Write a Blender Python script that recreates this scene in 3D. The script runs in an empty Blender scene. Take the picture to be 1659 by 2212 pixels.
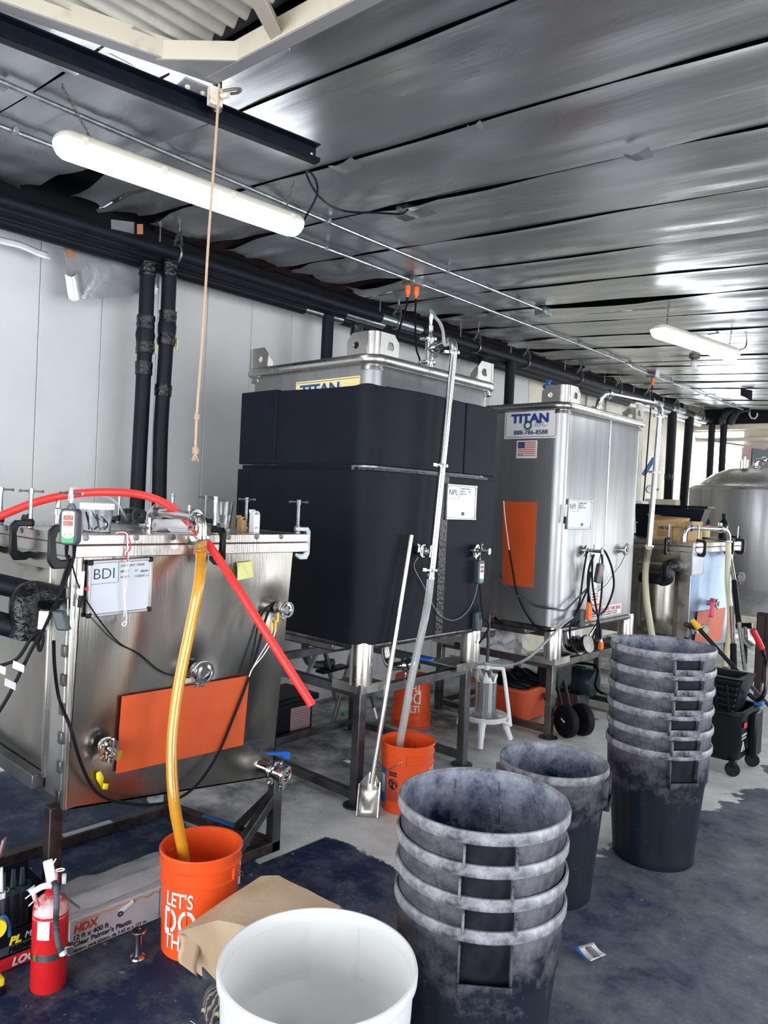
import bpy, bmesh, math, random
from mathutils import Vector, Matrix, noise as mnoise
random.seed(7)
SC = bpy.context.scene
COL = SC.collection
R = math.radians
V = Vector

# ------------------------------------------------------------------ camera
FPX, CX, CY, CAMH = 1625.0, 829.5, 1106.0, 1.68
_y, _p, _t = R(42.2), R(-0.85), R(2.58)
FWD = V((-math.sin(_y) * math.cos(_p), math.cos(_y) * math.cos(_p), math.sin(_p)))
_r0 = V((math.cos(_y), math.sin(_y), 0))
_u0 = _r0.cross(FWD)
RGT = _r0 * math.cos(_t) + _u0 * math.sin(_t)
UPV = -_r0 * math.sin(_t) + _u0 * math.cos(_t)
CAM = V((0, 0, CAMH))
cd = bpy.data.cameras.new('camera')
cam = bpy.data.objects.new('camera', cd)
COL.objects.link(cam)
cd.sensor_fit = 'HORIZONTAL'
cd.sensor_width = 36.0
cd.lens = 36.0 * FPX / 1659.0
cd.clip_start = 0.05
mw = Matrix((RGT, UPV, -FWD)).transposed().to_4x4()
mw.translation = CAM
cam.matrix_world = mw
SC.camera = cam

# ------------------------------------------------------------------ world, view, daylight
SC.view_settings.view_transform = 'Standard'
SC.view_settings.look = 'None'
SC.view_settings.gamma = 1.0
SC.view_settings.use_curve_mapping = False
SC.view_settings.exposure = 0.50
w = bpy.data.worlds.new('sky')
SC.world = w
w.use_nodes = True
w.node_tree.nodes['Background'].inputs[0].default_value = (0.93, 0.965, 1.0, 1)
w.node_tree.nodes['Background'].inputs[1].default_value = 6.0


def portal(loc, rot, sx, sy):       # marks an opening in a wall so that the sky through it is sampled well
    ld = bpy.data.lights.new('opening_portal', 'AREA')
    ld.shape = 'RECTANGLE'
    ld.size, ld.size_y = sx, sy
    ld.cycles.is_portal = True
    lo = bpy.data.objects.new('opening_portal', ld)
    COL.objects.link(lo)
    lo.location = loc
    lo.rotation_euler = rot


portal((5.0, 2.5, 1.45), (0, R(90), 0), 2.9, 5.0)  # roller door in the right wall
portal((5.0, 10.4, 1.45), (0, R(90), 0), 2.9, 3.2)       # unseen opening added to light the far floor and ceiling
portal((3.0, 12.3, 1.45), (R(-90), 0, 0), 3.0, 2.9)
portal((-2.0, 12.3, 1.45), (R(-90), 0, 0), 2.0, 2.9)      # open door in the back wall
portal((-4.15, 12.3, 2.2), (R(-90), 0, 0), 0.8, 1.6)
portal((0.6, -3.5, 1.45), (R(90), 0, 0), 7.2, 2.9)       # unseen opening behind the camera, widened to brighten the floor


# ------------------------------------------------------------------ points in the room (metres)
def ray(px, py):
    return RGT * ((px - CX) / FPX) - UPV * ((py - CY) / FPX) + FWD


def PD(px, py, d): return CAM + ray(px, py) * d
def PX(px, py, x): q = ray(px, py); return CAM + q * (x / q.x)
def PY(px, py, y): q = ray(px, py); return CAM + q * (y / q.y)
def PZ(px, py, z=0.0): q = ray(px, py); return CAM + q * ((z - CAMH) / q.z)


SLOPE = 0.066
def ceil_z(x): return 3.0612 - SLOPE * x


# ------------------------------------------------------------------ materials
def lin(c):
    return tuple(((v / 255) / 12.92 if v <= 10 else (((v / 255) + 0.055) / 1.055) ** 2.4) for v in c)


MATS = {}


def mat(name, col, rough=0.5, metal=0.0, col2=None, scale=6.0, lo=0.42, hi=0.62, stretch=(1, 1, 1), bump=0.0,
        bscale=40.0, bstretch=None, trans=0.0, ior=1.45, coat=0.0, emit=None, estr=0.0, alpha=1.0, detail=5.0, r2=None, spec=0.5):
    m = bpy.data.materials.new(name)
    m.use_nodes = True
    nt = m.node_tree
    b = nt.nodes['Principled BSDF']
    c = lin(col) + (1,)
    b.inputs['Base Color'].default_value = c
    b.inputs['Roughness'].default_value = rough
    b.inputs['Metallic'].default_value = metal
    b.inputs['IOR'].default_value = ior
    b.inputs['Transmission Weight'].default_value = trans
    b.inputs['Coat Weight'].default_value = coat
    b.inputs['Alpha'].default_value = alpha
    b.inputs['Specular IOR Level'].default_value = spec
    if emit:
        b.inputs['Emission Color'].default_value = tuple(emit) + (1,)
        b.inputs['Emission Strength'].default_value = estr
    tc = nt.nodes.new('ShaderNodeTexCoord')

    def nz(sc, st, det=detail):
        mp = nt.nodes.new('ShaderNodeMapping')
        mp.inputs['Scale'].default_value = st
        nt.links.new(tc.outputs['Object'], mp.inputs[0])
        n = nt.nodes.new('ShaderNodeTexNoise')
        n.inputs['Scale'].default_value = sc
        n.inputs['Detail'].default_value = det
        n.inputs['Roughness'].default_value = 0.6
        nt.links.new(mp.outputs[0], n.inputs['Vector'])
        return n
    if col2 or r2 is not None:
        n = nz(scale, stretch)
        rp = nt.nodes.new('ShaderNodeMapRange')
        rp.inputs[1].default_value, rp.inputs[2].default_value = lo, hi
        nt.links.new(n.outputs[0], rp.inputs[0])
        if col2:
            mx = nt.nodes.new('ShaderNodeMix')
            mx.data_type = 'RGBA'
            mx.inputs[6].default_value = c
            mx.inputs[7].default_value = lin(col2) + (1,)
            nt.links.new(rp.outputs[0], mx.inputs[0])
            nt.links.new(mx.outputs[2], b.inputs['Base Color'])
        if r2 is not None:
            mr = nt.nodes.new('ShaderNodeMapRange')
            mr.inputs[3].default_value, mr.inputs[4].default_value = rough, r2
            nt.links.new(rp.outputs[0], mr.inputs[0])
            nt.links.new(mr.outputs[0], b.inputs['Roughness'])
    if bump:
        n2 = nz(bscale, bstretch or stretch, 3.0)
        bp = nt.nodes.new('ShaderNodeBump')
        bp.inputs['Strength'].default_value = bump
        bp.inputs['Distance'].default_value = 0.01
        nt.links.new(n2.outputs[0], bp.inputs['Height'])
        nt.links.new(bp.outputs[0], b.inputs['Normal'])
    MATS[name] = m
    return m


mat('foil', (186, 188, 190), 0.24, 0.78, (168, 171, 175), 3.0, 0.35, 0.7, (0.25, 1.6, 1), 0.25, 5.0, (0.22, 2.2, 1), r2=0.40)
mat('foil_bright', (196, 198, 202), 0.3, 0.5, (172, 175, 180), 6.0, 0.35, 0.7, (1, 1, 1), 0.5, 9.0)
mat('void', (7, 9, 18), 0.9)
mat('rust', (52, 22, 20), 0.8, 0.0, (20, 10, 14), 6.0)
mat('panel_white', (208, 209, 209), 0.28, 0.0, (201, 203, 204), 2.0, bump=0.04, bscale=6.0)
mat('wall_cream', (226, 219, 200), 0.55, 0.0, (208, 202, 186), 4.0)
mat('wall_room', (178, 176, 172), 0.7)
mat('white_paint', (206, 196, 178), 0.5, 0.0, (184, 172, 150), 14.0, 0.55, 0.75)
mat('white_paint_rust', (226, 216, 200), 0.5, 0.0, (150, 92, 60), 30.0, 0.56, 0.68)
mat('grey_flange', (150, 150, 153), 0.55)
mat('corrugated', (206, 202, 192), 0.55, 0.0, (180, 176, 166), 5.0)
mat('rail_black', (9, 13, 24), 0.4, 0.0, (14, 22, 34), 20.0, spec=0.25)
mat('steel', (190, 187, 182), 0.24, 1.0, None, 5.0, bump=0.06, bscale=30.0, bstretch=(4, 4, 0.12), r2=0.36)
mat('steel_tank', (168, 165, 158), 0.20, 1.0, (146, 140, 132), 2.2, 0.38, 0.7, (1, 1, 0.5), 0.05, 60.0, (3, 3, 0.08), r2=0.33)
mat('steel_ibc', (168, 168, 168), 0.40, 1.0, (146, 148, 151), 3.0, 0.35, 0.7, (3, 3, 0.25), 0.05, 60.0, (3, 3, 0.06), r2=0.54)
mat('steel_dull', (120, 118, 116), 0.38, 1.0, (86, 82, 80), 9.0, 0.4, 0.66, bump=0.05, bscale=80.0)
mat('steel_stand', (112, 114, 118), 0.42, 0.9, (70, 66, 66), 5.0, 0.4, 0.68)
mat('steel_stand_old', (86, 76, 74), 0.45, 0.8, (48, 42, 44), 8.0, 0.4, 0.62)
mat('chrome', (214, 214, 214), 0.10, 1.0)
mat('zinc', (160, 166, 168), 0.35, 0.9, (130, 136, 140), 16.0)
mat('chain', (120, 112, 100), 0.5, 0.8)
mat('foam_black', (15, 19, 28), 0.62, 0.0, (19, 24, 34), 4.0, 0.4, 0.7, bump=0.10, bscale=90.0, spec=0.22)
mat('pipe_foam', (11, 15, 23), 0.55, 0.0, (19, 24, 32), 9.0, 0.4, 0.7, bump=0.10, bscale=70.0, spec=0.25)
mat('tape_black', (6, 8, 14), 0.24, 0.0, None, bump=0.8, bscale=45.0)
mat('black_plastic', (12, 15, 24), 0.42, spec=0.3)
mat('black_iron', (12, 14, 20), 0.36, 0.3)
mat('rubber', (12, 14, 21), 0.6, spec=0.25)
mat('pocket', (14, 16, 23), 0.6, 0.0, (34, 34, 40), 9.0, spec=0.2)  # dark tone standing for shade in the handle hollows
mat('dusty_rubber', (92, 98, 106), 0.7, 0.0, (40, 44, 52), 14.0, 0.45, 0.6)
mat('cable_grey', (150, 152, 156), 0.5)
mat('orange_pad', (206, 84, 36), 0.55, 0.0, (196, 78, 34), 5.0)
mat('orange_bucket', (244, 92, 38), 0.38, 0.0, (236, 84, 34), 4.0)
mat('orange_dim', (200, 68, 34), 0.45)
mat('orange_plug', (250, 116, 40), 0.4)
mat('tote_orange', (196, 84, 48), 0.5)
mat('red_hose', (252, 60, 56), 0.38)
mat('red_paint', (206, 34, 38), 0.28, coat=0.4)
mat('red_dusty', (206, 34, 38), 0.3, 0.0, (226, 200, 204), 9.0, 0.45, 0.55)
mat('dust_white', (224, 218, 220), 0.7, 0.0, (206, 120, 120), 8.0, 0.6, 0.75)
mat('red_plain', (204, 36, 44), 0.45)
mat('yellow_hose', (222, 158, 48), 0.12, 0.0, (206, 140, 36), 3.0, coat=0.8)
mat('yellow', (244, 222, 40), 0.5)
mat('yellow_pale', (226, 224, 150), 0.6)
mat('yellow_grip', (246, 186, 40), 0.4)
mat('hose_clear', (228, 230, 226), 0.12, 0.0, (206, 212, 212), 3.0, trans=0.6, ior=1.3)
mat('hose_beer', (228, 222, 188), 0.14, 0.0, trans=0.2, ior=1.3)
mat('clear', (250, 252, 253), 0.05, trans=1.0, ior=1.35)
mat('glass', (255, 255, 255), 0.0, trans=1.0, ior=1.45)
mat('water', (255, 255, 255), 0.0, trans=1.0, ior=1.33)
mat('film', (236, 238, 240), 0.12, alpha=0.42, bump=0.7, bscale=12.0)
mat('white', (238, 240, 242), 0.35)
mat('white_board', (208, 213, 222), 0.22)
mat('white_plastic', (247, 248, 249), 0.32, 0.0, (240, 241, 242), 3.0, 0.45, 0.7)
mat('paper', (222, 222, 226), 0.8)
mat('board_frame', (176, 174, 174), 0.35, 0.6)
mat('ink', (26, 40, 56), 0.7)
mat('ink_soft', (70, 80, 96), 0.7)
mat('blue_ink', (28, 62, 140), 0.5)
mat('navy_ink', (30, 44, 92), 0.5)
mat('red_ink', (190, 66, 66), 0.6)
mat('flag_red', (196, 70, 66), 0.5)
mat('green_ink', (26, 100, 66), 0.5)
mat('silver_ink', (176, 178, 182), 0.5)
mat('label_cream', (232, 214, 150), 0.5)
mat('label_white', (232, 230, 230), 0.4)
mat('label_pink', (176, 140, 146), 0.6)
mat('blue_handle', (22, 96, 188), 0.35)
mat('blue_plain', (40, 104, 176), 0.5)
mat('green_plastic', (52, 160, 96), 0.4)
mat('ctl_grey', (58, 70, 76), 0.4)
mat('led_window', (120, 56, 50), 0.3)
mat('led_red', (255, 60, 50), 0.4, emit=(1.0, 0.12, 0.08), estr=1.6)
mat('cardboard', (196, 160, 112), 0.75, 0.0, (180, 142, 96), 6.0)
mat('cardboard_white', (198, 200, 208), 0.7, 0.0, (178, 150, 124), 5.0, 0.56, 0.66, (1, 1, 5))
mat('kraft', (204, 178, 150), 0.8, 0.0, (194, 166, 136), 5.0, bump=0.25, bscale=22.0)
mat('rope', (212, 180, 150), 0.9, bump=0.6, bscale=260.0)
mat('string_white', (240, 236, 236), 0.8)
mat('string_red', (226, 50, 60), 0.8)
mat('brown_strip', (170, 110, 66), 0.7)
mat('gasket_red', (104, 54, 48), 0.6)
mat('dark_wood', (44, 34, 34), 0.6)
mat('bag_black', (12, 13, 20), 0.35, bump=0.6, bscale=14.0)
mat('navy_tote', (14, 19, 32), 0.5, spec=0.25)
mat('steel_blue', (128, 150, 174), 0.4, 0.9, (110, 132, 158), 2.0)
mat('wall_brown', (112, 98, 86), 0.8)
mat('motor_green', (34, 50, 58), 0.4)
mat('wood', (150, 134, 112), 0.75, 0.0, (120, 104, 84), 6.0, stretch=(1, 12, 1))
mat('pink', (206, 40, 96), 0.5)
mat('pink_wall', (206, 178, 180), 0.6)
mat('greyblue', (120, 130, 140), 0.6)
mat('mop_black', (10, 13, 20), 0.38, spec=0.3)
mat('lamp_body', (226, 220, 204), 0.5)
mat('lamp_glow', (255, 255, 255), 0.4, emit=(0.93, 0.97, 1.0), estr=10.0)
mat('blade_gold', (150, 120, 70), 0.12, 1.0)
mat('cat_fur', (120, 112, 104), 0.85)
mat('ear_dark', (36, 44, 54), 0.9, 0.0, (70, 72, 76), 30.0)
mat('eye', (168, 170, 118), 0.1, coat=1.0)


def mat_can(name, c_body, c_dust, amount, lo_z, hi_z, n0=0.5, n1=0.8):
    """dark plastic with dried flour-like dust: more dust where hands and spills reach, towards the rim of the can"""
    m = mat(name, c_body, 0.55, 0.0, spec=0.3)
    nt = m.node_tree
    b = nt.nodes['Principled BSDF']
    tc = nt.nodes.new('ShaderNodeTexCoord')
    n = nt.nodes.new('ShaderNodeTexNoise')
    n.inputs['Scale'].default_value = 11.0
    n.inputs['Detail'].default_value = 12.0
    n.inputs['Roughness'].default_value = 0.72
    nt.links.new(tc.outputs['Object'], n.inputs['Vector'])
    sx = nt.nodes.new('ShaderNodeSeparateXYZ')
    nt.links.new(tc.outputs['Object'], sx.inputs[0])
    mr = nt.nodes.new('ShaderNodeMapRange')
    mr.inputs[1].default_value, mr.inputs[2].default_value = lo_z, hi_z
    mr.inputs[3].default_value, mr.inputs[4].default_value = -0.20, amount
    nt.links.new(sx.outputs[2], mr.inputs[0])
    ad = nt.nodes.new('ShaderNodeMath')
    nt.links.new(n.outputs[0], ad.inputs[0])
    nt.links.new(mr.outputs[0], ad.inputs[1])
    m2 = nt.nodes.new('ShaderNodeMapRange')
    m2.inputs[1].default_value, m2.inputs[2].default_value = n0, n1
    nt.links.new(ad.outputs[0], m2.inputs[0])
    mx = nt.nodes.new('ShaderNodeMix')
    mx.data_type = 'RGBA'
    mx.inputs[6].default_value = lin(c_body) + (1,)
    mx.inputs[7].default_value = lin(c_dust) + (1,)
    nt.links.new(m2.outputs[0], mx.inputs[0])
    nt.links.new(mx.outputs[2], b.inputs['Base Color'])
    return m


mat_can('can_body', (20, 26, 38), (122, 120, 128), 0.17, 0.25, 0.60, 0.42, 0.84)
mat_can('can_rim', (26, 30, 40), (190, 190, 198), 0.14, 0.30, 0.58, 0.46, 0.86)
mat_can('can_inner', (22, 42, 76), (196, 202, 216), 0.20, 0.10, 0.60, 0.46, 0.90)


def mat_floor():
    m = mat('floor_concrete', (168, 170, 168), 0.5)
    nt = m.node_tree
    b = nt.nodes['Principled BSDF']
    L = nt.links.new
    tc = nt.nodes.new('ShaderNodeTexCoord')

    def nz(sc, det=6.0, ro=0.6, st=(1, 1, 1)):
        mp = nt.nodes.new('ShaderNodeMapping')
        mp.inputs['Scale'].default_value = st
        L(tc.outputs['Object'], mp.inputs[0])
        n = nt.nodes.new('ShaderNodeTexNoise')
        n.inputs['Scale'].default_value = sc
        n.inputs['Detail'].default_value = det
        n.inputs['Roughness'].default_value = ro
        L(mp.outputs[0], n.inputs['Vector'])
        return n.outputs[0]

    def math_(op, a, bb):
        n = nt.nodes.new('ShaderNodeMath')
        n.operation = op
        for i, q in enumerate((a, bb)):
            if isinstance(q, (int, float)):
                n.inputs[i].default_value = q
            else:
                L(q, n.inputs[i])
        return n.outputs[0]

    def rng(a, lo, hi, o0=0.0, o1=1.0):
        n = nt.nodes.new('ShaderNodeMapRange')
        n.inputs[1].default_value, n.inputs[2].default_value = lo, hi
        n.inputs[3].default_value, n.inputs[4].default_value = o0, o1
        L(a, n.inputs[0])
        return n.outputs[0]

    def mix(f, a, bb):
        n = nt.nodes.new('ShaderNodeMix')
        n.data_type = 'RGBA'
        L(f, n.inputs[0])
        for i, q in ((6, a), (7, bb)):
            if isinstance(q, tuple):
                n.inputs[i].default_value = lin(q) + (1,)
            else:
                L(q, n.inputs[i])
        return n.outputs[2]
    s = nt.nodes.new('ShaderNodeSeparateXYZ')
    L(tc.outputs['Object'], s.inputs[0])
    x, y = s.outputs[0], s.outputs[1]
    wob = rng(nz(5.0, 4), 0.3, 0.7, -0.05, 0.05)
    wob2 = rng(nz(1.6, 5), 0.3, 0.7, -0.22, 0.22)
    e = 0.012
    # painted parts of the floor: under the first tank, the strip in front of it, and the aisle
    a1 = math_('MULTIPLY', rng(math_('ADD', y, wob), 2.19, 2.19 - e), rng(x, -4.6, -4.5))
    a2 = math_('MULTIPLY', rng(math_('ADD', y, wob), 2.63, 2.63 - e), rng(x, -2.66, -2.66 + e))
    a3 = rng(math_('ADD', math_('SUBTRACT', x, math_('MULTIPLY', y, 0.14)), wob2), -2.10, -2.08)
    paint = math_('MAXIMUM', a1, math_('MAXIMUM', a2, a3))
    wearx = math_('ADD', rng(math_('ADD', x, math_('MULTIPLY', y, 0.25)), -1.9, -0.4, 0.0, 0.16), nz(3.4, 11, 0.78))
    wear = rng(wearx, 0.47, 0.80, 0.0, 0.85)
    chips = rng(nz(26.0, 4, 0.65), 0.665, 0.70)
    conc = mix(rng(nz(3.5, 9, 0.7), 0.42, 0.66), (232, 233, 233), (200, 200, 196))
    conc = mix(rng(nz(22.0, 6, 0.7), 0.64, 0.72), conc, (70, 72, 72))
    back_grey = math_('MULTIPLY', rng(x, -2.7, -3.3), rng(nz(2.2, 7, 0.7), 0.38, 0.60))  # patchy darker grey, stronger towards the left wall
    conc = mix(back_grey, conc, (84, 86, 88))
    navy = mix(rng(nz(4.0, 8, 0.7), 0.40, 0.66), (15, 33, 68), (34, 54, 88))
    navy = mix(wear, navy, (136, 140, 144))
    navy = mix(math_('MULTIPLY', chips, 0.7), navy, (170, 172, 170))
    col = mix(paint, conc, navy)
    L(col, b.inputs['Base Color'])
    L(rng(nz(6.0, 6), 0.3, 0.7, 0.42, 0.70), b.inputs['Roughness'])
    b.inputs['Specular IOR Level'].default_value = 0.32
    bp = nt.nodes.new('ShaderNodeBump')
    bp.inputs['Strength'].default_value = 0.12
    bp.inputs['Distance'].default_value = 0.01
    L(nz(40.0, 6), bp.inputs['Height'])
    L(bp.outputs[0], b.inputs['Normal'])


mat_floor()


def translucent(name, f, col):      # thin milky polyethylene lets daylight through its wall
    nt = MATS[name].node_tree
    out = nt.nodes['Material Output']
    mx = nt.nodes.new('ShaderNodeMixShader')
    tr = nt.nodes.new('ShaderNodeBsdfTranslucent')
    tr.inputs[0].default_value = lin(col) + (1,)
    mx.inputs[0].default_value = f
    nt.links.new(nt.nodes['Principled BSDF'].outputs[0], mx.inputs[1])
    nt.links.new(tr.outputs[0], mx.inputs[2])
    nt.links.new(mx.outputs[0], out.inputs[0])


translucent('white_plastic', 0.42, (252, 252, 250))


def mat_perforated():
    m = mat('perforated', (176, 178, 182), 0.3, 0.9)
    nt = m.node_tree
    b = nt.nodes['Principled BSDF']
    tc = nt.nodes.new('ShaderNodeTexCoord')
    vo = nt.nodes.new('ShaderNodeTexVoronoi')
    vo.inputs['Scale'].default_value = 95.0
    vo.inputs['Randomness'].default_value = 0.15
    nt.links.new(tc.outputs['Object'], vo.inputs['Vector'])
    rp = nt.nodes.new('ShaderNodeMapRange')
    rp.inputs[1].default_value, rp.inputs[2].default_value = 0.26, 0.36
    nt.links.new(vo.outputs['Distance'], rp.inputs[0])
    mx = nt.nodes.new('ShaderNodeMix')
    mx.data_type = 'RGBA'
    mx.inputs[6].default_value = lin((60, 62, 68)) + (1,)
    mx.inputs[7].default_value = lin((200, 202, 206)) + (1,)
    nt.links.new(rp.outputs[0], mx.inputs[0])
    nt.links.new(mx.outputs[2], b.inputs['Base Color'])


mat_perforated()


def mat_tabby():
    m = MATS['cat_fur']
    nt = m.node_tree
    b = nt.nodes['Principled BSDF']
    tc = nt.nodes.new('ShaderNodeTexCoord')
    wv = nt.nodes.new('ShaderNodeTexWave')
    wv.inputs['Scale'].default_value = 30.0
    wv.inputs['Distortion'].default_value = 11.0
    wv.inputs['Detail'].default_value = 3.0
    nt.links.new(tc.outputs['Object'], wv.inputs['Vector'])
    cr = nt.nodes.new('ShaderNodeValToRGB')
    cr.color_ramp.elements[0].position = 0.30
    cr.color_ramp.elements[0].color = lin((40, 41, 46)) + (1,)
    cr.color_ramp.elements[1].position = 0.95
    cr.color_ramp.elements[1].color = lin((128, 120, 112)) + (1,)
    nt.links.new(wv.outputs[0], cr.inputs[0])
    nt.links.new(cr.outputs[0], b.inputs['Base Color'])


mat_tabby()

# ------------------------------------------------------------------ objects and meshes
OFF = {}
LAST = [None]


def tag(o, label=None, cat=None, group=None, kind=None):
    if label: o['label'] = label
    if cat: o['category'] = cat
    if group: o['group'] = group
    if kind: o['kind'] = kind
    return o


def thing(name, label, cat, loc=(0, 0, 0), group=None, kind=None):
    o = bpy.data.objects.new(name, None)
    COL.objects.link(o)
    o.location = loc
    o.empty_display_size = 0.05
    OFF[o.name] = V(loc)
    return tag(o, label, cat, group, kind)


def copy_tree(o, parent=None):
    c = o.copy()
    COL.objects.link(c)
    if parent:
        c.parent = parent
    for ch in [q for q in bpy.data.objects if q.parent == o]:
        copy_tree(ch, c)
    return c


class MB:
    def __init__(s): s.v, s.f = [], []

    def add(s, vs, fs):
        b = len(s.v)
        s.v += [V(q) for q in vs]
        s.f += [tuple(b + i for i in q) for q in fs]
        return s

    def box(s, x0, x1, y0, y1, z0, z1):
        return s.add([(x, y, z) for z in (z0, z1) for y in (y0, y1) for x in (x0, x1)],
                     [(0, 2, 3, 1), (4, 5, 7, 6), (0, 1, 5, 4), (2, 6, 7, 3), (0, 4, 6, 2), (1, 3, 7, 5)])

    def obox(s, c, u, v, n, a, b, d):           # box about c with half sizes a, b, d along u, v, n
        c, u, v, n = V(c), V(u).normalized() * a, V(v).normalized() * b, V(n).normalized() * d
        return s.add([c + u * i + v * j + n * k for k in (-1, 1) for j in (-1, 1) for i in (-1, 1)],
                     [(0, 2, 3, 1), (4, 5, 7, 6), (0, 1, 5, 4), (2, 6, 7, 3), (0, 4, 6, 2), (1, 3, 7, 5)])

    def bar(s, p, q, wd, h, up=(0, 0, 1)):
        p, q = V(p), V(q)
        d = (q - p)
        u = d.cross(V(up))
        if u.length < 1e-5: u = d.cross(V((1, 0, 0)))
        n = u.cross(d)
        return s.obox((p + q) / 2, d, u, n, d.length / 2, wd / 2, h / 2)

    def tube(s, pts, r, n=10, cap=True, closed=False):
        pts = [V(p) for p in pts]
        rs = r if isinstance(r, (list, tuple)) else [r] * len(pts)
        b = len(s.v)
        ref = None
        m = len(pts)
        for i, p in enumerate(pts):
            if closed:
                d = pts[(i + 1) % m] - pts[i - 1]
            else:
                d = (pts[min(i + 1, m - 1)] - pts[max(i - 1, 0)])
            d.normalize()
            if ref is None:
                ref = d.cross(V((0, 0, 1)))
                if ref.length < 0.1: ref = d.cross(V((0, 1, 0)))
            ref = (ref - d * ref.dot(d)).normalized()
            w2 = d.cross(ref)
            for k in range(n):
                a = 2 * math.pi * k / n
                s.v.append(p + (ref * math.cos(a) + w2 * math.sin(a)) * rs[i])
        seg = m if closed else m - 1
        for i in range(seg):
            j = (i + 1) % m
            for k in range(n):
                k2 = (k + 1) % n
                s.f.append((b + i * n + k, b + i * n + k2, b + j * n + k2, b + j * n + k))
        if cap and not closed:
            s.f.append(tuple(b + k for k in reversed(range(n))))
            s.f.append(tuple(b + (m - 1) * n + k for k in range(n)))
        return s

    def lathe(s, prof, c=(0, 0, 0), axis=(0, 0, 1), n=32, rmod=None, caps=True):
        c, a = V(c), V(axis).normalized()
        u = a.cross(V((0, 1, 0)))
        if u.length < 0.1: u = a.cross(V((1, 0, 0)))
        if abs(a.z) > 0.99: u = V((1, 0, 0))
        u.normalize()
        w2 = a.cross(u)
        b = len(s.v)
        m = len(prof)
        for i, (r, z) in enumerate(prof):
            for k in range(n):
                t = 2 * math.pi * k / n
                rr = r if rmod is None else r + rmod(t, z, i)
                s.v.append(c + a * z + (u * math.cos(t) + w2 * math.sin(t)) * rr)
        for i in range(m - 1):
            for k in range(n):
                k2 = (k + 1) % n
                s.f.append((b + i * n + k, b + i * n + k2, b + (i + 1) * n + k2, b + (i + 1) * n + k))
        if not caps: return s
        if prof[0][0] > 1e-6: s.f.append(tuple(b + k for k in reversed(range(n))))
        if prof[-1][0] > 1e-6: s.f.append(tuple(b + (m - 1) * n + k for k in range(n)))
        return s

    def ring(s, prof, c=(0, 0, 0), axis=(0, 0, 1), n=32, rmod=None):     # closed profile swept round: no caps
        k0 = len(s.f)
        s.lathe(list(prof) + [prof[0]], c, axis, n, rmod)
        s.f = s.f[:k0] + [q for q in s.f[k0:] if len(q) == 4 or n == 4]
        return s

    def cyl(s, p, q, r, n=16):
        return s.tube([p, q], r, n)

    def prism(s, poly, o, u, v, t):             # polygon in the plane (o,u,v), thickness t along u x v
        o, u, v = V(o), V(u), V(v)
        nn = u.cross(v).normalized() * t
        m = len(poly)
        base = [o + u * a + v * b for a, b in poly]
        return s.add(base + [q + nn for q in base],
                     [tuple(reversed(range(m))), tuple(range(m, 2 * m))] +
                     [(i, (i + 1) % m, m + (i + 1) % m, m + i) for i in range(m)])

    def grid(s, fn, nu, nv):
        b = len(s.v)
        for i in range(nu + 1):
            for j in range(nv + 1):
                s.v.append(V(fn(i / nu, j / nv)))
        for i in range(nu):
            for j in range(nv):
                a = b + i * (nv + 1) + j
                s.f.append((a, a + nv + 1, a + nv + 2, a + 1))
        return s

    def strip(s, path, t, z0, z1):              # wall of thickness t following a plan path, t to the left of travel
        pts = [V((p[0], p[1], 0)) for p in path]
        m = len(pts)
        off = []
        for i in range(m):
            d = (pts[min(i + 1, m - 1)] - pts[max(i - 1, 0)]).normalized()
            off.append(pts[i] + V((-d.y, d.x, 0)) * t)
        b = len(s.v)
        za = z0 if callable(z0) else (lambda q: z0)
        zb = z1 if callable(z1) else (lambda q: z1)
        for i in range(m):
            for q, z in ((pts[i], za(i / (m - 1))), (off[i], za(i / (m - 1))), (off[i], zb(i / (m - 1))), (pts[i], zb(i / (m - 1)))):
                s.v.append(V((q.x, q.y, z)))
        for i in range(m - 1):
            for k in range(4):
                k2 = (k + 1) % 4
                s.f.append((b + i * 4 + k, b + i * 4 + k2, b + (i + 1) * 4 + k2, b + (i + 1) * 4 + k))
        s.f += [(b + 3, b + 2, b + 1, b), tuple(b + (m - 1) * 4 + k for k in range(4))]
        return s

    def build(s, name, m, parent=None, smooth=35, bevel=0.0, seg=2, solid=0.0, sub=0):
        me = bpy.data.meshes.new(name)
        off = OFF.get(parent.name, V((0, 0, 0))) if parent else V((0, 0, 0))
        me.from_pydata([tuple(q - off) for q in s.v], [], s.f)
        me.materials.append(MATS[m])
        bm = bmesh.new()
        bm.from_mesh(me)
        bmesh.ops.recalc_face_normals(bm, faces=bm.faces)
        bm.to_mesh(me)
        bm.free()
        o = bpy.data.objects.new(name, me)
        COL.objects.link(o)
        if parent:
            o.parent = parent
            OFF[o.name] = off
        if smooth:
            me.polygons.foreach_set('use_smooth', [True] * len(me.polygons))
            me.set_sharp_from_angle(angle=R(smooth))
        if solid:
            md = o.modifiers.new('solid', 'SOLIDIFY')
            md.thickness = solid
            md.offset = 0
        LAST[0] = o
        if sub:
            md = o.modifiers.new('sub', 'SUBSURF')
            md.levels = md.render_levels = sub
        if bevel:
            md = o.modifiers.new('bevel', 'BEVEL')
            md.width = bevel
            md.segments = seg
            md.limit_method = 'ANGLE'
            md.angle_limit = R(50)
        return o


def spline(pts, n=8):                            # smooth curve through points (Catmull-Rom)
    pts = [V(p) for p in pts]
    q = [pts[0] * 2 - pts[1]] + pts + [pts[-1] * 2 - pts[-2]]
    out = []
    for i in range(1, len(q) - 2):
        for k in range(n):
            t = k / n
            a, b, c, d = q[i - 1], q[i], q[i + 1], q[i + 2]
            out.append(0.5 * ((2 * b) + (c - a) * t + (2 * a - 5 * b + 4 * c - d) * t * t + (3 * b - a - 3 * c + d) * t ** 3))
    out.append(pts[-1])
    return out


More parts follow.
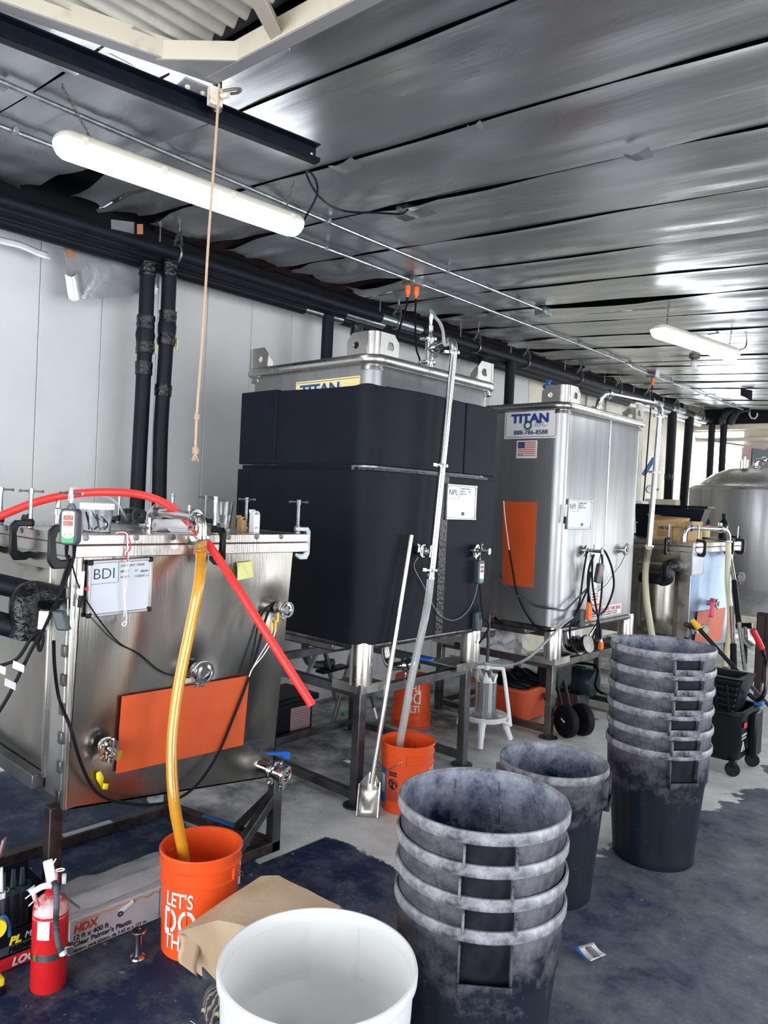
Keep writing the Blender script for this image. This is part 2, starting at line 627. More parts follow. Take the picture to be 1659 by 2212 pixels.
def elbow(c0, d0, c1, r=None, n=8):              # points of a quarter bend from c0 (heading d0) to c1
    c0, c1 = V(c0), V(c1)
    k = V(d0).normalized() * (c1 - c0).dot(V(d0).normalized())
    mid = c0 + k
    return [c0 * (1 - t) ** 2 + mid * 2 * t * (1 - t) + c1 * t * t for t in [i / n for i in range(n + 1)]]


def cable(name, pts, r, m, label, cat, group=None, n=8, sm=8):
    o = MB().tube(spline(pts, sm), r, n).build(name, m)
    return tag(o, label, cat, group)


def flat_mesh(cu, tf):
    ob = bpy.data.objects.new('tmp', cu)
    COL.objects.link(ob)
    bpy.context.view_layer.update()
    me = bpy.data.meshes.new_from_object(ob.evaluated_get(bpy.context.evaluated_depsgraph_get()))
    bpy.data.objects.remove(ob)
    for q in me.vertices:
        q.co = tf(q.co)
    return me


def text(s, size, o, u, v, m, parent, name='lettering', align='LEFT', thick=0.0, shear=0.0, wrap=None, depth=0.0006, sx=1.0):
    """flat lettering on a surface; wrap=(centre, radius, angle0, z0) lays it round an upright cylinder"""
    cu = bpy.data.curves.new('t', 'FONT')
    cu.body = s
    cu.size = size
    cu.align_x = align
    cu.offset = thick * size
    cu.shear = shear
    cu.extrude = depth
    cu.resolution_u = 3
    off = OFF.get(parent.name, V((0, 0, 0)))
    if wrap:
        c, rad, a0, z0 = wrap

        def tf(q):
            a = a0 + q.x * sx / rad
            rr = rad + q.z
            return V((c[0] + rr * math.cos(a), c[1] + rr * math.sin(a), z0 + q.y))
    else:
        o, u, v = V(o), V(u).normalized(), V(v).normalized()
        nn = u.cross(v)

        def tf(q): return o + u * q.x * sx + v * q.y + nn * (q.z + depth) - off
    me = flat_mesh(cu, tf)
    me.name = name
    me.materials.clear()
    me.materials.append(MATS[m])
    ob = bpy.data.objects.new(name, me)
    COL.objects.link(ob)
    ob.parent = parent
    return ob


def plate(outer, holes, o, u, v, t, name, m, parent, bevel=0.0):
    """sheet metal plate with real holes: outlines in the plane (o,u,v), thickness t both ways"""
    cu = bpy.data.curves.new('p', 'CURVE')
    cu.dimensions = '2D'
    cu.fill_mode = 'BOTH'
    cu.extrude = t / 2
    for poly in [outer] + list(holes):
        sp = cu.splines.new('POLY')
        sp.points.add(len(poly) - 1)
        for i, (a, b) in enumerate(poly):
            sp.points[i].co = (a, b, 0, 1)
        sp.use_cyclic_u = True
    off = OFF.get(parent.name, V((0, 0, 0)))
    o, u, v = V(o), V(u).normalized(), V(v).normalized()
    nn = u.cross(v)
    me = flat_mesh(cu, lambda q: o + u * q.x + v * q.y + nn * q.z - off)
    me.name = name
    me.materials.clear()
    me.materials.append(MATS[m])
    ob = bpy.data.objects.new(name, me)
    COL.objects.link(ob)
    ob.parent = parent
    OFF[ob.name] = off
    return ob


def circ(cx, cy, r, n=16): return [(cx + r * math.cos(2 * math.pi * k / n), cy + r * math.sin(2 * math.pi * k / n)) for k in range(n)]


def rrect(x0, x1, y0, y1, r, n=5):
    out = []
    for cx, cy, a0 in ((x1 - r, y1 - r, 0), (x0 + r, y1 - r, 90), (x0 + r, y0 + r, 180), (x1 - r, y0 + r, 270)):
        for k in range(n + 1):
            a = R(a0 + 90 * k / n)
            out.append((cx + r * math.cos(a), cy + r * math.sin(a)))
    return out


X3, Y3, Z3 = V((1, 0, 0)), V((0, 1, 0)), V((0, 0, 1))

# ------------------------------------------------------------------ the room
fl = MB().box(-4.9, 5.2, -3.7, 14.5, -0.1, 0.0).build('floor', 'floor_concrete')
tag(fl, 'grey concrete floor with worn dark navy painted areas', kind='structure')

# ceiling: dark deck with foil insulation sheets hung beneath it, seam to seam
deck = MB()
NX = 30
zt = 0.16
# opening for the hatch at x -2.36..0.3, y < 1.53
for (xa, xb, ya, yb) in ((-4.7, -2.60, -3.7, 1.50), (0.35, 5.2, -3.7, 1.50), (-4.7, 5.2, 1.50, 12.5), (-2.60, 0.35, -3.7, -1.6)):
    vs = [(x, y, ceil_z(x) + dz) for dz in (zt, zt + 0.12) for y in (ya, yb) for x in (xa, xb)]
    deck.add(vs, [(0, 2, 3, 1), (4, 5, 7, 6), (0, 1, 5, 4), (2, 6, 7, 3), (0, 4, 6, 2), (1, 3, 7, 5)])
deck.box(-2.9, 0.6, -1.9, 1.75, 3.52, 3.58)  # unseen cover above the hatch, added to keep sky light out
ceiling = deck.build('ceiling', 'void', smooth=0)
tag(ceiling, 'low ceiling of grey foil insulation sheets with torn dark seams', kind='structure')
SEAM0, PITCH = 1.828, 0.567
# torn seams: (seam number, x from, x to, gap)
GAPS = [(0, -4.6, -3.60, 0.20), (2, -4.6, -3.95, 0.10), (3, -4.6, -4.05, 0.16), (4, -4.35, -3.62, 0.13), (6, -3.30, -1.85, 0.10),
        (1, -4.6, -4.0, 0.09), (5, -4.6, -3.9, 0.10), (7, -4.6, -4.1, 0.08), (2, -2.85, -2.45, 0.035), (9, -3.4, -2.9, 0.05), (8, -2.9, -2.5, 0.04)]


def gap(k, x):
    g = 0.0035 + 0.004 * abs(mnoise.noise(V((x * 1.7, k * 3.1, 0))))
    for kk, xa, xb, w_ in GAPS:
        if kk == k and xa < x < xb:
            t = (x - xa) / (xb - xa)
            g += w_ * (math.sin(math.pi * t) ** 0.8 if xa > -4.55 else (1 - t) ** 0.7) * (0.85 + 0.3 * mnoise.noise(V((x * 9, k, 3))))
    return g


def seam_y(k, x): return SEAM0 + PITCH * k + 0.012 * mnoise.noise(V((x * 0.9, k * 5.3, 1)))


def sheet(k, xa, xb, ycut=None, nx=44):
    def fn(a, b):
        x_l = xa
        if k >= 0 and xa < -4.3: x_l = -4.30 + 0.16 * mnoise.noise(V((0, (k + b) * 1.9, 3))) + 0.05 * mnoise.noise(V((0, (k + b) * 8.0, 5)))
        x = x_l + (xb - x_l) * a
        y0 = seam_y(k, x) + (gap(k, x) if b < 0.5 else 0)
        y1 = seam_y(k + 1, x) - gap(k + 1, x) * 0.5
        if ycut is not None: y0 = ycut
        y = y0 + (y1 - y0) * b
        sag = 0.012 * math.sin(math.pi * b) * (0.6 + 0.8 * mnoise.noise(V((x * 0.5, k * 2.7, 9))))
        rip = 0.007 * mnoise.noise(V((x * 0.8, y * 7.0, k * 4.0))) + 0.005 * mnoise.noise(V((x * 2.4, y * 14.0, k)))
        if x < -3.4: rip += 0.05 * (-3.4 - x) * mnoise.noise(V((x * 3, y * 4, k * 9.0)))
        edge = 0.016 * max(0.0, (0.08 - b) / 0.08) * (0.4 + mnoise.noise(V((x * 1.1, k * 7.0, 2))))
        return (x, y, ceil_z(x) - sag + rip - edge)
    o = MB().grid(fn, nx, 14).build('foil_sheet', 'foil', ceiling, smooth=180)
    return o


for k in range(-8, 18):
    yc = SEAM0 + PITCH * (k + 1)
    if yc <= 1.3:
        sheet(k, -4.62, -2.44, None, 20)
        sheet(k, 0.2, 5.1, None, 24)
    elif k == -1:
        sheet(k, -4.62, -2.36, None, 20)
        sheet(k, -2.36, 5.1, 1.535, 44)
    else:
        sheet(k, -4.62 if k < 8 else -4.4, 5.1, None, 64)
# loose taped flaps on the seams
for (px, py, a) in ((745, 355, 0.07), (1378, 330, 0.05), (905, 455, 0.08), (152, 140, 0.06), (1027, 268, 0.03)):
    q = ray(px, py)
    t = (ceil_z(0) - 0.03 - CAMH) / (q.z + SLOPE * q.x)
    p = CAM + q * t

    def fn(u, v, p=p, a=a):
        return p + V(((u - .5) * a * 2.2, (v - .5) * a, -0.012 * math.sin(u * 3.1) - 0.02 * v * u + 0.006 * mnoise.noise(V((u * 4, v * 4, a)))))
    MB().grid(fn, 6, 4).build('loose_flap', 'foil', ceiling, smooth=180)
# rusty purlins seen through the torn foil along the wall
for yy in (3.02, 3.55, 4.2, 5.15, 6.3, 7.6, 9.0):
    MB().box(-4.6, -3.5, yy - 0.04, yy + 0.04, ceil_z(-3.8) + 0.05, ceil_z(-3.8) + 0.11).build('purlin', 'rust', ceiling, smooth=0)
MB().box(-4.50, -4.42, 2.6, 9.5, ceil_z(-4.4) + 0.02, ceil_z(-4.4) + 0.10).build('wall_plate', 'rust', ceiling, smooth=0)

# left wall: narrow white insulated panels, then cream boards
wl = MB().box(-4.9, -4.60, -3.7, 12.5, 0, 3.55).build('wall_left', 'wall_room', smooth=0)
tag(wl, 'white insulated panel wall behind the tanks, cream at its far end', kind='structure')
yy = -0.43
while yy < 7.05:
    MB().box(-4.61, -4.55, yy + 0.0015, yy + 0.389 - 0.0015, 0.0, 3.34).build('wall_panel', 'panel_white', wl, bevel=0.003)
    yy += 0.389
for i in range(9):
    y0 = yy + i * 0.62
    if y0 > 12.25: break
    MB().box(-4.61, -4.545, y0 + 0.003, min(y0 + 0.617, 12.28), 0.0, 3.30).build('cream_panel', 'wall_cream', wl, bevel=0.004)
MB().box(-4.60, -4.535, -3.6, 11.9, 3.24, 3.54).build('shade_strip', 'void', wl, smooth=0)  # solid dark strip; its colour paints the shade above the panels
MB().box(-4.55, -4.535, -0.5, 7.0, 0.0, 0.12).build('kick_strip', 'panel_white', wl, bevel=0.003)
for k, y0 in enumerate((8.35, 8.62, 9.15)):
    MB().tube([(-4.52, y0, 0.6), (-4.52, y0 + 0.01, 2.2), (-4.52, y0 + 0.05, 2.6), (-4.52, y0 + 0.05, 3.25)], 0.012).build('wall_conduit', 'zinc', wl)
MB().box(-4.545, -4.50, 7.7, 9.3, 2.02, 2.06).build('strut_rail', 'zinc', wl, bevel=0.003)

# back wall with the bright opening
wb = MB()
yb0, yb1 = 12.3, 12.45
for (xa, xb, za, zb) in ((-4.9, -4.56, 0, 3.6), (-4.56, -3.74, 3.0, 3.6), (-4.56, -3.74, 0, 1.40), (-3.74, -3.0, 0, 3.6), (-1.0, 1.5, 0, 3.6), (-3.0, -1.0, 2.9, 3.6), (4.5, 5.2, 0, 3.6), (1.5, 4.5, 2.9, 3.6)):
    wb.box(xa, xb, yb0, yb1, za, zb)
wb = wb.build('wall_back', 'wall_cream', smooth=0)
tag(wb, 'cream back wall with a blown-out bright opening', kind='structure')
MB().box(-3.74, -3.60, 12.24, 12.30, 1.2, 2.75).build('pink_post', 'pink_wall', wb, smooth=0)
MB().box(-3.58, -3.0, 12.22, 12.30, 1.2, 2.72).build('blue_grey_panel', 'greyblue', wb, smooth=0)
MB().box(-4.3, 3.2, 12.12, 12.30, 3.10, 3.34).build('shade_strip', 'void', wb, smooth=0)  # near-black strip standing in for the unlit space below the ceiling
MB().box(-4.44, -2.4, 12.16, 12.24, 3.02, 3.10).build('head_beam', 'wall_cream', wb, bevel=0.005)
MB().box(-4.44, -2.4, 12.20, 12.28, 2.84, 2.90).build('head_beam', 'wall_cream', wb, bevel=0.005)
MB().bar((-4.44, 12.2, 2.90), (-3.4, 12.2, 2.72), 0.05, 0.03).build('brace', 'pink_wall', wb, smooth=0)
for i in range(6):
    x = -3.9 + i * 0.3
    MB().tube([(x, 12.05, 3.32), (x, 12.05, 3.22), (x + 0.03, 12.05, 3.17), (x + 0.08, 12.05, 3.16), (x + 0.11, 12.05, 3.20), (x + 0.11, 12.05, 3.24)], 0.012, 8).build('hook', 'panel_white', wb)
wr = MB()
for (ya, yb, za, zb) in ((-3.7, 0.0, 0, 3.2), (5.0, 8.8, 0, 3.2), (12.0, 12.5, 0, 3.2), (8.8, 12.0, 2.9, 3.2), (0.0, 5.0, 2.9, 3.2)):
    wr.box(5.0, 5.2, ya, yb, za, zb)
tag(wr.build('wall_right', 'wall_brown', smooth=0), 'plain wall with roller door opening and added daylight opening, outside the view', kind='structure')
wf = MB()
for (xa, xb, za, zb) in ((-4.9, -3.0, 0, 3.6), (4.2, 5.2, 0, 3.6), (-3.0, 4.2, 2.9, 3.6)):
    wf.box(xa, xb, -3.7, -3.5, za, zb)
tag(wf.build('wall_front', 'wall_room', smooth=0), 'plain wall behind the viewer with an opening widened for daylight', kind='structure')

# roof hatch: white steel frame with corrugated sheet above it
def cz(px, py, off):
    q = ray(px, py)
    t = (ceil_z(0) - off - CAMH) / (q.z + SLOPE * q.x)
    return CAM + q * t


hatch = thing('trim_1', 'white steel roof hatch frame with corrugated sheet and corner gusset', None, (-2.3, 1.53, 3.2), kind='structure')
cA, cB = cz(0, 20, 0.06), cz(465, 180, 0.06)
cA2 = cA + (cA - cB) * 2.2
cB2 = V((0.35, 1.50, ceil_z(0.35) - 0.06))
d1 = (cB - cA2).normalized()
for nm, p, q, side in (('side_beam', cA2, cB, V((1, 0.25, 0))), ('end_beam', cB, cB2, V((0, -1, 0)))):
    dd = (q - p).normalized()
    sd = (side - dd * side.dot(dd)).normalized()
    b = MB()
    b.obox((p + q) / 2 + V((0, 0, 0.0)) + sd * 0.022, dd, sd, dd.cross(sd), (q - p).length / 2, 0.024, 0.004)
    b.build(nm + '_flange', 'grey_flange', hatch, smooth=0)
    b = MB()
    b.obox((p + q) / 2 + V((0, 0, 0.035)) + sd * 0.046, dd, sd, dd.cross(sd), (q - p).length / 2, 0.003, 0.035)
    b.build(nm, 'white_paint', hatch, smooth=0)
g0, g1, g2 = cz(337, 128, 0.062), cz(535, 132, 0.062), cz(470, 180, 0.062)
b = MB()
b.add([g0, g1, g2, g0 + Z3 * 0.006, g1 + Z3 * 0.006, g2 + Z3 * 0.006], [(0, 1, 2), (5, 4, 3), (0, 3, 4, 1), (1, 4, 5, 2), (2, 5, 3, 0)])
b.build('gusset', 'grey_flange', hatch, smooth=0)
b = MB()
b.obox((g0 + g1) / 2 + Z3 * 0.032, g1 - g0, Z3, (g1 - g0).cross(Z3), (g1 - g0).length / 2, 0.032, 0.004)
b.build('gusset_web', 'white_paint', hatch, smooth=0)
t0, t1 = cz(612, 108, 0.05), cz(545, -20, 0.05)
t1 = t1 + (t1 - t0) * 3
MB().bar(t0, t1, 0.045, 0.006).bar(t0 + Z3 * 0.03, t1 + Z3 * 0.03, 0.005, 0.055).build('cross_bar', 'white_paint', hatch, smooth=0)


def corr(a, bq):
    x = -2.75 + 3.3 * a
    y = 1.50 - 3.3 * bq
    return (x, y, ceil_z(-1.5) + 0.085 + 0.016 * math.sin(x / 0.068 * 2 * math.pi) + 0.02 * bq)


MB().grid(corr, 400, 6).build('corrugated_sheet', 'corrugated', hatch, smooth=180)
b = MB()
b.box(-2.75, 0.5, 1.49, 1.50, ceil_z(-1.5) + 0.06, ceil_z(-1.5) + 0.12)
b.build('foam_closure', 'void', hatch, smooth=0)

# ------------------------------------------------------------------ things on the ceiling
# black channel rail with trolley and rope
p0, p1 = V((-2.60, 0.30, 3.085)), V((-2.352, 2.075, 3.085))
rail = thing('channel_rail', 'black steel channel rail hanging under the foil ceiling', 'rail', p0)
dd = (p1 - p0).normalized()
sd = V((dd.y, -dd.x, 0))
L2 = (p1 - p0).length / 2
mid = (p0 + p1) / 2
MB().obox(mid, dd, sd, Z3, L2, 0.003, 0.036).build('web', 'rail_black', rail, smooth=0)
MB().obox(mid + sd * 0.018 + Z3 * 0.034, dd, sd, Z3, L2, 0.018, 0.003).build('top_flange', 'rail_black', rail, smooth=0)
MB().obox(mid + sd * 0.018 - Z3 * 0.034, dd, sd, Z3, L2, 0.018, 0.003).obox(mid + sd * 0.035 - Z3 * 0.028, dd, sd, Z3, L2, 0.002, 0.008).build('lower_flange', 'rail_black', rail, smooth=0)
MB().cyl(p1 - dd * 0.02 + sd * 0.0035, p1 - dd * 0.02 - sd * 0.0035, 0.006).build('bolt_hole', 'panel_white', rail)
for k in (0.2, 0.75):
    q = p0.lerp(p1, k)
    MB().box(q.x - 0.012, q.x + 0.012, q.y - 0.012, q.y + 0.012, 3.11, ceil_z(q.x) + 0.02).build('hanger', 'rail_black', rail, smooth=0)
tp = V((-2.41, 1.625, 3.085))
tro = thing('trolley', 'rust-stained white trolley bracket with bolts on the black rail', 'trolley', tp)
q = cz(455, 195, 0.075)
MB().obox(q + V((0.03, 0.0, -0.035)), dd, Z3, sd, 0.025, 0.033, 0.016).build('side_plate', 'white_paint_rust', tro, bevel=0.004)
MB().obox(q + V((-0.05, -0.02, 0.004)), dd, sd, Z3, 0.075, 0.055, 0.004).build('bolt_plate', 'grey_flange', tro, bevel=0.002)
for du, dv in ((-.05, -.025), (-.05, .02), (0.01, -.025), (0.01, .02)):
    c = q + V((-0.05, -0.02, -0.004)) + dd * du + sd * dv
    MB().lathe([(0.010, 0), (0.010, -0.009), (0.006, -0.009), (0.006, -0.02), (0, -0.02)], c, n=8).build('bolt', 'white_paint_rust', tro)
MB().lathe([(0.02, -.006), (0.024, -.006), (0.024, .0), (0.016, .002), (0.016, .008), (0, .008)], q + V((0.0, 0.03, -0.045)), sd, 20).build('wheel', 'steel_dull', tro)
MB().cyl(q + V((0.055, 0.01, -0.035)), q + V((0.085, 0.02, -0.035)), 0.011).build('pin', 'white_paint_rust', tro)
MB().tube(spline([q + V((0.05, 0.02, -0.01)), q + V((0.09, 0.04, -0.008)), q + V((0.115, 0.05, -0.014)), q + V((0.095, 0.045, -0.022)), q + V((0.05, 0.02, -0.022))], 5), 0.005, 6).build('shackle', 'chain', tro)
rp = q + V((0.045, 0.005, -0.06))
rend = PD(422, 985, (rp - CAM).dot(FWD))
rp2 = V((rend.x, rend.y, rp.z))
rope = thing('pull_rope', 'tan pull rope with two knots hanging from the trolley', 'rope', rp)
zs = [rp.z + 0.07 - i * (rp.z + 0.07 - rend.z - 0.01) / 40 for i in range(41)]
MB().tube([V((rp.x + (rend.x - rp.x) * min(1, (rp.z + 0.07 - z) / 1.2) + 0.002 * math.sin(z * 9), rp.y + (rend.y - rp.y) * min(1, (rp.z + 0.07 - z) / 1.2), z)) for z in zs], 0.0048, 8).build('strand', 'rope', rope)
kz = PD(425, 900, (rp - CAM).dot(FWD)).z
for z, s_ in ((kz, 0.011), (rend.z + 0.02, 0.013)):
    MB().lathe([(0, -1.2 * s_), (0.7 * s_, -s_), (s_, -.3 * s_), (.75 * s_, 0), (s_, .4 * s_), (.6 * s_, s_), (0, 1.2 * s_)], (rend.x, rend.y, z), n=12).build('knot', 'rope', rope)
b = MB()
for i in range(9):
    a = i * 0.7
    b.tube([(rend.x, rend.y, rend.z + 0.01), (rend.x + 0.012 * math.cos(a), rend.y + 0.012 * math.sin(a), rend.z - 0.012 - 0.004 * (i % 3))], 0.0022, 5)
b.build('frayed_end', 'rope', rope)


def chain_mb(p, q, link=0.028, r=0.0022):
    p, q = V(p), V(q)
    d = q - p
    n = max(2, int(d.length / (link * 0.75)))
    d.normalize()
    u = d.cross(X3 + Y3 * 0.3).normalized()
    w2 = d.cross(u)
    b = MB()
    for i in range(n):
        c = p.lerp(q, (i + 0.5) / n)
        s1 = u if i % 2 else w2
        b.tube([c + d * (link / 2) * math.cos(t) + s1 * 0.006 * math.sin(t) for t in [k * math.pi / 4 for k in range(8)]], r, 5, closed=True)
    return b


def batten(p, q, label, ch0, ch1, wd=0.135):
    p, q = V(p), V(q)
    o = thing('batten_light', label, 'light', (p + q) / 2, 'batten lights on chains')
    d = (q - p).normalized()
    s = V((d.y, -d.x, 0))
    n = 10
    L_ = (q - p).length

    def sec(w_, h0, h1, inset):
        b = MB()
        pts = []
        for i in range(17):                     # capsule plan outline
            pass
        out = []
        r_ = w_ / 2
        for k in range(n + 1):
            a = -math.pi / 2 + math.pi * k / n
            out.append((L_ / 2 - r_ * 0.6 + r_ * 0.6 * math.cos(a), r_ * math.sin(a)))
        for k in range(n + 1):
            a = math.pi / 2 + math.pi * k / n
            out.append((-L_ / 2 + r_ * 0.6 + r_ * 0.6 * math.cos(a), r_ * math.sin(a)))
        m = len(out)
        mid_ = (p + q) / 2
        rows = [(h0, 1.0), (h0 + (h1 - h0) * 0.35, 0.97 if inset else 1.0), (h0 + (h1 - h0) * 0.75, 1 - inset * 0.5), (h1, 1 - inset)]
        vs = []
        for h, f_ in rows:
            for a, c in out:
                vs.append(mid_ + d * (a * (1 - (1 - f_) * 0.12)) + s * (c * f_) + Z3 * h)
        fs = []
        for i in range(len(rows) - 1):
            for k in range(m):
                fs.append((i * m + k, i * m + (k + 1) % m, (i + 1) * m + (k + 1) % m, (i + 1) * m + k))
        fs += [tuple(range(m)), tuple(range((len(rows) - 1) * m, len(rows) * m))]
        return b.add(vs, fs)
    hs_ = sec(wd, 0.0, 0.042, 0.45).build('housing', 'lamp_body', o, smooth=40)
    sec(wd * 0.93, -0.001, -0.055, 0.35).build('diffuser', 'lamp_glow', o, smooth=60)
    for k in (0.08, 0.36, 0.64, 0.92):
        for e_ in (-1, 1):
            c = p.lerp(q, k) + s * e_ * wd * 0.5
            MB().obox(c + Z3 * 0.0, d, s, Z3, 0.011, 0.004, 0.016).build('clip', 'lamp_body', hs_, smooth=0)
    for c, t in ((p.lerp(q, 0.12), ch0), (p.lerp(q, 0.92), ch1)):
        t = V(t)
        chain_mb(c + Z3 * 0.05, t).build('chain', 'chain', o)
        MB().tube([t - Z3 * 0.01, t + Z3 * 0.012], 0.003, 6).build('screw_eye', 'chain', o)
    return o


lp, lq = V((-3.03, 1.30, 3.055)), V((-2.945, 2.52, 3.055))
ch = [V((-2.95, 1.29, ceil_z(-2.95) - 0.03)), V((-2.87, 2.40, ceil_z(-2.87) - 0.035))]
batten(lp, lq, 'long glowing batten light nearest the viewer, above the first tank', ch[0], ch[1])
lp2, lq2 = V((-2.26, 5.33, 3.015)), V((-2.08, 6.50, 3.015))
batten(lp2, lq2, 'smaller-looking glowing batten light far along the ceiling at right', V((-2.16, 5.30, ceil_z(-2.16) - 0.02)), V((-2.07, 6.36, ceil_z(-2.07) - 0.02)))
cable('lamp_cord', [lq2 + V((0, 0.0, 0.03)), PD(1610, 750, 6.55), PD(1612, 722, 6.6), PD(1598, 714, 6.5), PD(1560, 718, 6.3), PD(1530, 722, 6.2)], 0.005, 'black_plastic', 'thin black cord looping off the far batten light', 'cord')
cable('lamp_cord', [lq + V((0.02, 0.0, 0.02)), cz(683, 425, 0.10), cz(684, 395, 0.06), cz(672, 374, 0.03), cz(662, 376, 0.03), cz(690, 425, 0.10), cz(740, 455, 0.09), cz(820, 460, 0.06), cz(866, 462, 0.05), cz(882, 452, 0.02)], 0.0055, 'black_plastic', 'black cord looping from the near batten light along the ceiling', 'cord')

# conduits
cd1 = thing('conduit', 'long thin metal conduit along the ceiling beside the pipes', 'conduit', (-3.55, 1, 3.26))
pts = [V((-3.56, -0.6, 0)), V((-3.575, 2.3, 0)), V((-3.54, 3.5, 0)), V((-3.53, 5.5, 0)), V((-3.54, 7.55, 0)), V((-3.58, 7.8, 0)), V((-3.60, 8.1, 0)), V((-3.62, 8.5, 0)), V((-3.6, 9.2, 0)), V((-3.60, 12.2, 0))]
for p in pts: p.z = ceil_z(p.x) - 0.035
MB().tube(spline(pts, 4), 0.013, 10).build('tube', 'zinc', cd1)
for yy in (1.35, 2.4, 3.25, 4.6, 5.6, 6.6, 7.5, 9.0, 10.2, 11.3):
    x = -3.55 - 0.01 * (yy > 8) * 5
    MB().box(x - 0.02, x + 0.02, yy - 0.012, yy + 0.012, ceil_z(x) - 0.052, ceil_z(x) - 0.02).build('strap', 'zinc', cd1, bevel=0.004)
cd2 = thing('conduit', 'shorter thin conduit running from above the near lamp to a junction box', 'conduit', (-3.15, 1, 3.24))
pts = [V((-3.12, 0.3, 0)), V((-3.16, 2.65, 0)), V((-3.16, 3.7, 0)), V((-3.13, 5.2, 0))]
for p in pts: p.z = ceil_z(p.x) - 0.03
MB().tube(spline(pts, 4), 0.012, 10).build('tube', 'zinc', cd2)
for yy in (1.15, 2.9, 4.0, 4.9):
    MB().box(-3.175, -3.135, yy - 0.012, yy + 0.012, ceil_z(-3.15) - 0.045, ceil_z(-3.15) - 0.015).build('strap', 'zinc', cd2, bevel=0.004)


def jbox(x, y, label, sz=0.055, drop=0.03):
    o = thing('junction_box', label, 'junction box', (x, y, ceil_z(x) - drop))
    z = ceil_z(x) - drop
    MB().box(x - sz, x + sz, y - sz, y + sz, z - 0.028, z + 0.028).build('box', 'zinc', o, bevel=0.004)
    cv_ = MB().box(x - sz - .003, x + sz + .003, y - sz - .003, y + sz + .003, z - 0.032, z - 0.028).build('cover', 'zinc', o, bevel=0.001)
    for e_ in (-1, 1):
        MB().lathe([(0.018, 0), (0.018, 0.02), (0.014, 0.02), (0.014, 0.03)], (x, y + e_ * sz, z), (0, e_, 0), 12).build('connector', 'zinc', o)
    for a in (-1, 1):
        MB().lathe([(0.004, 0), (0.004, -0.003), (0, -0.003)], (x + a * sz * .7, y + a * sz * .7, z - 0.032), n=8).build('screw', 'chain', cv_)
    return o


jbox(-3.555, 4.12, 'metal junction box with two orange plugs above the wrapped tank')
jbox(-3.15, 5.25, 'metal junction box at the end of the shorter ceiling conduit', 0.05)
jbox(-3.61, 8.5, 'metal junction box with one orange plug, farther down the ceiling')
jbox(-2.70, 3.05, 'small box tucked into the torn seam at the end of the lamp cord', 0.04, 0.0)


def plug(p, label, s=1.0):
    o = thing('cord_plug', label, 'plug', p, 'orange plugs under the ceiling boxes')
    MB().lathe([(0.012 * s, 0.0), (0.017 * s, -0.004), (0.018 * s, -0.03 * s), (0.015 * s, -0.055 * s), (0.009 * s, -0.062 * s), (0.008 * s, -0.075 * s)], p, n=14).build('body', 'orange_plug', o)
    MB().lathe([(0.008 * s, -0.075 * s), (0.0075 * s, -0.105 * s), (0.0055 * s, -0.115 * s)], p, n=10).build('boot', 'rubber', o)
    return o


pa, pb, pc = V((-3.575, 4.09, 3.235)), V((-3.545, 4.15, 3.235)), V((-3.61, 8.5, 3.24))
plug(pa, 'left orange plug of the pair above the wrapped tank', 1.15)
plug(pb, 'right orange plug of the pair above the wrapped tank', 1.15)
plug(pc, 'single orange plug under the far ceiling box', 1.2)
cable('power_cord', [pa - Z3 * 0.12, PD(880, 655, 5.35), PD(866, 700, 5.2), PD(858, 735, 5.1), PD(850, 768, 5.0), V((-3.35, 3.45, 2.42))], 0.0065, 'rubber', 'left black cord dropping from the paired orange plugs', 'cord')
cable('power_cord', [pb - Z3 * 0.12, PD(897, 680, 5.3), PD(899, 750, 5.2), PD(906, 790, 5.1), V((-3.25, 3.70, 2.40))], 0.0065, 'rubber', 'right black cord dropping from the paired orange plugs', 'cord')
cable('power_cord', [pc - Z3 * 0.12, PD(1408, 850, 9.3), PD(1404, 900, 9.2), PD(1398, 980, 9.0), PD(1390, 1080, 8.9), PD(1386, 1110, 8.8)], 0.008, 'rubber', 'long black cord dropping from the far single orange plug', 'cord')

o = thing('ceiling_fixture', 'tiny bare bulb holder on a wire under the far ceiling', 'light fitting', cz(1500, 772, 0.02))
c = cz(1500, 772, 0.02)
MB().lathe([(0.05, 0.02), (0.05, -0.01), (0.03, -0.015), (0.03, -0.03)], c, n=16).build('base', 'chain', o)
MB().lathe([(0.012, -0.03), (0.03, -0.05), (0.032, -0.07), (0.02, -0.09), (0, -0.095)], c, n=14).build('bulb', 'white', o)
for (ya, xo, lab) in ((7.55, 0.0, 'thin wire crossing the far ceiling past the bulb holder'), (8.9, 0.1, 'thin wire crossing the far ceiling below the lamp')):
    cable('ceiling_wire', [(-4.2, ya, ceil_z(-4.2) - 0.06), (-3.2, ya + xo, ceil_z(-3.2) - 0.045), (-2.2, ya, ceil_z(-2.2) - 0.04), (0.5, ya, ceil_z(0.5) - 0.04)], 0.005, 'chain', lab, 'wire')
o = tag(MB().grid(lambda a, b_: PD(1600 + 22 * a, 842 + 22 * b_ * (0.4 + 0.6 * a), 9.2) + V((0, 0.05 * a, 0.03 * math.sin(b_ * 6))), 5, 4).build('torn_tape', 'void', solid=0.004), 'dark scrap of torn tape dangling from the far ceiling', 'tape')

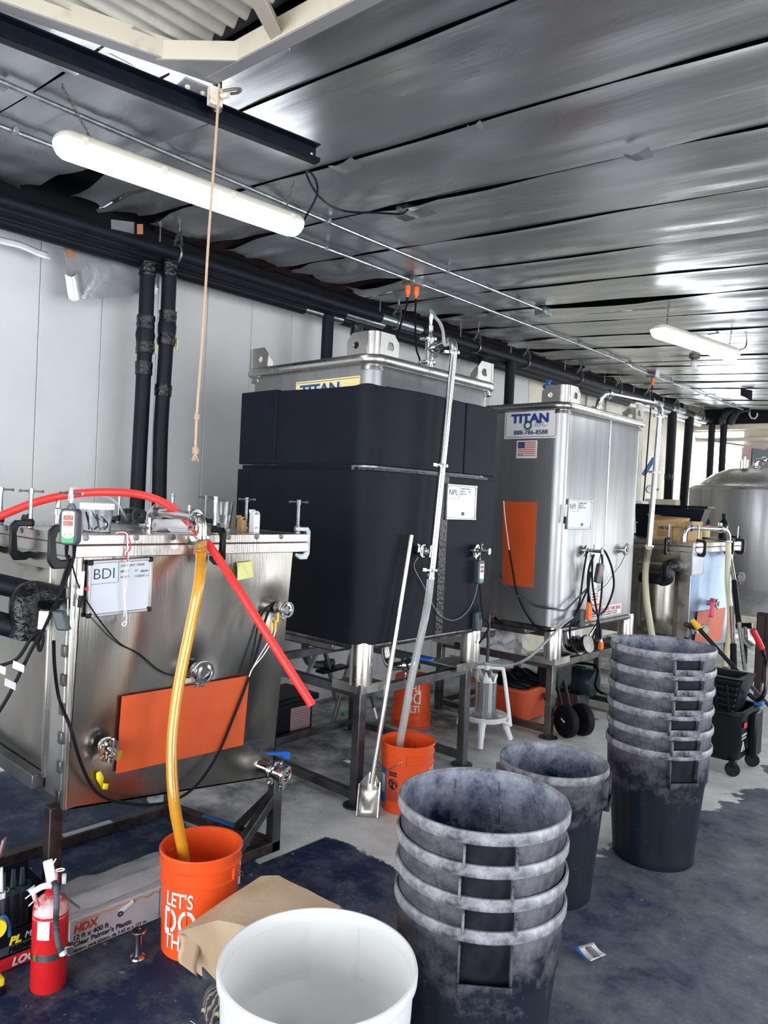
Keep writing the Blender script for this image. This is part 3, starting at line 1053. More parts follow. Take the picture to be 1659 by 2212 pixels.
# ------------------------------------------------------------------ insulated pipes along the wall
XP = -4.15
pr = thing('insulated_pipe', 'uppermost thick black insulated pipe under the ceiling', 'pipe', (XP, 1, 3.14), 'pipe rack along the wall')
MB().tube([(XP, -0.8, 3.135), (XP, 4.42, 3.15)], 0.045, 20).build('insulation', 'pipe_foam', pr)
MB().tube([(XP, 4.38, 3.15), (XP, 4.98, 3.152)], 0.037, 20).build('bare_section', 'zinc', pr)
MB().tube([(XP, 4.94, 3.152), (XP, 7.0, 3.155), (XP, 9.6, 3.155)], 0.045, 20).build('insulation', 'pipe_foam', pr)
MB().tube([(XP, 9.5, 3.155), (XP, 12.0, 3.16)], 0.042, 16).build('bare_section', 'zinc', pr)
for yy in (10.1, 10.9, 11.6):
    MB().tube([(XP, yy, 3.157), (XP, yy + 0.35, 3.157)], 0.045, 16).build('wrap', 'pipe_foam', pr)
rows = [(-4.23, 3.115, 0.042, 4.1, 4.55, 'second black insulated pipe, just below the uppermost one'),
        (-4.31, 3.085, 0.042, 3.75, 4.15, 'third and lowest black insulated pipe, closest to the wall')]
for x, z, r, ga, gb, lab in rows:
    o = thing('insulated_pipe', lab, 'pipe', (x, 1, z), 'pipe rack along the wall')
    if ga < 50:
        MB().tube([(x, -0.8, z), (x, ga, z + .01)], r, 16).build('insulation', 'pipe_foam', o)
        MB().tube([(x, ga - .03, z + .01), (x, gb + .03, z + .01)], r * 0.85, 16).build('bare_section', 'zinc', o)
        MB().tube([(x, gb, z + .01), (x, 9.4, z + .015)], r, 16).build('insulation', 'pipe_foam', o)
        MB().tube([(x, 9.3, z + .015), (x, 12.0, z + .015)], r * 0.9, 16).build('bare_section', 'panel_white', o)
    else:
        MB().tube([(x, -0.8, z), (x, 9.5, z + .01)], r, 16).build('insulation', 'pipe_foam', o)


def drop(x, y, ztop, zbot, label, wav=0.0, bulges=(), tapes=(), tag_z=None, r=0.045, lean=0.0, seed=1):
    o = thing('drop_pipe', label, 'pipe', (x, y, zbot), 'black pipes dropping down the wall')
    n = 36
    pts, rs = [], []
    for i in range(n + 1):
        z = ztop + (zbot - ztop) * i / n
        pts.append((x + lean * (ztop - z), y + wav * math.sin((ztop - z) * 2.6 + seed) * min(1, (ztop - z)), z))
        rr = r
        for bz in bulges:
            rr += 0.014 * math.exp(-((z - bz) / 0.05) ** 2)
        rs.append(rr)
    ins = MB().tube(pts, rs, 16).build('insulation', 'pipe_foam', o)
    for tz, h in tapes:
        def at(z):
            t = (ztop - z)
            return V((x + lean * t, y + wav * math.sin(t * 2.6 + seed) * min(1, t), z))
        rr = r + 0.006 + sum(0.012 * math.exp(-((tz - bz) / 0.06) ** 2) for bz in bulges)
        b = MB()
        m = 7
        b.tube([at(tz + h / 2 - h * k / (m - 1)) for k in range(m)], [rr + 0.004 * mnoise.noise(V((k * 1.7, tz * 9, seed))) for k in range(m)], 18)
        for v_ in b.v: v_ += V((1, 1, 0)) * 0.004 * mnoise.noise(v_ * 40)
        b.build('tape_wrap', 'tape_black', ins)
    if tag_z:
        MB().box(x + 0.01, x + 0.03, y + r + 0.012, y + r + 0.02, tag_z - 0.075, tag_z).build('valve_lever', 'yellow_pale', o, bevel=0.004)
    return o


drop(-4.20, 2.395, 3.06, 1.30, 'left-hand black drop pipe of the near pair, behind the first tank', 0.006, (2.62,), ((2.70, 0.08), (2.545, 0.07), (2.42, 0.08), (3.02, 0.08), (1.47, 0.1)), 2.59, seed=1)
drop(-4.17, 2.525, 3.10, 1.30, 'right-hand black drop pipe of the near pair, behind the first tank', 0.014, (2.68,), ((2.755, 0.07), (2.62, 0.08), (2.30, 0.07), (3.05, 0.1)), 2.64, seed=2)
drop(-4.28, 3.98, 3.09, 1.2, 'left black drop pipe of the pair behind the wrapped tank', 0.004, seed=3)
drop(-4.18, 4.20, 3.06, 1.2, 'right black drop pipe of the pair behind the wrapped tank', 0.004, seed=4, tapes=((3.0, 0.08),), tag_z=None)
drop(-4.20, 5.95, 3.10, 1.2, 'black drop pipe behind the gap between the two big tanks, left one', 0.004, seed=5, r=0.05, tapes=((2.98, 0.08),))
drop(-4.16, 6.36, 3.12, 1.2, 'black drop pipe behind the gap between the two big tanks, right one', 0.004, seed=6, r=0.05, tapes=((2.66, 0.07),))
drop(-4.20, 10.62, 3.12, 1.0, 'dark drop pipe left of the bright opening', 0.004, seed=7, r=0.062, tapes=((2.2, 0.08),))
drop(-4.20, 11.28, 3.12, 1.0, 'dark drop pipe at the left edge of the bright opening', 0.004, seed=8, r=0.062, lean=-0.02)
drop(-4.12, 12.0, 3.10, 2.1, 'left short dark drop pipe against the bright opening', 0.0, seed=9, r=0.05)
drop(-3.96, 12.05, 3.12, 2.1, 'right short dark drop pipe against the bright opening', 0.0, seed=10, r=0.05)
for k, xx in enumerate((-3.98, -3.84)):
    tag(MB().tube(spline([(xx, 12.0, 3.12), (xx + 0.06, 11.9, 3.18), (xx + 0.16, 11.8, 3.27), (xx + 0.3, 11.8, 3.30)], 5), 0.06, 14).build('insulated_bend', 'pipe_foam'),
        ('left' if k == 0 else 'right') + ' bent black insulated pipe at the far end of the rack', 'pipe')


def hanger(y, label, x=XP, zc_=3.15):
    o = thing('pipe_hanger', label, 'pipe hanger', (x, y, zc_), 'pipe hangers on threaded rods')
    zt_ = ceil_z(x) + 0.03
    MB().tube([(x + 0.02, y, zc_ + 0.13), (x + 0.02, y, zt_)], 0.006, 8).build('rod', 'zinc', o)
    MB().tube([(x - 0.17, y - 0.02, 2.96), (x - 0.17, y - 0.02, ceil_z(x - .17) + 0.03)], 0.006, 8).build('rod', 'zinc', o)
    MB().tube([V((x, y, zc_)) + V((0.053 * math.cos(t), 0, 0.053 * math.sin(t))) for t in [k * math.pi / 8 for k in range(16)]], 0.008, 6, closed=True).build('ring', 'zinc', o)
    MB().bar((x + 0.055, y, zc_ + 0.04), (x + 0.025, y, zc_ + 0.135), 0.02, 0.005, (0, 1, 0)).bar((x - 0.05, y, zc_ + 0.04), (x + 0.012, y, zc_ + 0.135), 0.02, 0.005, (0, 1, 0)).build('clevis', 'zinc', o)
    MB().cyl((x - 0.035, y, zc_ + 0.085), (x + 0.05, y, zc_ + 0.085), 0.006, 8).build('cross_bolt', 'zinc', o)
    MB().lathe([(0.011, -0.008), (0.011, 0.008)], (x + 0.02, y, zc_ + 0.155), n=6).build('nut', 'zinc', o)
    return o


for y, lab in ((2.56, 'nearest pipe hanger, above the near drop pipes'), (4.62, 'pipe hanger on the bare pipe section left of the orange plugs'), (5.75, 'pipe hanger above the top fittings of the wrapped tank'),
               (6.62, 'pipe hanger above the gap between the big tanks'), (7.75, 'pipe hanger above the blue valve knob'), (8.75, 'pipe hanger above the pipe of the steel tank'),
               (9.6, 'pipe hanger left of the far single orange plug cord'), (10.6, 'second farthest pipe hanger near the bright opening'), (11.6, 'farthest pipe hanger near the bright opening')):
    hanger(y, lab)

# torn foil hanging down the wall at left
def flap(a, b_):
    p = PX(135 + 200 * a, 520 + (128 - 55 * a) * b_ + 45 * a, -4.40)
    return p + V((0.05 * math.sin(a * 7 + b_ * 3) * b_ + 0.05 * b_, 0, 0.012 * mnoise.noise(V((a * 6, b_ * 5, 0)))))


o = thing('torn_foil', 'torn silver foil sheet hanging down behind the pipes at left', 'foil', PX(230, 560, -4.4))
MB().grid(flap, 18, 10).build('sheet', 'foil_bright', o, smooth=180)
MB().grid(lambda a, b_: PX(140 + 34 * a + 8 * b_, 592 + 52 * b_ + 8 * math.sin(a * 5), -4.33) + V((0.03 * math.sin(a * 3.1), 0, 0)), 6, 6).build('curled_corner', 'foil_bright', o, smooth=180)
MB().grid(lambda a, b_: PX(143 + 13 * a + 10 * b_, 535 + 55 * b_, -4.37), 1, 4).build('tape_strip', 'brown_strip', o, smooth=180)
MB().grid(lambda a, b_: PX(240 + 50 * a, 474 + 34 * b_ + 6 * a, -4.05 - 0.1 * b_), 5, 4).build('upper_scrap', 'foil_bright', o, smooth=180)
MB().grid(lambda a, b_: PX(296 + 13 * a, 484 + 22 * b_, -4.05), 2, 2).build('tape_strip', 'brown_strip', o, smooth=180)
tag(MB().grid(lambda a, b_: PX(-30 + 134 * a, 500 + (44 * a) + 18 * b_ + 2 * math.sin(a * 9), -4.42) + V((0.03 * b_, 0, 0)), 10, 3).build('foil_strip', 'white', solid=0.004), 'creased white foil edging strip below the pipes at far left', 'strip')

# ------------------------------------------------------------------ shared fittings
def port(root, p, n, L=0.06, r=0.022, clamp_at=None, wing=(0, 0, -1), end=None, m='chrome'):
    """a short sanitary ferrule with a wing-nut clamp; three parts of root"""
    p, n = V(p), V(n).normalized()
    MB().lathe([(r * 1.25, 0), (r * 1.25, 0.004), (r, 0.008), (r, L), (r * 1.45, L + 0.003), (r * 1.45, L + 0.010), (r * 0.9, L + 0.012), (r * .85, L + .004), (0, L + .004)], p, n, 24).build('port', m, root)
    pt_ = LAST[0]
    c = p + n * (L + 0.004)
    MB().ring([(r * 1.4, -0.010), (r * 1.72, -0.010), (r * 1.78, 0), (r * 1.72, 0.010), (r * 1.4, 0.010)], c, n, 24).build('clamp', m, pt_)
    wv = V(wing).normalized()
    sd_ = wv.cross(n)
    k = c + wv * r * 1.9
    b = MB().obox(k - sd_ * 0.008, wv, n, sd_, 0.011, 0.008, 0.004).obox(k + sd_ * 0.008, wv, n, sd_, 0.011, 0.008, 0.004)
    b.cyl(k - sd_ * 0.016, k + sd_ * 0.026, 0.0035, 8)
    b.obox(k + sd_ * 0.024 + wv * 0.008, wv + sd_ * .4, n, sd_, 0.010, 0.003, 0.004).obox(k + sd_ * 0.024 - wv * 0.008, wv - sd_ * .4, n, sd_, 0.010, 0.003, 0.004)
    b.build('wing_nut', m, pt_)


def sample_valve(root, p, n, up=(0, 0, 1), rod=0.07):
    p, n, up = V(p), V(n).normalized(), V(up)
    port(root, p, n, 0.028, 0.022, wing=up * -1 + n.cross(up) * 0.4)
    q = p + n * 0.035
    MB().lathe([(0.014, 0), (0.014, rod), (0.020, rod + 0.002), (0.020, rod + 0.008), (0, rod + 0.008)], q, n, 20).build('stem', 'chrome', root)
    st_ = LAST[0]
    MB().tube([q + n * rod * .45, q + n * rod * .45 + up * 0.035, q + n * rod * .45 + up * 0.045], [0.005, 0.005, 0.009], 8).build('lever', 'chrome', st_)
    MB().lathe([(0.004, 0), (0.004, 0.022), (0.007, 0.024), (0.005, 0.034), (0.007, 0.036), (0.003, 0.05)], q + n * rod * .3, -up, 10).build('spout', 'chrome', st_)


def tclamp_joint(root, c, d, r, m='chrome', wing=(0, 0, -1)):
    c, d = V(c), V(d).normalized()
    MB().ring([(r, -0.009), (r * 1.6, -0.009), (r * 1.7, 0), (r * 1.6, 0.009), (r, 0.009)], c, d, 22).build('clamp', m, root)
    cl_ = LAST[0]
    wv = V(wing) - d * V(wing).dot(d)
    wv.normalize()
    sd_ = wv.cross(d)
    k = c + wv * r * 2.0
    MB().obox(k, wv, d, sd_, 0.013, 0.008, 0.010).cyl(k - sd_ * 0.02, k + sd_ * 0.03, 0.0035, 8).obox(k + sd_ * 0.03, wv, d, sd_, 0.014, 0.003, 0.004).build('wing_nut', m, cl_)


def whiteboard(o, u, v, wdt, hgt, label, title, lines, parent=None, tsize=0.05, lsize=0.014, magnet=None, title_box=(0.3, 0.3), corner='black_plastic'):
    """magnetic board: o = lower left corner on the tank, u right, v up"""
    o, u, v = V(o), V(u).normalized(), V(v).normalized()
    n = u.cross(v)
    t = thing('whiteboard', label, 'whiteboard', o)
    fw = 0.012
    MB().obox(o + u * wdt / 2 + v * hgt / 2 + n * 0.006, u, v, n, wdt / 2 - 0.004, hgt / 2 - 0.004, 0.004).build('panel', 'white_board', t, smooth=0)
    b = MB()
    for c, a, bb in ((u * wdt / 2 + v * fw / 2, wdt / 2, fw / 2), (u * wdt / 2 + v * (hgt - fw / 2), wdt / 2, fw / 2)):
        MB().obox(o + c + n * 0.008, u, v, n, a - .008, bb, 0.007).build('frame', 'board_frame', t, bevel=0.003)
    for c, a, bb in ((u * fw / 2 + v * hgt / 2, fw / 2, hgt / 2), (u * (wdt - fw / 2) + v * hgt / 2, fw / 2, hgt / 2)):
        MB().obox(o + c + n * 0.008, u, v, n, a, bb - .008, 0.007).build('frame', 'board_frame', t, bevel=0.003)
    for i in (0, 1):
        for j in (0, 1):
            MB().obox(o + u * (fw * .7 + i * (wdt - fw * 1.4)) + v * (fw * .7 + j * (hgt - fw * 1.4)) + n * 0.009, u, v, n, fw * .8, fw * .8, 0.008).build('corner_cap', corner, t, bevel=0.004)
    s = n * 0.0105
    tb = (wdt * title_box[0], hgt * title_box[1])
    text(title, tsize, o + u * (fw + 0.006) + v * (hgt - fw - tb[1] + (tb[1] - tsize * .72) / 2) + s, u, v, 'ink', t, 'title_writing', thick=-0.012, depth=0.0003)
    x0 = fw + tb[0] + 0.006
    MB().obox(o + u * (x0 - .003) + v * (hgt - fw - tb[1] / 2) + s, u, v, n, 0.0007, tb[1] / 2, 0.0004).obox(o + u * (fw + tb[0] / 2) + v * (hgt - fw - tb[1]) + s, u, v, n, tb[0] / 2, 0.0007, 0.0004).build('ruled_line', 'ink_soft', t, smooth=0)
    for i, (dx, dy, ln) in enumerate(lines):
        text(ln, lsize, o + u * (x0 + dx) + v * (hgt - fw - dy - lsize) + s, u, v, 'ink', t, 'writing', shear=0.25, depth=0.0003)
    return t


# ------------------------------------------------------------------ first square tank
XF = -2.68
t1 = thing('square_tank', 'square stainless tank with orange plate at front left, lid clamped shut', 'tank', (-3.15, 1.8, 0))
BUMPS = [(1.82, .93, .02, .09), (1.42, .70, .022, .08), (2.245, 1.16, .02, .08), (2.2, .48, .02, .10), (1.35, 1.05, .012, .22), (1.9, 1.2, .010, .25), (2.15, .75, .014, .2), (1.65, .75, .006, .2)]


def face1(a, b_):
    z_t = 1.43
    y0, y1 = 1.288 + 0.03 * b_, 2.262 + 0.07 * b_
    y = y0 + (y1 - y0) * a
    zb = 0.497 - 0.115 * a
    z = zb + (z_t - zb) * b_
    edge = min(1, min(a, 1 - a) * 7) * min(1, min(b_, 1 - b_) * 7)
    x = XF + 0.004 * edge
    for py_, pz_, h, rr in BUMPS:
        x -= 0.9 * h * math.exp(-((y - py_) ** 2 + (z - pz_) ** 2) / rr ** 2) * edge
    x += 0.0055 * mnoise.noise(V((y * 3.0, z * 1.2, 4))) * edge + 0.004 * mnoise.noise(V((y * 8.0, z * 2.2, 8))) * edge
    return (x, y, z)


MB().grid(face1, 70, 64).build('front_shell', 'steel_tank', t1, smooth=180)
b = MB()
b.add([(XF, 1.28, .49), (XF, 2.27, .375), (-3.55, 2.27, .40), (-3.55, 1.28, .52), (XF - .001, 1.28, 1.43), (XF - .001, 2.32, 1.43), (-3.55, 2.32, 1.43), (-3.55, 1.28, 1.43)],
      [(3, 2, 1, 0), (0, 4, 7, 3), (1, 2, 6, 5), (2, 3, 7, 6)])
b.build('shell', 'steel_tank', t1, smooth=0)


def jack(a, b_):
    x = -2.835 - 0.67 * a
    zb = 0.60 + 0.02 * a
    z = zb + (1.36 - zb) * b_
    e_ = min(1, a * 6) * min(1, (1 - a) * 6) * min(1, b_ * 5) * min(1, (1 - b_) * 8)
    y = 1.279 - 0.03 * e_ - 0.010 * e_ * mnoise.noise(V((x * 3, z * 2.0, 2))) - 0.022 * e_ * math.sin(z * 5 + x * 4)
    return (x, y, z)


MB().grid(jack, 34, 34).build('side_jacket', 'steel_tank', t1, smooth=180)
MB().box(-2.84, -2.822, 1.258, 1.282, 0.57, 1.38).build('jacket_edge', 'steel', t1, bevel=0.006)
MB().box(-2.825, -2.695, 1.270, 1.281, 0.52, 1.425).build('corner_strip', 'steel', t1, bevel=0.006)
MB().box(-2.70, XF + 0.008, 1.272, 1.292, 0.49, 1.43).build('corner_edge', 'steel', t1, bevel=0.006)
MB().box(-2.70, XF - .006, 1.275, 1.335, 0.49, 1.43).build('corner_backing', 'steel', t1, smooth=0)
for i in range(8):
    z = 1.29 - i * 0.107
    MB().box(-2.72, -2.69, 1.262, 1.275, z - 0.022, z + 0.022).build('weld_tab', 'steel_dull', t1, bevel=0.003)
# rim flange, gasket and lid
MB().box(-3.62, -2.635, 1.262, 2.388, 1.424, 1.468).build('rim_flange', 'steel', t1, bevel=0.003)
MB().box(-3.615, -2.645, 1.272, 2.378, 1.467, 1.472).build('gasket', 'gasket_red', t1, smooth=0)
b = MB().box(-3.62, -2.635, 1.262, 2.388, 1.471, 1.508)
b.build('lid', 'steel', t1, bevel=0.003)
for yy in (1.30, 1.50, 1.66, 1.80, 1.93, 2.08, 2.22):
    MB().lathe([(0.012, 0), (0.012, 0.002), (0.009, 0.003), (0, 0.0015)], (-2.635, yy, 1.497), X3, 12).build('slot', 'steel_dull', t1)
for xx in (-2.8, -2.95, -3.1, -3.25):
    MB().lathe([(0.012, 0), (0.012, 0.002), (0.009, 0.003), (0, 0.0015)], (xx, 1.262, 1.497), -Y3, 12).build('slot', 'steel_dull', t1)
# frame
for nm, x0, y0, z1 in (('leg', -2.752, 1.238, 0.50), ('leg', -2.745, 2.295, 0.43), ('leg', -3.42, 2.16, 0.45), ('leg', -3.42, 1.26, 0.52)):
    MB().box(x0, x0 + 0.05, y0, y0 + 0.05, 0.0, z1).build(nm, 'steel_stand_old' if y0 < 2 else 'steel_stand', t1, bevel=0.004)
MB().bar((-2.85, 1.255, 0.555), (-3.6, 1.255, 0.565), 0.045, 0.055).build('side_rail', 'steel_stand', t1, bevel=0.003)
for p, q in (((-3.395, 1.2, 0.027), (-3.395, 2.22, 0.027)), ((-3.39, 2.19, 0.027), (-2.70, 2.32, 0.027)), ((-2.72, 1.28, 0.027), (-2.72, 2.345, 0.027))):
    MB().bar(p, q, 0.05, 0.05).build('base_beam', 'steel_stand_old', t1, bevel=0.003)
MB().bar((-3.395, 1.62, 0.0535), (-3.395, 1.86, 0.0535), 0.035, 0.003).build('paint_drip', 'board_frame', t1, smooth=0)
MB().bar((-3.16, 2.233, 0.0535), (-2.95, 2.273, 0.0535), 0.03, 0.003).build('paint_drip', 'blue_plain', t1, smooth=0)
MB().bar((-2.72, 2.32, 0.27), (-2.72, 2.10, 0.05), 0.04, 0.04).build('brace', 'steel_stand', t1, bevel=0.003)
MB().bar((-2.74, 2.32, 0.27), (-2.95, 2.29, 0.05), 0.035, 0.035).build('brace', 'steel_stand_old', t1, bevel=0.003)
# orange heating plate, notes and tape
b = MB()
for i in range(2):
    xx = XF + 0.020 + 0.004 * i
    b.v += [V((xx, *PX(*q, XF + .02).yz)) for q in ((250, 1671), (524, 1609), (538, 1459), (263, 1504))]
b.f += [(0, 1, 2, 3), (7, 6, 5, 4), (0, 4, 5, 1), (1, 5, 6, 2), (2, 6, 7, 3), (3, 7, 4, 0)]
tag(b.build('heating_plate', 'orange_pad', t1, smooth=0), 'flat orange plate')
port(t1, (XF + .004, 1.825, .935), (1, 0, 0), 0.05, 0.026, wing=(0, -.3, -1))
sample_valve(t1, (XF + .004, 1.425, .705), (1, 0, -.12))
port(t1, (XF + .004, 2.25, 1.165), (1, 0, 0), 0.06, 0.021, wing=(0, -.6, -1))
# drain valve with blue lever
q = V((XF - 0.02, 2.19, 0.445))
e_ = V((-2.56, 2.235, 0.425))
MB().tube([q, q.lerp(e_, 0.55)], 0.026, 18).build('drain_pipe', 'chrome', t1)
dn = (e_ - q).normalized()
MB().lathe([(0.026, -0.075), (0.042, -0.073), (0.042, -0.06), (0.03, -0.058), (0.036, -0.04), (0.036, -0.012), (0.03, -0.006), (0.042, 0.0), (0.042, 0.012), (0.026, 0.014), (0.024, -0.004), (0, -0.004)], e_, dn, 24).build('ball_valve', 'chrome', t1)
MB().cyl(e_ - dn * .025, e_ - dn * .025 + Z3 * 0.055, 0.009, 10).build('valve_stem', 'chrome', t1)
h0, h1 = PX(628, 1632, -2.585), PX(566, 1628, -2.60)
b = MB()
b.prism([(0, -.018), (0, .012), (0.02, .016), (0.13, .004), (0.135, -.004), (0.05, -.006), (0.03, -.02)], h0, (h1 - h0).normalized(), Z3, 0.022)
b.build('lever', 'blue_handle', t1, bevel=0.004)
tclamp_joint(t1, e_ - dn * 0.066, dn, 0.026, wing=(-.2, 0, -1))
tclamp_joint(t1, e_ + dn * 0.0, dn, 0.026, wing=(.3, 0, -1))
# manifold on the lid
b0 = PZ(325, 1146, 1.508)
b1 = V((b0.x, b0.y, 1.575))
x_end = -2.555
e1 = PX(436, 1140, x_end)
MB().lathe([(0.034, 0), (0.034, 0.006), (0.02, 0.008), (0.02, 0.06)], b0, Z3, 20).build('lid_port', 'chrome', t1)
tclamp_joint(t1, b0 + Z3 * 0.02, Z3, 0.02, wing=(-1, -.5, 0))
hd = V((e1.x - b0.x, e1.y - b0.y, 0)).normalized()
top = 1.592
a0 = V((b0.x, b0.y, 1.555))
a1 = V((b0.x, b0.y, top)) + hd * 0.038
z0_ = V((e1.x, e1.y, 0)) - hd * 0.04
a2 = V((z0_.x, z0_.y, top - .012))
a3 = V((e1.x, e1.y, 1.50))
MB().tube(elbow(a0, Z3, a1), 0.021, 16).build('elbow', 'chrome', t1)
MB().tube([a1, a2], 0.020, 16).build('cross_tube', 'chrome', t1)
MB().tube(elbow(a2, hd, a3 + Z3 * 0.03) + [a3], 0.021, 16).build('elbow', 'chrome', t1)
tclamp_joint(t1, a1 + hd * 0.012, hd, 0.02, wing=(0, 0, 1))
tclamp_joint(t1, a2 - hd * 0.004, hd, 0.02, wing=(0, 0, -1))
tclamp_joint(t1, a3, Z3, 0.02, wing=(.3, -1, 0))
MB().lathe([(0.014, 0), (0.018, 0.008), (0.018, 0.03), (0, 0.034)], a3 + V((0.02, -0.045, -.005)), V((.4, -.6, -.1)), 14).build('hose_barb_cap', 'chrome', t1)
# yellow sampling hose
hs = tag(MB().tube(spline([a3 - Z3 * 0.0, PX(434, 1195, -2.58), PD(430, 1260, 2.93), PD(408, 1370, 2.90), PD(386, 1480, 2.86), PD(373, 1580, 2.82), PD(371, 1660, 2.79), PD(377, 1740, 2.77), PD(388, 1800, 2.79), PD(397, 1850, 2.80), PD(403, 1900, 2.80), PD(405, 1930, 2.80)], 6), 0.0215, 16).build('hose', 'yellow_hose'), 'amber liquid filled hose from the front tank into the near orange bucket', 'hose')
MB().lathe([(0.0218, 0.05), (0.0228, 0.045), (0.0228, 0.0), (0.021, -0.004)], a3 - Z3 * 0.055, Z3, 16).build('hose_tail', 'clear', t1)

# red hose lying across the lid
rh = thing('red_hose', 'stiff bright red hose arched over the front tank, end hanging free', 'hose', PD(440, 1160, 3.02))
rpts = [PD(-60, 1140, 3.05), PD(0, 1115, 3.08), PD(80, 1084, 3.12), PD(160, 1067, 3.15), PD(240, 1063, 3.15), PD(310, 1070, 3.13), PD(365, 1092, 3.13), PX(410, 1130, -2.665), PX(452, 1178, -2.610), PD(505, 1258, 2.98), PD(560, 1344, 2.92), PD(620, 1438, 2.89), PD(674, 1523, 2.87)]
rc = spline(rpts, 6)
MB().tube(rc, 0.0165, 16, cap=False).tube(rc[-3:], 0.011, 16, cap=False).build('hose_wall', 'red_hose', rh)
dlast = (rc[-1] - rc[-2]).normalized()
MB().ring([(0.011, -.001), (0.0165, -.001), (0.0165, 0.0005), (0.011, 0.0005)], rc[-1], dlast, 16).build('cut_end', 'red_hose', rh)
MB().lathe([(0.011, -0.001), (0, -0.0012)], rc[-3], dlast, 12).build('bore', 'red_plain', rh)


# clamps
def make_cclamp(metal):
    o = thing('c_clamp', 'black clamp', 'clamp', (0, 0, 0), 'clamps round the tank lid')
    poly = [(-0.030, 0.030), (0.045, 0.030), (0.062, 0.010), (0.062, -0.100), (0.045, -0.128), (0.0, -0.128), (-0.030, -0.112), (-0.030, -0.092), (0.012, -0.098), (0.032, -0.088), (0.038, -0.02), (0.030, 0.006), (-0.030, 0.008)]
    MB().prism([(a, c) for a, c in poly], (0, 0.010, 0), (1, 0, 0), (0, 0, 1), 0.020).build('frame', metal, o, bevel=0.004)
    sc_ = MB().tube([(-0.015, 0, 0.002), (-0.015, 0, 0.145)], 0.0075, 10).build('screw', 'zinc', o)
    MB().lathe([(0.013, 0.0), (0.013, 0.005), (0.007, 0.010)], (-0.015, 0, 0.0), n=12).build('swivel_pad', 'zinc', sc_)
    MB().lathe([(0.010, -.012), (0.010, .012)], (-0.015, 0, 0.145), n=10).build('screw_head', 'zinc', sc_)
    b = MB().tube([(-0.015, -0.045, 0.147), (-0.015, 0.045, 0.147)], 0.004, 8)
    for s_ in (-1, 1): b.lathe([(0.006, -.004), (0.006, .004)], (-0.015, s_ * 0.045, 0.147), Y3, 8)
    b.build('tommy_bar', 'zinc', sc_)
    MB().lathe([(0.011, 0.004), (0.013, 0.012), (0.013, 0.030), (0.010, 0.036)], (-0.015, 0, 0.0), n=12).build('boss', metal, o)
    return o


CB = make_cclamp('black_iron')
CS = make_cclamp('zinc')
spots = [(-2.70, 1.255, -90, 0, 'black clamp at the front left lid corner behind the controller', 0, 25), (-3.06, 1.262, -90, 0, 'black clamp on the left lid edge, second from the front corner', 0, 40),
         (-3.36, 1.262, -90, 0, 'black clamp on the left lid edge, cut by the photo edge', 0, 80), (-3.62, 1.50, 180, 0, 'black clamp on the rear lid edge, behind the red hose at far left', 0, 60),
         (-3.62, 1.95, 180, 0, 'black clamp on the rear lid edge, behind the plastic container', 0, 70), (-3.62, 2.26, 180, 0, 'black clamp on the rear lid edge, behind the bent pipe', 0, 60),
         (-3.46, 2.388, 90, 0, 'black clamp on the right lid edge, left of the water glass', 0, 90), (-3.10, 2.388, 90, 0, 'black clamp on the right lid edge, behind the small boxes', 0, 20),
         (-2.70, 2.388, 90, 1, 'silver clamp at the right front corner of the lid', 0, 75), (-2.635, 1.865, 0, 0, 'black clamp on the front lid edge beside the elbow', 0, 10)]
first = [True, True]
for x, y, a, kind, lab, dz, turn in spots:
    src = (CB, CS)[kind]
    c = src if first[kind] else copy_tree(src)
    first[kind] = False
    c.location = (x, y, 1.509)
    c.rotation_euler = (0, 0, R(a))
    c['label'] = lab
    for ch in [q_ for q_ in bpy.data.objects if q_.parent and q_.parent.parent == c and q_.name.startswith('tommy_bar')]:
        pv = Matrix.Translation((-0.015, 0, 0)) @ Matrix.Rotation(R(turn), 4, 'Z') @ Matrix.Translation((0.015, 0, 0))
        ch.matrix_local = pv

# things on the lid
LZ = 1.508
p = PZ(211, 1149, LZ) + V((-0.03, 0.01, 0))
o = thing('deli_container', 'clear plastic tub with ridged white lid holding small parts', 'container', p)
MB().lathe([(0.050, 0.001), (0.052, 0.004), (0.060, 0.09), (0.060, 0.093), (0.058, 0.093), (0.050, 0.005), (0, 0.004)], p, n=32).build('tub', 'clear', o)
MB().lathe([(0.061, 0.088), (0.064, 0.088), (0.064, 0.112), (0.058, 0.114), (0, 0.112)], p, n=64, rmod=lambda t, z, i: 0.0012 * math.cos(32 * t) if i in (1, 2) else 0).build('lid', 'white', o)
for i in range(6):
    a = i * 1.1
    c = p + V((0.028 * math.cos(a), 0.028 * math.sin(a), 0.012))
    MB().tube(spline([c, c + V((0.01, 0.02 * math.cos(a), 0.02)), c + V((-0.01, -.01, 0.045 + .005 * i))], 5), 0.0035, 6).build('loose_part', ('steel', 'black_plastic', 'ink_soft')[i % 3], o)
p = PZ(482, 1148, LZ) + V((-0.03, 0.02, 0))
o = thing('pint_glass', 'pint glass half full of water on the lid', 'glass', p)
MB().lathe([(0.030, 0), (0.030, 0.003), (0.044, 0.135), (0.0415, 0.135), (0.028, 0.012), (0, 0.010)], p, n=32).build('glass', 'glass', o)
MB().lathe([(0.0275, 0.0125), (0.0345, 0.075), (0, 0.075)], p, n=32).build('water', 'water', o)
tag(MB().box(p.x - 0.01, p.x + 0.01, p.y - 0.005, p.y + 0.02, p.z + 0.013, p.z + 0.04).build('paper_tag', 'paper', o), 'white tag in the glass')


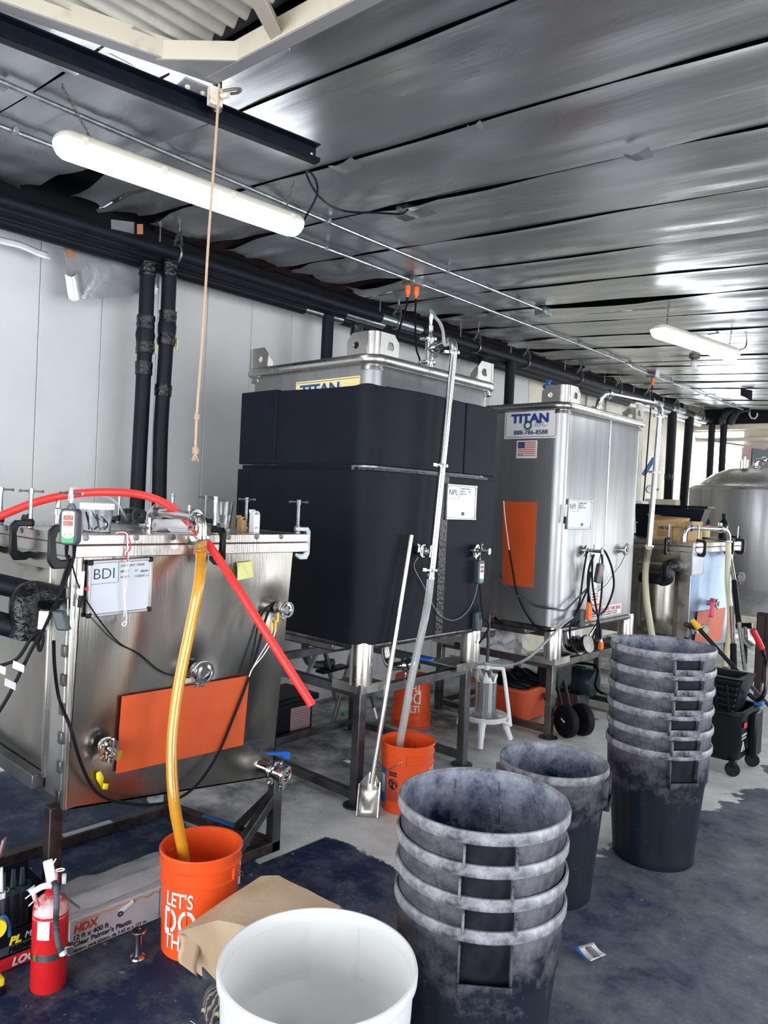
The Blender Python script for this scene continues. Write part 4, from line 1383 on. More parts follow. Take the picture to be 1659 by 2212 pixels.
def carton(px, py, w_, h_, d_, m, lab, back):
    p_ = PZ(px, py, LZ) + V((back, 0.0, 0))
    o_ = thing('small_carton', lab, 'box', p_)
    MB().box(p_.x - d_, p_.x, p_.y - w_ / 2, p_.y + w_ / 2, p_.z, p_.z + h_).build('carton', m, o_, bevel=0.0015)
    for s_, an in ((-1, 0.5), (1, 0.5)):
        y_ = p_.y + s_ * w_ / 2
        MB().add([(p_.x, y_, p_.z + h_), (p_.x - d_, y_, p_.z + h_), (p_.x - d_, y_ - s_ * 0.012, p_.z + h_ + .014), (p_.x, y_ - s_ * 0.012, p_.z + h_ + .014)], [(0, 1, 2, 3)]).build('flap', m, o_, solid=0.0012)
    MB().add([(p_.x - d_, p_.y - w_ / 2, p_.z + h_), (p_.x - d_, p_.y + w_ / 2, p_.z + h_), (p_.x - d_ * 1.1, p_.y + w_ / 2, p_.z + h_ + .02), (p_.x - d_ * 1.1, p_.y - w_ / 2, p_.z + h_ + .02)], [(0, 1, 2, 3)]).build('flap', m, o_, solid=0.0012)
    return o_, p_


carton(536, 1150, 0.028, 0.055, 0.04, 'cardboard', 'small open brown carton on the lid', -0.03)
o, p = carton(560, 1152, 0.034, 0.085, 0.035, 'white', 'small open white carton on the lid', -0.02)
text('pH', 0.012, (p.x + .0003, p.y - 0.010, p.z + 0.02), Y3, Z3, 'ink_soft', o)
p = PZ(392, 1150, LZ)
o = thing('paper_roll', 'white paper towel roll lying on the lid', 'paper roll', p + V((-0.05, 0, 0.03)))
c0, c1 = p + V((-0.06, -0.09, 0.027)), p + V((-0.06, 0.11, 0.027))
MB().ring([(0.009, 0), (0.026, 0), (0.026, 0.20), (0.009, 0.20)], c0, (c1 - c0), 28).build('roll', 'paper', o)
MB().grid(lambda a, b_: (p.x - 0.04 + 0.045 * b_, p.y - 0.05 + 0.15 * a, p.z + 0.02 * (1 - b_) ** 2 + 0.001 + 0.003 * math.sin(a * 9) * (1 - b_)), 8, 4).build('loose_sheet', 'paper', o, smooth=180, solid=0.001)
p = PZ(300, 1128, LZ)
o = thing('tape_roll', 'black tape roll standing on the rear of the lid', 'tape', p + Z3 * 0.036)
MB().ring([(0.014, -0.03), (0.036, -0.03), (0.036, 0.03), (0.014, 0.03)], p + Z3 * 0.037, V((1, -.35, 0)), 28).build('roll', 'black_plastic', o)
MB().grid(lambda a, b_: (p.x + 0.03 - 0.08 * b_, p.y - 0.03 - 0.05 * a, p.z + 0.076 - 0.008 * a + .003 * math.sin(b_ * 5)), 4, 4).build('loose_end', 'ink_soft', o, smooth=180, solid=0.001)
p = PZ(272, 1130, LZ)
o = thing('plastic_jar', 'small dark jar behind the clear container', 'jar', p)
MB().lathe([(0.024, 0), (0.026, 0.004), (0.026, 0.05), (0.022, 0.055)], p, n=20).build('jar', 'ctl_grey', o)
MB().lathe([(0.027, 0.052), (0.027, 0.072), (0, 0.073)], p, n=20).build('cap', 'black_plastic', o)
p = PZ(404, 1148, LZ)
o = thing('thermometer', 'slim white and steel probe standing on the lid', 'probe', p)
MB().tube([p, p + V((0, 0.003, 0.075))], 0.003, 8).build('probe', 'chrome', o)
MB().tube([p + V((0, 0.003, 0.074)), p + V((0, 0.005, 0.115))], 0.006, 10).build('grip', 'white', o)
p = PZ(146, 1140, LZ) + V((-0.1, 0, 0))
o = thing('airlock', 'steel and glass airlock fitting on the lid behind the controller', 'fitting', p)
MB().lathe([(0.03, 0), (0.03, 0.006), (0.012, 0.012), (0.012, 0.05), (0.02, 0.052), (0.02, 0.075), (0.011, 0.08), (0.011, 0.125), (0.006, 0.13)], p, n=18).build('body', 'chrome', o)
cable('tubing', [p + Z3 * 0.125, PD(150, 1062, 3.2), PD(165, 1055, 3.2), PD(200, 1068, 3.35), PD(235, 1075, 3.5), PD(255, 1090, 3.55), PD(268, 1112, 3.6), PZ(275, 1127, LZ + .006)], 0.006, 'film', 'thin pale tubing arching from the airlock across the lid', 'tubing')
for i, (px, py) in enumerate(((85, 1122), (240, 1148))):
    p = V((-3.22, 1.36, LZ)) if i == 0 else PZ(px, py, LZ)
    tag(MB().grid(lambda a, b_: (p.x - 0.12 * a, p.y + 0.10 * b_, p.z + 0.004 + 0.012 * abs(mnoise.noise(V((a * 4, b_ * 4, i))))), 8, 8).build('plastic_wrap', 'film', smooth=180), ('crumpled clear film on the lid at far left', 'crumpled clear film beside the plastic tub')[i], 'film')

# controller, board, marker, strings, notes
o = thing('temperature_controller', 'grey controller with two red displays hanging at the front tank corner', 'controller', PD(155, 1140, 2.62))
cc = PD(153, 1137, 2.62)
u, n_ = V((0.80, 0.60, 0)).normalized(), V((0.60, -0.80, 0)).normalized()
u = V((math.cos(R(38)), math.sin(R(38)), 0)); n_ = V((math.sin(R(38)), -math.cos(R(38)), 0))
b = MB().prism(rrect(-.032, .032, -.064, .062, .017), cc - n_ * 0.018, u, Z3, 0.036)
b.build('case', 'ctl_grey', o, bevel=0.004)
f0 = cc + n_ * 0.0185
MB().prism(rrect(-.022, .022, -.048, .053, .008), f0, u, Z3, 0.0016).build('front_plate', 'white', o, smooth=0)
MB().prism([(-.022, -.032), (-.010, -.041), (0.010, -.041), (.022, -.032), (.022, -.052), (.018, -.056), (-.018, -.056), (-.022, -.052)], f0 + n_ * .0005, u, Z3, 0.0022).build('green_panel', 'green_plastic', o, smooth=0)
for z, s_ in ((0.030, '79.9'), (0.010, '80.1')):
    MB().prism([(-.017, z - .008), (.017, z - .008), (.017, z + .009), (-.017, z + .009)], f0 + n_ * .001, u, Z3, 0.0016).build('display', 'led_window', o, smooth=0)
    text(s_, 0.016, f0 + u * -0.013 + Z3 * (z - 0.0055) + n_ * 0.0028, u, Z3, 'led_red', o, 'digits', thick=0.02)
for x in (-.010, 0.010): MB().lathe([(0.002, 0), (0.002, .001), (0, .001)], f0 + u * x - Z3 * 0.028 + n_ * .0016, n_, 10).build('button', 'ctl_grey', o)
MB().prism([(-.018, .064), (.018, .064), (.008, .08), (-.008, .08)], cc - n_ * 0.004, u, Z3, 0.008).build('hanging_tab', 'ctl_grey', o, bevel=0.002)
for x in (-.012, .016):
    MB().lathe([(0.008, 0)] + [(0.0085 - 0.002 * (k % 2) - .0003 * k, -0.004 * k) for k in range(1, 10)] + [(0.003, -0.04)], cc + u * x - Z3 * .066, n=12).build('strain_relief', 'rubber', o)
MB().tube(spline([cc + Z3 * .078, cc + Z3 * .10 + u * .004, cc + Z3 * .135 - u * 0.004, cc + Z3 * .10 - u * 0.012, cc + Z3 * .078 - u * .003], 5), 0.002, 6).build('hanging_loop', 'film', o)
cA_, cB_ = cc - u * .012 - Z3 * .10, cc + u * .016 - Z3 * .10
cable('controller_cord', [cA_, PD(148, 1215, 2.62), PD(140, 1240, 2.62), PD(128, 1282, 2.6), PD(122, 1310, 2.58)], 0.0055, 'rubber', 'short black cord from the controller to its grey plug', 'cord')
cable('controller_cord', [cB_, PD(156, 1215, 2.62), PD(140, 1258, 2.61), PD(110, 1325, 2.58), PD(84, 1385, 2.57), PD(86, 1405, 2.56), PD(93, 1385, 2.56), PD(90, 1365, 2.56), PD(70, 1375, 2.55), PD(40, 1420, 2.54), PD(10, 1435, 2.53), PD(-20, 1440, 2.52)], 0.0058, 'rubber', 'black cord looping from the controller down past the white tag', 'cord')
cable('controller_cord', [cA_ + u * .004, PD(152, 1205, 2.62), PD(160, 1235, 2.66), PD(172, 1270, 2.74), PX(200, 1318, -2.64), PX(235, 1365, -2.655), PX(262, 1392, -2.665), PX(300, 1412, -2.667), PX(340, 1445, -2.667), PX(370, 1458, -2.667), PX(410, 1464, -2.66)], 0.0028, 'rubber', 'thin black sensor wire crossing the tank face below the whiteboard', 'wire')
cable('controller_cord', [PD(95, 1360, 2.57), PD(70, 1400, 2.56), PD(55, 1430, 2.55), PD(20, 1500, 2.53), PD(-10, 1550, 2.52)], 0.006, 'rubber', 'black cord slanting out of the photo at left', 'cord')
cable('heater_cord', [PD(116, 1385, 2.62), PD(118, 1440, 2.66), PD(128, 1510, 2.72), PX(152, 1572, -2.58), PX(172, 1640, -2.6), PX(195, 1692, -2.62), PX(225, 1722, -2.63), PX(280, 1736, -2.63), PX(340, 1737, -2.63), PX(390, 1722, -2.63), PX(430, 1690, -2.63), PX(470, 1630, -2.64), PX(500, 1560, -2.645), PX(535, 1470, -2.645), PX(557, 1400, -2.645), PX(570, 1350, -2.65), PX(580, 1320, -2.66)], 0.0062, 'rubber', 'long black cord sagging under the orange plate up to the right port', 'cord')
cable('heater_cord', [PD(534, 1460, 3.19), PD(548, 1400, 3.22), PD(560, 1340, 3.25), PD(576, 1312, 3.29), PD(590, 1308, 3.31)], 0.0045, 'rubber', 'second black cord beside the white wires at the right port', 'cord')
for k, dx in enumerate((0, 7)):
    cable('probe_wire', [PD(589 + dx, 1345, 3.27), PD(588 + dx, 1362, 3.26), PD(580 + dx, 1385, 3.24), PD(562 + dx, 1415, 3.22), PD(545, 1445, 3.20), PD(538, 1462, 3.19)], 0.0022, 'string_white', ('left', 'right')[k] + ' thin white wire below the right port with a yellow sleeve', 'wire')
for k, (px, py, h) in enumerate(((588, 1350, 12), (596, 1352, 12), (601, 1334, 10))):
    tag(MB().tube([PD(px, py - h, 3.265), PD(px - 1, py + h, 3.262)], 0.0045, 8).build('wire_sleeve', 'yellow_grip'), ('left yellow sleeve on the white wires', 'right yellow sleeve on the white wires', 'upper yellow sleeve under the right port')[k], 'sleeve')
tag(MB().tube([PD(594, 1339, 3.263) + V((0.002, 0.013 * math.cos(t), 0.013 * math.sin(t))) for t in [k * math.pi / 8 for k in range(16)]], 0.003, 6, closed=True).build('hose_clip', 'chrome'), 'small steel hose clip under the right port', 'clip')
o = thing('plug_adapter', 'grey power adapter dangling from the controller cord', 'plug', PD(132, 1340, 2.57))
MB().obox(PD(133, 1340, 2.57), V((.25, .2, -1)), u, n_, 0.035, 0.021, 0.016).build('body', 'ctl_grey', o, bevel=0.006)
MB().lathe([(0.008, 0)] + [(0.0085 - 0.002 * (k % 2), 0.004 * k) for k in range(1, 9)], PD(124, 1316, 2.57), V((-.05, 0, 1)), 10).build('strain_relief', 'rubber', o)
o = tag(MB().obox(PD(93, 1340, 2.59), u, V((0.12, 0, 1)), n_, 0.017, 0.032, 0.0006).build('cord_tag', 'paper'), 'white printed tag on the cords at left', 'tag')
for k, (px, py, lab) in enumerate(((40, 1440, 'upper clear printed tag hanging on a cord at left'), (22, 1478, 'lower clear printed tag hanging on a cord at left'), (0, 1445, 'white tag cut by the photo edge at left'))):
    tag(MB().obox(PD(px, py, 2.52), V((.8, .5, -.3)), V((.2, 0, 1)), n_, 0.022, 0.013, 0.0006).build('cord_tag', ('label_white', 'film', 'paper')[k]), lab, 'tag')

wbp = PX(183, 1330, XF + 0.022)
whiteboard((XF + 0.012, 1.325, 1.198), (0.0, 1, 0.028), Z3, 0.263, 0.212, 'whiteboard reading BDI on the front tank', 'BDI', [(0.004, 0.006, 'CONTENT:  SYRAF'), (0.004, 0.028, 'BREW :      1/1'), (0.004, 0.050, 'WENT :     11/22'), (0.088, 0.032, 'BREW 499'), (0.088, 0.050, 'OG 1.117')], tsize=0.058, lsize=0.012, title_box=(0.40, 0.36))
tag(MB().lathe([(0.007, 0), (0.007, 0.006), (0.005, 0.008), (0, .008)], PX(186, 1272, XF + 0.037), X3, 14).build('magnet', 'red_plain'), 'round red magnet on the left edge of the BDI board', 'magnet')
o = thing('marker_pen', 'white and black marker clipped beside the BDI board', 'marker', PX(176, 1270, XF + 0.03))
MB().tube([PX(179, 1234, XF + .032), PX(175, 1286, XF + .032)], 0.0075, 12).build('barrel', 'white', o)
MB().tube([PX(175, 1286, XF + .032), PX(171.5, 1312, XF + .032)], [0.0085, 0.0075], 12).build('cap', 'black_plastic', o)
sw = [PX(px, py, x) for px, py, x in ((250, 1151, -2.66), (268, 1150, -2.635), (276, 1158, -2.622), (275, 1185, -2.618), (277, 1205, -2.62), (272, 1212, -2.625), (280, 1216, -2.622), (275, 1230, -2.625), (273, 1262, -2.628), (269, 1290, -2.63), (272, 1320, -2.63), (273, 1338, -2.632), (264, 1348, -2.632), (270, 1352, -2.632), (274, 1342, -2.632))]
cable('string', sw, 0.0022, 'string_white', 'white string hanging over the lid in front of the BDI board', 'string')
cable('string', [V(p) + V((.003, 0.006, -.002)) for p in sw[:2]] + [PX(279, 1165, -2.619), PX(281, 1185, -2.618), PX(274, 1195, -2.618), PX(275, 1215, -2.62)], 0.0026, 'string_red', 'red string hanging over the lid beside the white string', 'string')
cable('string', [PX(276, 1212, -2.619), PX(271, 1228, -2.62), PX(267, 1260, -2.622), PX(270, 1300, -2.624), PX(268, 1332, -2.626)], 0.002, 'string_white', 'second finer white string over the BDI board', 'string')
o = thing('sticky_note', 'pale yellow sticky note curling off the front tank', 'note', PX(530, 1230, XF + .01))
MB().grid(lambda a, b_: PX(511 + 35 * a + 2 * b_, 1216 + 36 * b_ - 5 * a, XF + 0.012) + V((0.016 * max(0, (b_ - a * .8)) ** 1.2, 0, 0)), 8, 8).build('sheet', 'yellow_pale', o, smooth=180, solid=0.0006)
MB().grid(lambda a, b_: PX(513 + 22 * a * (0.3 + .7 * b_), 1226 + 28 * b_ - 8 * a, XF + 0.03), 4, 4).build('curled_corner', 'yellow_pale', o, smooth=180)
o = thing('tape_flag', 'bright yellow tape folded onto the lower front tank', 'tape', PX(220, 1685, XF + .01))
MB().add([PX(*q_, XF + 0.02) for q_ in ((208, 1670), (217, 1665), (224, 1679), (221, 1705), (208, 1682))], [(0, 1, 2, 3, 4)]).build('upper_fold', 'yellow', o, solid=0.001)
MB().add([PX(*q_, XF + 0.024) for q_ in ((221, 1705), (223, 1692), (235, 1693), (232, 1706))], [(0, 1, 2, 3)]).build('lower_fold', 'yellow', o, solid=0.001)

# thick insulated pipes at the left of the first tank
o = thing('insulated_pipe', 'grey-black insulated pipe elbow entering the first tank from the left', 'pipe', PD(60, 1290, 2.75))
pa_ = [PD(-150, 1238, 2.72), PD(0, 1262, 2.76), PD(112, 1288, 2.80)]
MB().tube(pa_, 0.038, 18).build('insulation', 'pipe_foam', o)
MB().tube(spline([PD(118, 1292, 2.80), PD(70, 1284, 2.72), PD(52, 1300, 2.68), PD(56, 1350, 2.68), PD(50, 1376, 2.68)], 5), 0.05, 18).build('elbow_wrap', 'tape_black', o)
MB().tube([PD(58, 1362, 2.69), PD(0, 1346, 2.68), PD(-120, 1315, 2.66)], 0.040, 18).build('insulation', 'pipe_foam', o)


# ------------------------------------------------------------------ big rounded cube tanks
def make_ibc(x0, x1, y0, y1, z0, z1, label, shell_m):
    t = thing('cube_tank', label, 'tank', ((x0 + x1) / 2, (y0 + y1) / 2, z0))
    r = 0.085
    out = rrect(x0, x1, y0, y1, r, 7)
    m = len(out)
    b = MB()
    rows = [(z0, 0.03), (z0 + 0.02, 0.0), (z1 - 0.02, 0.0), (z1, 0.02)]
    cx, cy = (x0 + x1) / 2, (y0 + y1) / 2
    for z, ins in rows:
        for px, py in out:
            sx, sy = (px - cx), (py - cy)
            b.v.append(V((cx + sx * (1 - ins * 1.5), cy + sy * (1 - ins * 1.5), z)))
    for i in range(3):
        for k in range(m):
            b.f.append((i * m + k, i * m + (k + 1) % m, (i + 1) * m + (k + 1) % m, (i + 1) * m + k))
    b.f += [tuple(range(m)), tuple(range(3 * m, 4 * m))]
    b.build('shell', shell_m, t, smooth=40)
    g = 0.012
    zr = z1 - 0.005
    path = [V((p[0], p[1], zr)) for p in rrect(x0 - g, x1 + g, y0 - g, y1 + g, r, 7)]
    MB().tube(path, 0.030, 14, closed=True).build('top_rail', 'steel', t)
    path = [V((p[0], p[1], z0 - 0.005)) for p in rrect(x0 + .01, x1 - .01, y0 + .01, y1 - .01, r, 7)]
    MB().tube(path, 0.024, 12, closed=True).build('bottom_rail', 'steel_dull', t)
    for cx_, cy_, sx, sy in ((x1, y0, -1, 1), (x1, y1, -1, -1), (x0, y0, 1, 1), (x0, y1, 1, -1)):
        # lifting lug: two holed plates joined round the corner
        zl, hl, wl_ = zr + 0.005, 0.145, 0.20
        rc_ = 0.05
        ol = [(rc_, -.02), (wl_ - .02, -.02), (wl_, 0.02), (wl_, hl - .04), (wl_ - .04, hl), (rc_, hl)]
        MBc = MB()
        for k in range(7):
            pass
        pz = 0.006
        n1 = V((0, -sy, 0))
        n2 = V((-sx, 0, 0))
        c = V((cx_ - sx * 0.012, cy_ - sy * 0.012, zl))
        plate(ol, [circ(0.13, 0.075, 0.020)], c, V((sx, 0, 0)), Z3, pz, 'lifting_plate', 'steel', t)
        plate(ol, [[(0.10, .055), (0.15, .055), (0.16, .075), (0.145, .10), (0.115, .10)]], c, V((0, sy, 0)), Z3, pz, 'lifting_plate', 'steel', t)
        arc = [(c.x + sx * rc_ * (1 - math.sin(a)), c.y + sy * rc_ * (1 - math.cos(a))) for a in [k * math.pi / 12 for k in range(7)]]
        MB().strip(arc, pz, zl - .02, zl + hl).build('lug_bend', 'steel', t, smooth=60)
        MB().lathe([(0.064, -.06), (0.058, -.02), (0.04, 0.005), (0.03, 0.02)], (cx_ + sx * 0.05, cy_ + sy * 0.05, zl), n=20).build('corner_cap', 'steel', t)
        lx, ly = cx_ + sx * 0.040, cy_ + sy * 0.055
        MB().lathe([(0.058, 0.02), (0.064, 0.0), (0.064, -0.22), (0.050, -0.225), (0, -0.225)], (lx, ly, z0), n=24).build('leg_stub', 'steel', t)
    MB().box((x0 + x1) / 2 - .3, (x0 + x1) / 2 + .3, y0 + .02, y1 - .05, z0 - .07, z0 - .02).build('sump', 'steel_dull', t, bevel=0.01)
    return t


def make_stand(x0, x1, y0, y1, zt_, label, m='steel_stand'):
    s = thing('tank_stand', label, 'stand', ((x0 + x1) / 2, (y0 + y1) / 2, 0))
    for x, y in ((x1, y0), (x1, y1), (x0, y0), (x0, y1)):
        MB().box(x - .027, x + .027, y - .027, y + .027, 0.008, zt_).build('leg', m, s, bevel=0.005)
        MB().lathe([(0.07, 0), (0.07, 0.007), (0.03, 0.008), (0.03, 0.014), (0, .014)], (x, y, 0.001), n=20).build('foot_plate', m, s)
        dx, dy = (1 if x == x0 else -1), (1 if y == y0 else -1)
        MB().box(min(x - dx * .05, x + dx * .17), max(x - dx * .05, x + dx * .17), min(y - dy * .05, y + dy * .17), max(y - dy * .05, y + dy * .17), zt_, zt_ + 0.006).box(min(x - dx * .05, x + dx * .17), max(x - dx * .05, x + dx * .17), y - dy * .05 - .003, y - dy * .05 + .003, zt_ - .03, zt_ + .02).box(x - dx * .05 - .003, x - dx * .05 + .003, min(y - dy * .05, y + dy * .17), max(y - dy * .05, y + dy * .17), zt_ - .03, zt_ + .02).build('angle_seat', 'steel', s, smooth=0)
    for z, h in ((zt_ - .04, .05), (0.06, .045)):
        for p, q_ in (((x0 + .027, y0, z), (x1 - .027, y0, z)), ((x0 + .027, y1, z), (x1 - .027, y1, z)), ((x0, y0 + .027, z), (x0, y1 - .027, z)), ((x1, y0 + .027, z), (x1, y1 - .027, z))):
            if z < .1 and p[0] > x1 - .1: continue
            MB().bar(p, q_, 0.045, h).build('rail', m, s, bevel=0.003)
    return s


IX0, IX1, IY0, IY1 = -3.85, -2.785, 2.93, 4.06
ibc = make_ibc(IX0, IX1, IY0, IY1, 0.89, 2.445, 'tall cube tank wrapped in black foam with bare steel top', 'steel_ibc')
make_stand(IX0 + .040, IX1 - .037, IY0 + .055, IY1 - .095, 0.66, 'steel stand under the black wrapped tank')


def wrap_path(xa, xb, ya, yb, g, s0, s1):
    """plan path round the front left corner to the right side: from front face x=s0, round (xb,ya), to side y=s1"""
    r = 0.10
    pts = []
    if s0 is not None: pts += [(s0, ya - g)] + [(s0 + (xb - r - s0) * k / 4, ya - g) for k in range(1, 5)]
    for k in range(1, 9):
        a = math.pi / 2 * k / 8
        pts.append((xb - r + (r + g) * math.sin(a), ya + r - (r + g) * math.cos(a)))
    pts += [(xb + g, ya + r + (s1 - ya - r) * k / 4) for k in range(1, 5)]
    return pts


def wv(a): return 2.303 + 0.006 * math.sin(a * 14)


g = 0.002
b = MB().strip(list(reversed(wrap_path(IX0, IX1, IY0, IY1, g, -3.53, IY1 - 0.32))), 0.030, 1.868, wv)
b.build('foam_wrap', 'foam_black', ibc, smooth=40, bevel=0.006)
MB().strip([(-3.53, IY0 - .036), (-3.88, IY0 - .036)], -0.036, 1.870, 2.318).build('foam_wrap', 'foam_black', ibc, smooth=40, bevel=0.006)
MB().strip([(IX1 + .002, IY1 - .31), (IX1 + .002, IY1 + .03)], -0.030, 1.868, 2.305).build('foam_wrap', 'foam_black', ibc, smooth=40, bevel=0.006)
b = MB().strip(list(reversed(wrap_path(IX0, IX1, IY0, IY1, g, -3.78, IY1 - 0.50))), 0.032, 0.895, 1.842)
b.build('foam_wrap', 'foam_black', ibc, smooth=40, bevel=0.006)
MB().strip([(-3.785, IY0 - .034), (-3.89, IY0 - .034)], -0.034, 0.895, 1.840).build('foam_wrap', 'foam_black', ibc, smooth=40, bevel=0.006)
MB().strip([(IX1 + .002, IY1 - .49), (IX1 + .002, IY1 + .03)], -0.032, 0.895, 1.842).build('foam_wrap', 'foam_black', ibc, smooth=40, bevel=0.006)
MB().strip([(IX1 + 0.033, IY1 - .53), (IX1 + 0.033, IY1 - .46)], -0.004, 0.90, 1.84).build('seam_tape', 'tape_black', ibc, smooth=40)
b = MB().strip(list(reversed(wrap_path(IX0, IX1, IY0, IY1, 0.001, IX1 - .10, IY1 - 0.02))), 0.010, lambda a: 1.80 + .006 * math.sin(a * 20), 1.858)
b.build('band_tape', 'tape_black', ibc, smooth=40)
MB().strip([(IX1 - .13, IY0 - .012), (IX0 - .02, IY0 - .012)], -0.012, 1.842, 1.866).build('band_tape', 'foam_black', ibc, smooth=40)
# half hidden maker's plate
lp_ = thing('tank_label', 'cream label reading TITAN, half hidden behind the black foam', 'label', (-3.2, IY0 - .003, 2.3))
MB().box(-3.40, -2.875, IY0 - .0025, IY0 - .0005, 2.10, 2.355).build('plate', 'label_cream', lp_, smooth=0)
MB().box(-3.395, -2.88, IY0 - .0032, IY0 - .0026, 2.344, 2.347).build('border', 'navy_ink', lp_, smooth=0)
text('TITAN', 0.085, (-3.36, IY0 - .0028, 2.272), X3, Z3, 'silver_ink', lp_, 'letter_outline', thick=0.06, sx=1.35)
text('TITAN', 0.085, (-3.36, IY0 - .0042, 2.272), X3, Z3, 'blue_ink', lp_, 'lettering', thick=0.02, sx=1.35)
# fittings on the wrapped tank
port(ibc, (IX1 + .025, 3.335, 1.405), (1, 0, 0), 0.045, 0.022, wing=(0, -1, .2))
sample_valve(ibc, (IX1 + .025, 3.875, 1.395), (1, 0.25, 0), rod=0.08)
c2 = thing('temperature_controller', 'small grey controller hung on the wrapped tank below its valve', 'controller', (-2.74, 3.92, 1.26))
cc = V((-2.725, 3.905, 1.262))
MB().prism(rrect(-.032, .032, -.075, .075, .018), cc, Y3, Z3, 0.03).build('case', 'ctl_grey', c2, bevel=0.004)
MB().prism(rrect(-.018, .024, -.062, .05, .006), cc + X3 * .030, Y3, Z3, 0.0016).build('front_plate', 'white', c2, smooth=0)
MB().prism([(-.018, -.062), (.024, -.062), (.024, -.045), (-.018, -.04)], cc + X3 * .0305, Y3, Z3, 0.002).build('green_panel', 'green_plastic', c2, smooth=0)
for z in (.03, 0.005): MB().prism([(-.014, z - .008), (.02, z - .008), (.02, z + .01), (-.014, z + .01)], cc + X3 * .031, Y3, Z3, 0.0016).build('display', 'led_window', c2, smooth=0)
MB().tube([cc + V((.015, 0, .07)), cc + V((.02, -.01, .11))], 0.003, 6).build('hanging_loop', 'white', c2)
cable('controller_cord', [cc + V((.015, .008, -.07)), cc + V((.02, .03, -.2)), cc + V((.02, .055, -.30))], 0.006, 'rubber', 'black cord from the small controller to the grey box below', 'cord')
cable('controller_cord', [cc + V((.015, -.008, -.07)), PX(1022, 1300, -2.74), PX(1003, 1328, -2.735), PX(975, 1340, -2.735), PX(945, 1322, -2.735), PX(915, 1265, -2.738), PX(895, 1225, -2.742), PX(903, 1203, -2.72)], 0.0022, 'cable_grey', 'thin wire drooping across the black foam between its two fittings', 'wire')
o = thing('plug_adapter', 'grey power box hanging at the bottom right of the black foam', 'plug', (-2.72, 3.97, 0.93))
MB().box(-2.752, -2.715, 3.905, 3.975, 0.885, 1.005).build('body', 'ctl_grey', o, bevel=0.008)
MB().lathe([(0.008, 0), (0.006, 0.02), (0.004, 0.04)], (-2.735, 3.94, 1.005), n=10).build('strain_relief', 'rubber', o)
cable('power_cord', [(-2.735, 3.975, .93), (-2.72, 4.02, .95), (-2.72, 4.05, .90), (-2.73, 4.02, .84), (-2.74, 3.98, .80)], 0.006, 'rubber', 'short black cord curling behind the grey power box', 'cord')
whiteboard((-2.750, 3.575, 1.585), Y3, Z3, 0.30, 0.215, 'whiteboard reading NPL on the black foam', 'NPL', [(0.006, 0.006, 'CONTENT: SAISON'), (0.006, 0.022, 'BREW: 1/7'), (0.006, 0.038, 'WENT: 12/7'), (.085, .022, '1.08')], tsize=0.05, lsize=0.011, title_box=(0.36, 0.34), corner='board_frame')
tag(MB().lathe([(0.011, 0), (0.011, 0.004), (0, .004)], PX(1000, 1110, -2.738), X3, 14).build('magnet', 'ctl_grey'), 'round magnet low on the NPL board', 'magnet')
# racking arm from the lid of the wrapped tank
ra = thing('racking_arm', 'steel pipe arm bending down from the wrapped tank lid, clamped joints', 'pipe', (-2.9, 3.6, 2.45))
xa_ = -2.90
pb_ = PX(926, 795, xa_)
MB().lathe([(0.026, 0.0), (0.026, 0.11)], (pb_.x, pb_.y, 2.44), n=18).build('tee', 'chrome', ra)
zt_ = PX(930, 735, xa_).z
MB().tube([(pb_.x, pb_.y, 2.54), (pb_.x, pb_.y, zt_)], 0.0255, 18).build('riser', 'chrome', ra)
MB().lathe([(0.016, 0), (0.016, .02), (.011, .03), (.011, .045), (.017, .046), (.017, .075), (.010, .08), (.010, .11), (.013, .115), (.013, .15), (.008, .155)], (pb_.x, pb_.y, zt_ + .01), n=16).build('hose_fitting', 'chrome', ra)
tclamp_joint(ra, (pb_.x, pb_.y, zt_ + .005), Z3, 0.0255, wing=(-1, -1, 0))
tclamp_joint(ra, (pb_.x, pb_.y, 2.53), Z3, 0.0255, wing=(-1, -1, 0))
xo = -2.655
pe = PX(979, 775, xo)
hb = V((pb_.x, pb_.y, PX(935, 758, xa_).z))
hd = V((pe.x - hb.x, pe.y - hb.y, 0)).normalized()
zz = hb.z + .02
q1 = V((pe.x, pe.y, zz)) - hd * .055
MB().tube([hb, q1], 0.022, 18).build('cross_tube', 'chrome', ra)
MB().tube(elbow(q1, hd, V((pe.x, pe.y, zz - .06))) + [V((pe.x, pe.y, zz - .07))], 0.023, 18).build('elbow', 'chrome', ra)
tclamp_joint(ra, hb + hd * .06, hd, 0.022, wing=(0, 0, -1))
tclamp_joint(ra, V((pe.x, pe.y, zz - .075)), Z3, 0.022, wing=(-.6, -1, 0))
pd0, pd1 = V((pe.x, pe.y, zz - .08)), PX(932, 1232, -2.67)
MB().tube([pd0, pd1], 0.0215, 18).build('down_tube', 'chrome', ra)
dv = (pd1 - pd0).normalized()
jm = pd0.lerp(pd1, 0.52)
tclamp_joint(ra, jm, dv, 0.0215, wing=(-.6, -1, 0))
tclamp_joint(ra, pd1, dv, 0.0215, wing=(-.6, -1, 0))
MB().lathe([(0.020, 0), (0.020, .03), (.024, .032), (.024, .045), (.02, .047)], pd1 + dv * .005, dv, 16).build('hose_clip', 'chrome', ra)
bp = V((pb_.x, pb_.y, zt_ + .15))
cable('tubing', [bp - Z3 * .02, bp + Z3 * .03, PD(941, 686, 4.45), PD(950, 697, 4.42), PD(957, 716, 4.38), PD(961, 745, 4.36), V((pe.x - .03, pe.y + .04, zz + .01))], 0.010, 'hose_clear', 'short clear tubing looping over the racking arm', 'tubing', sm=6)
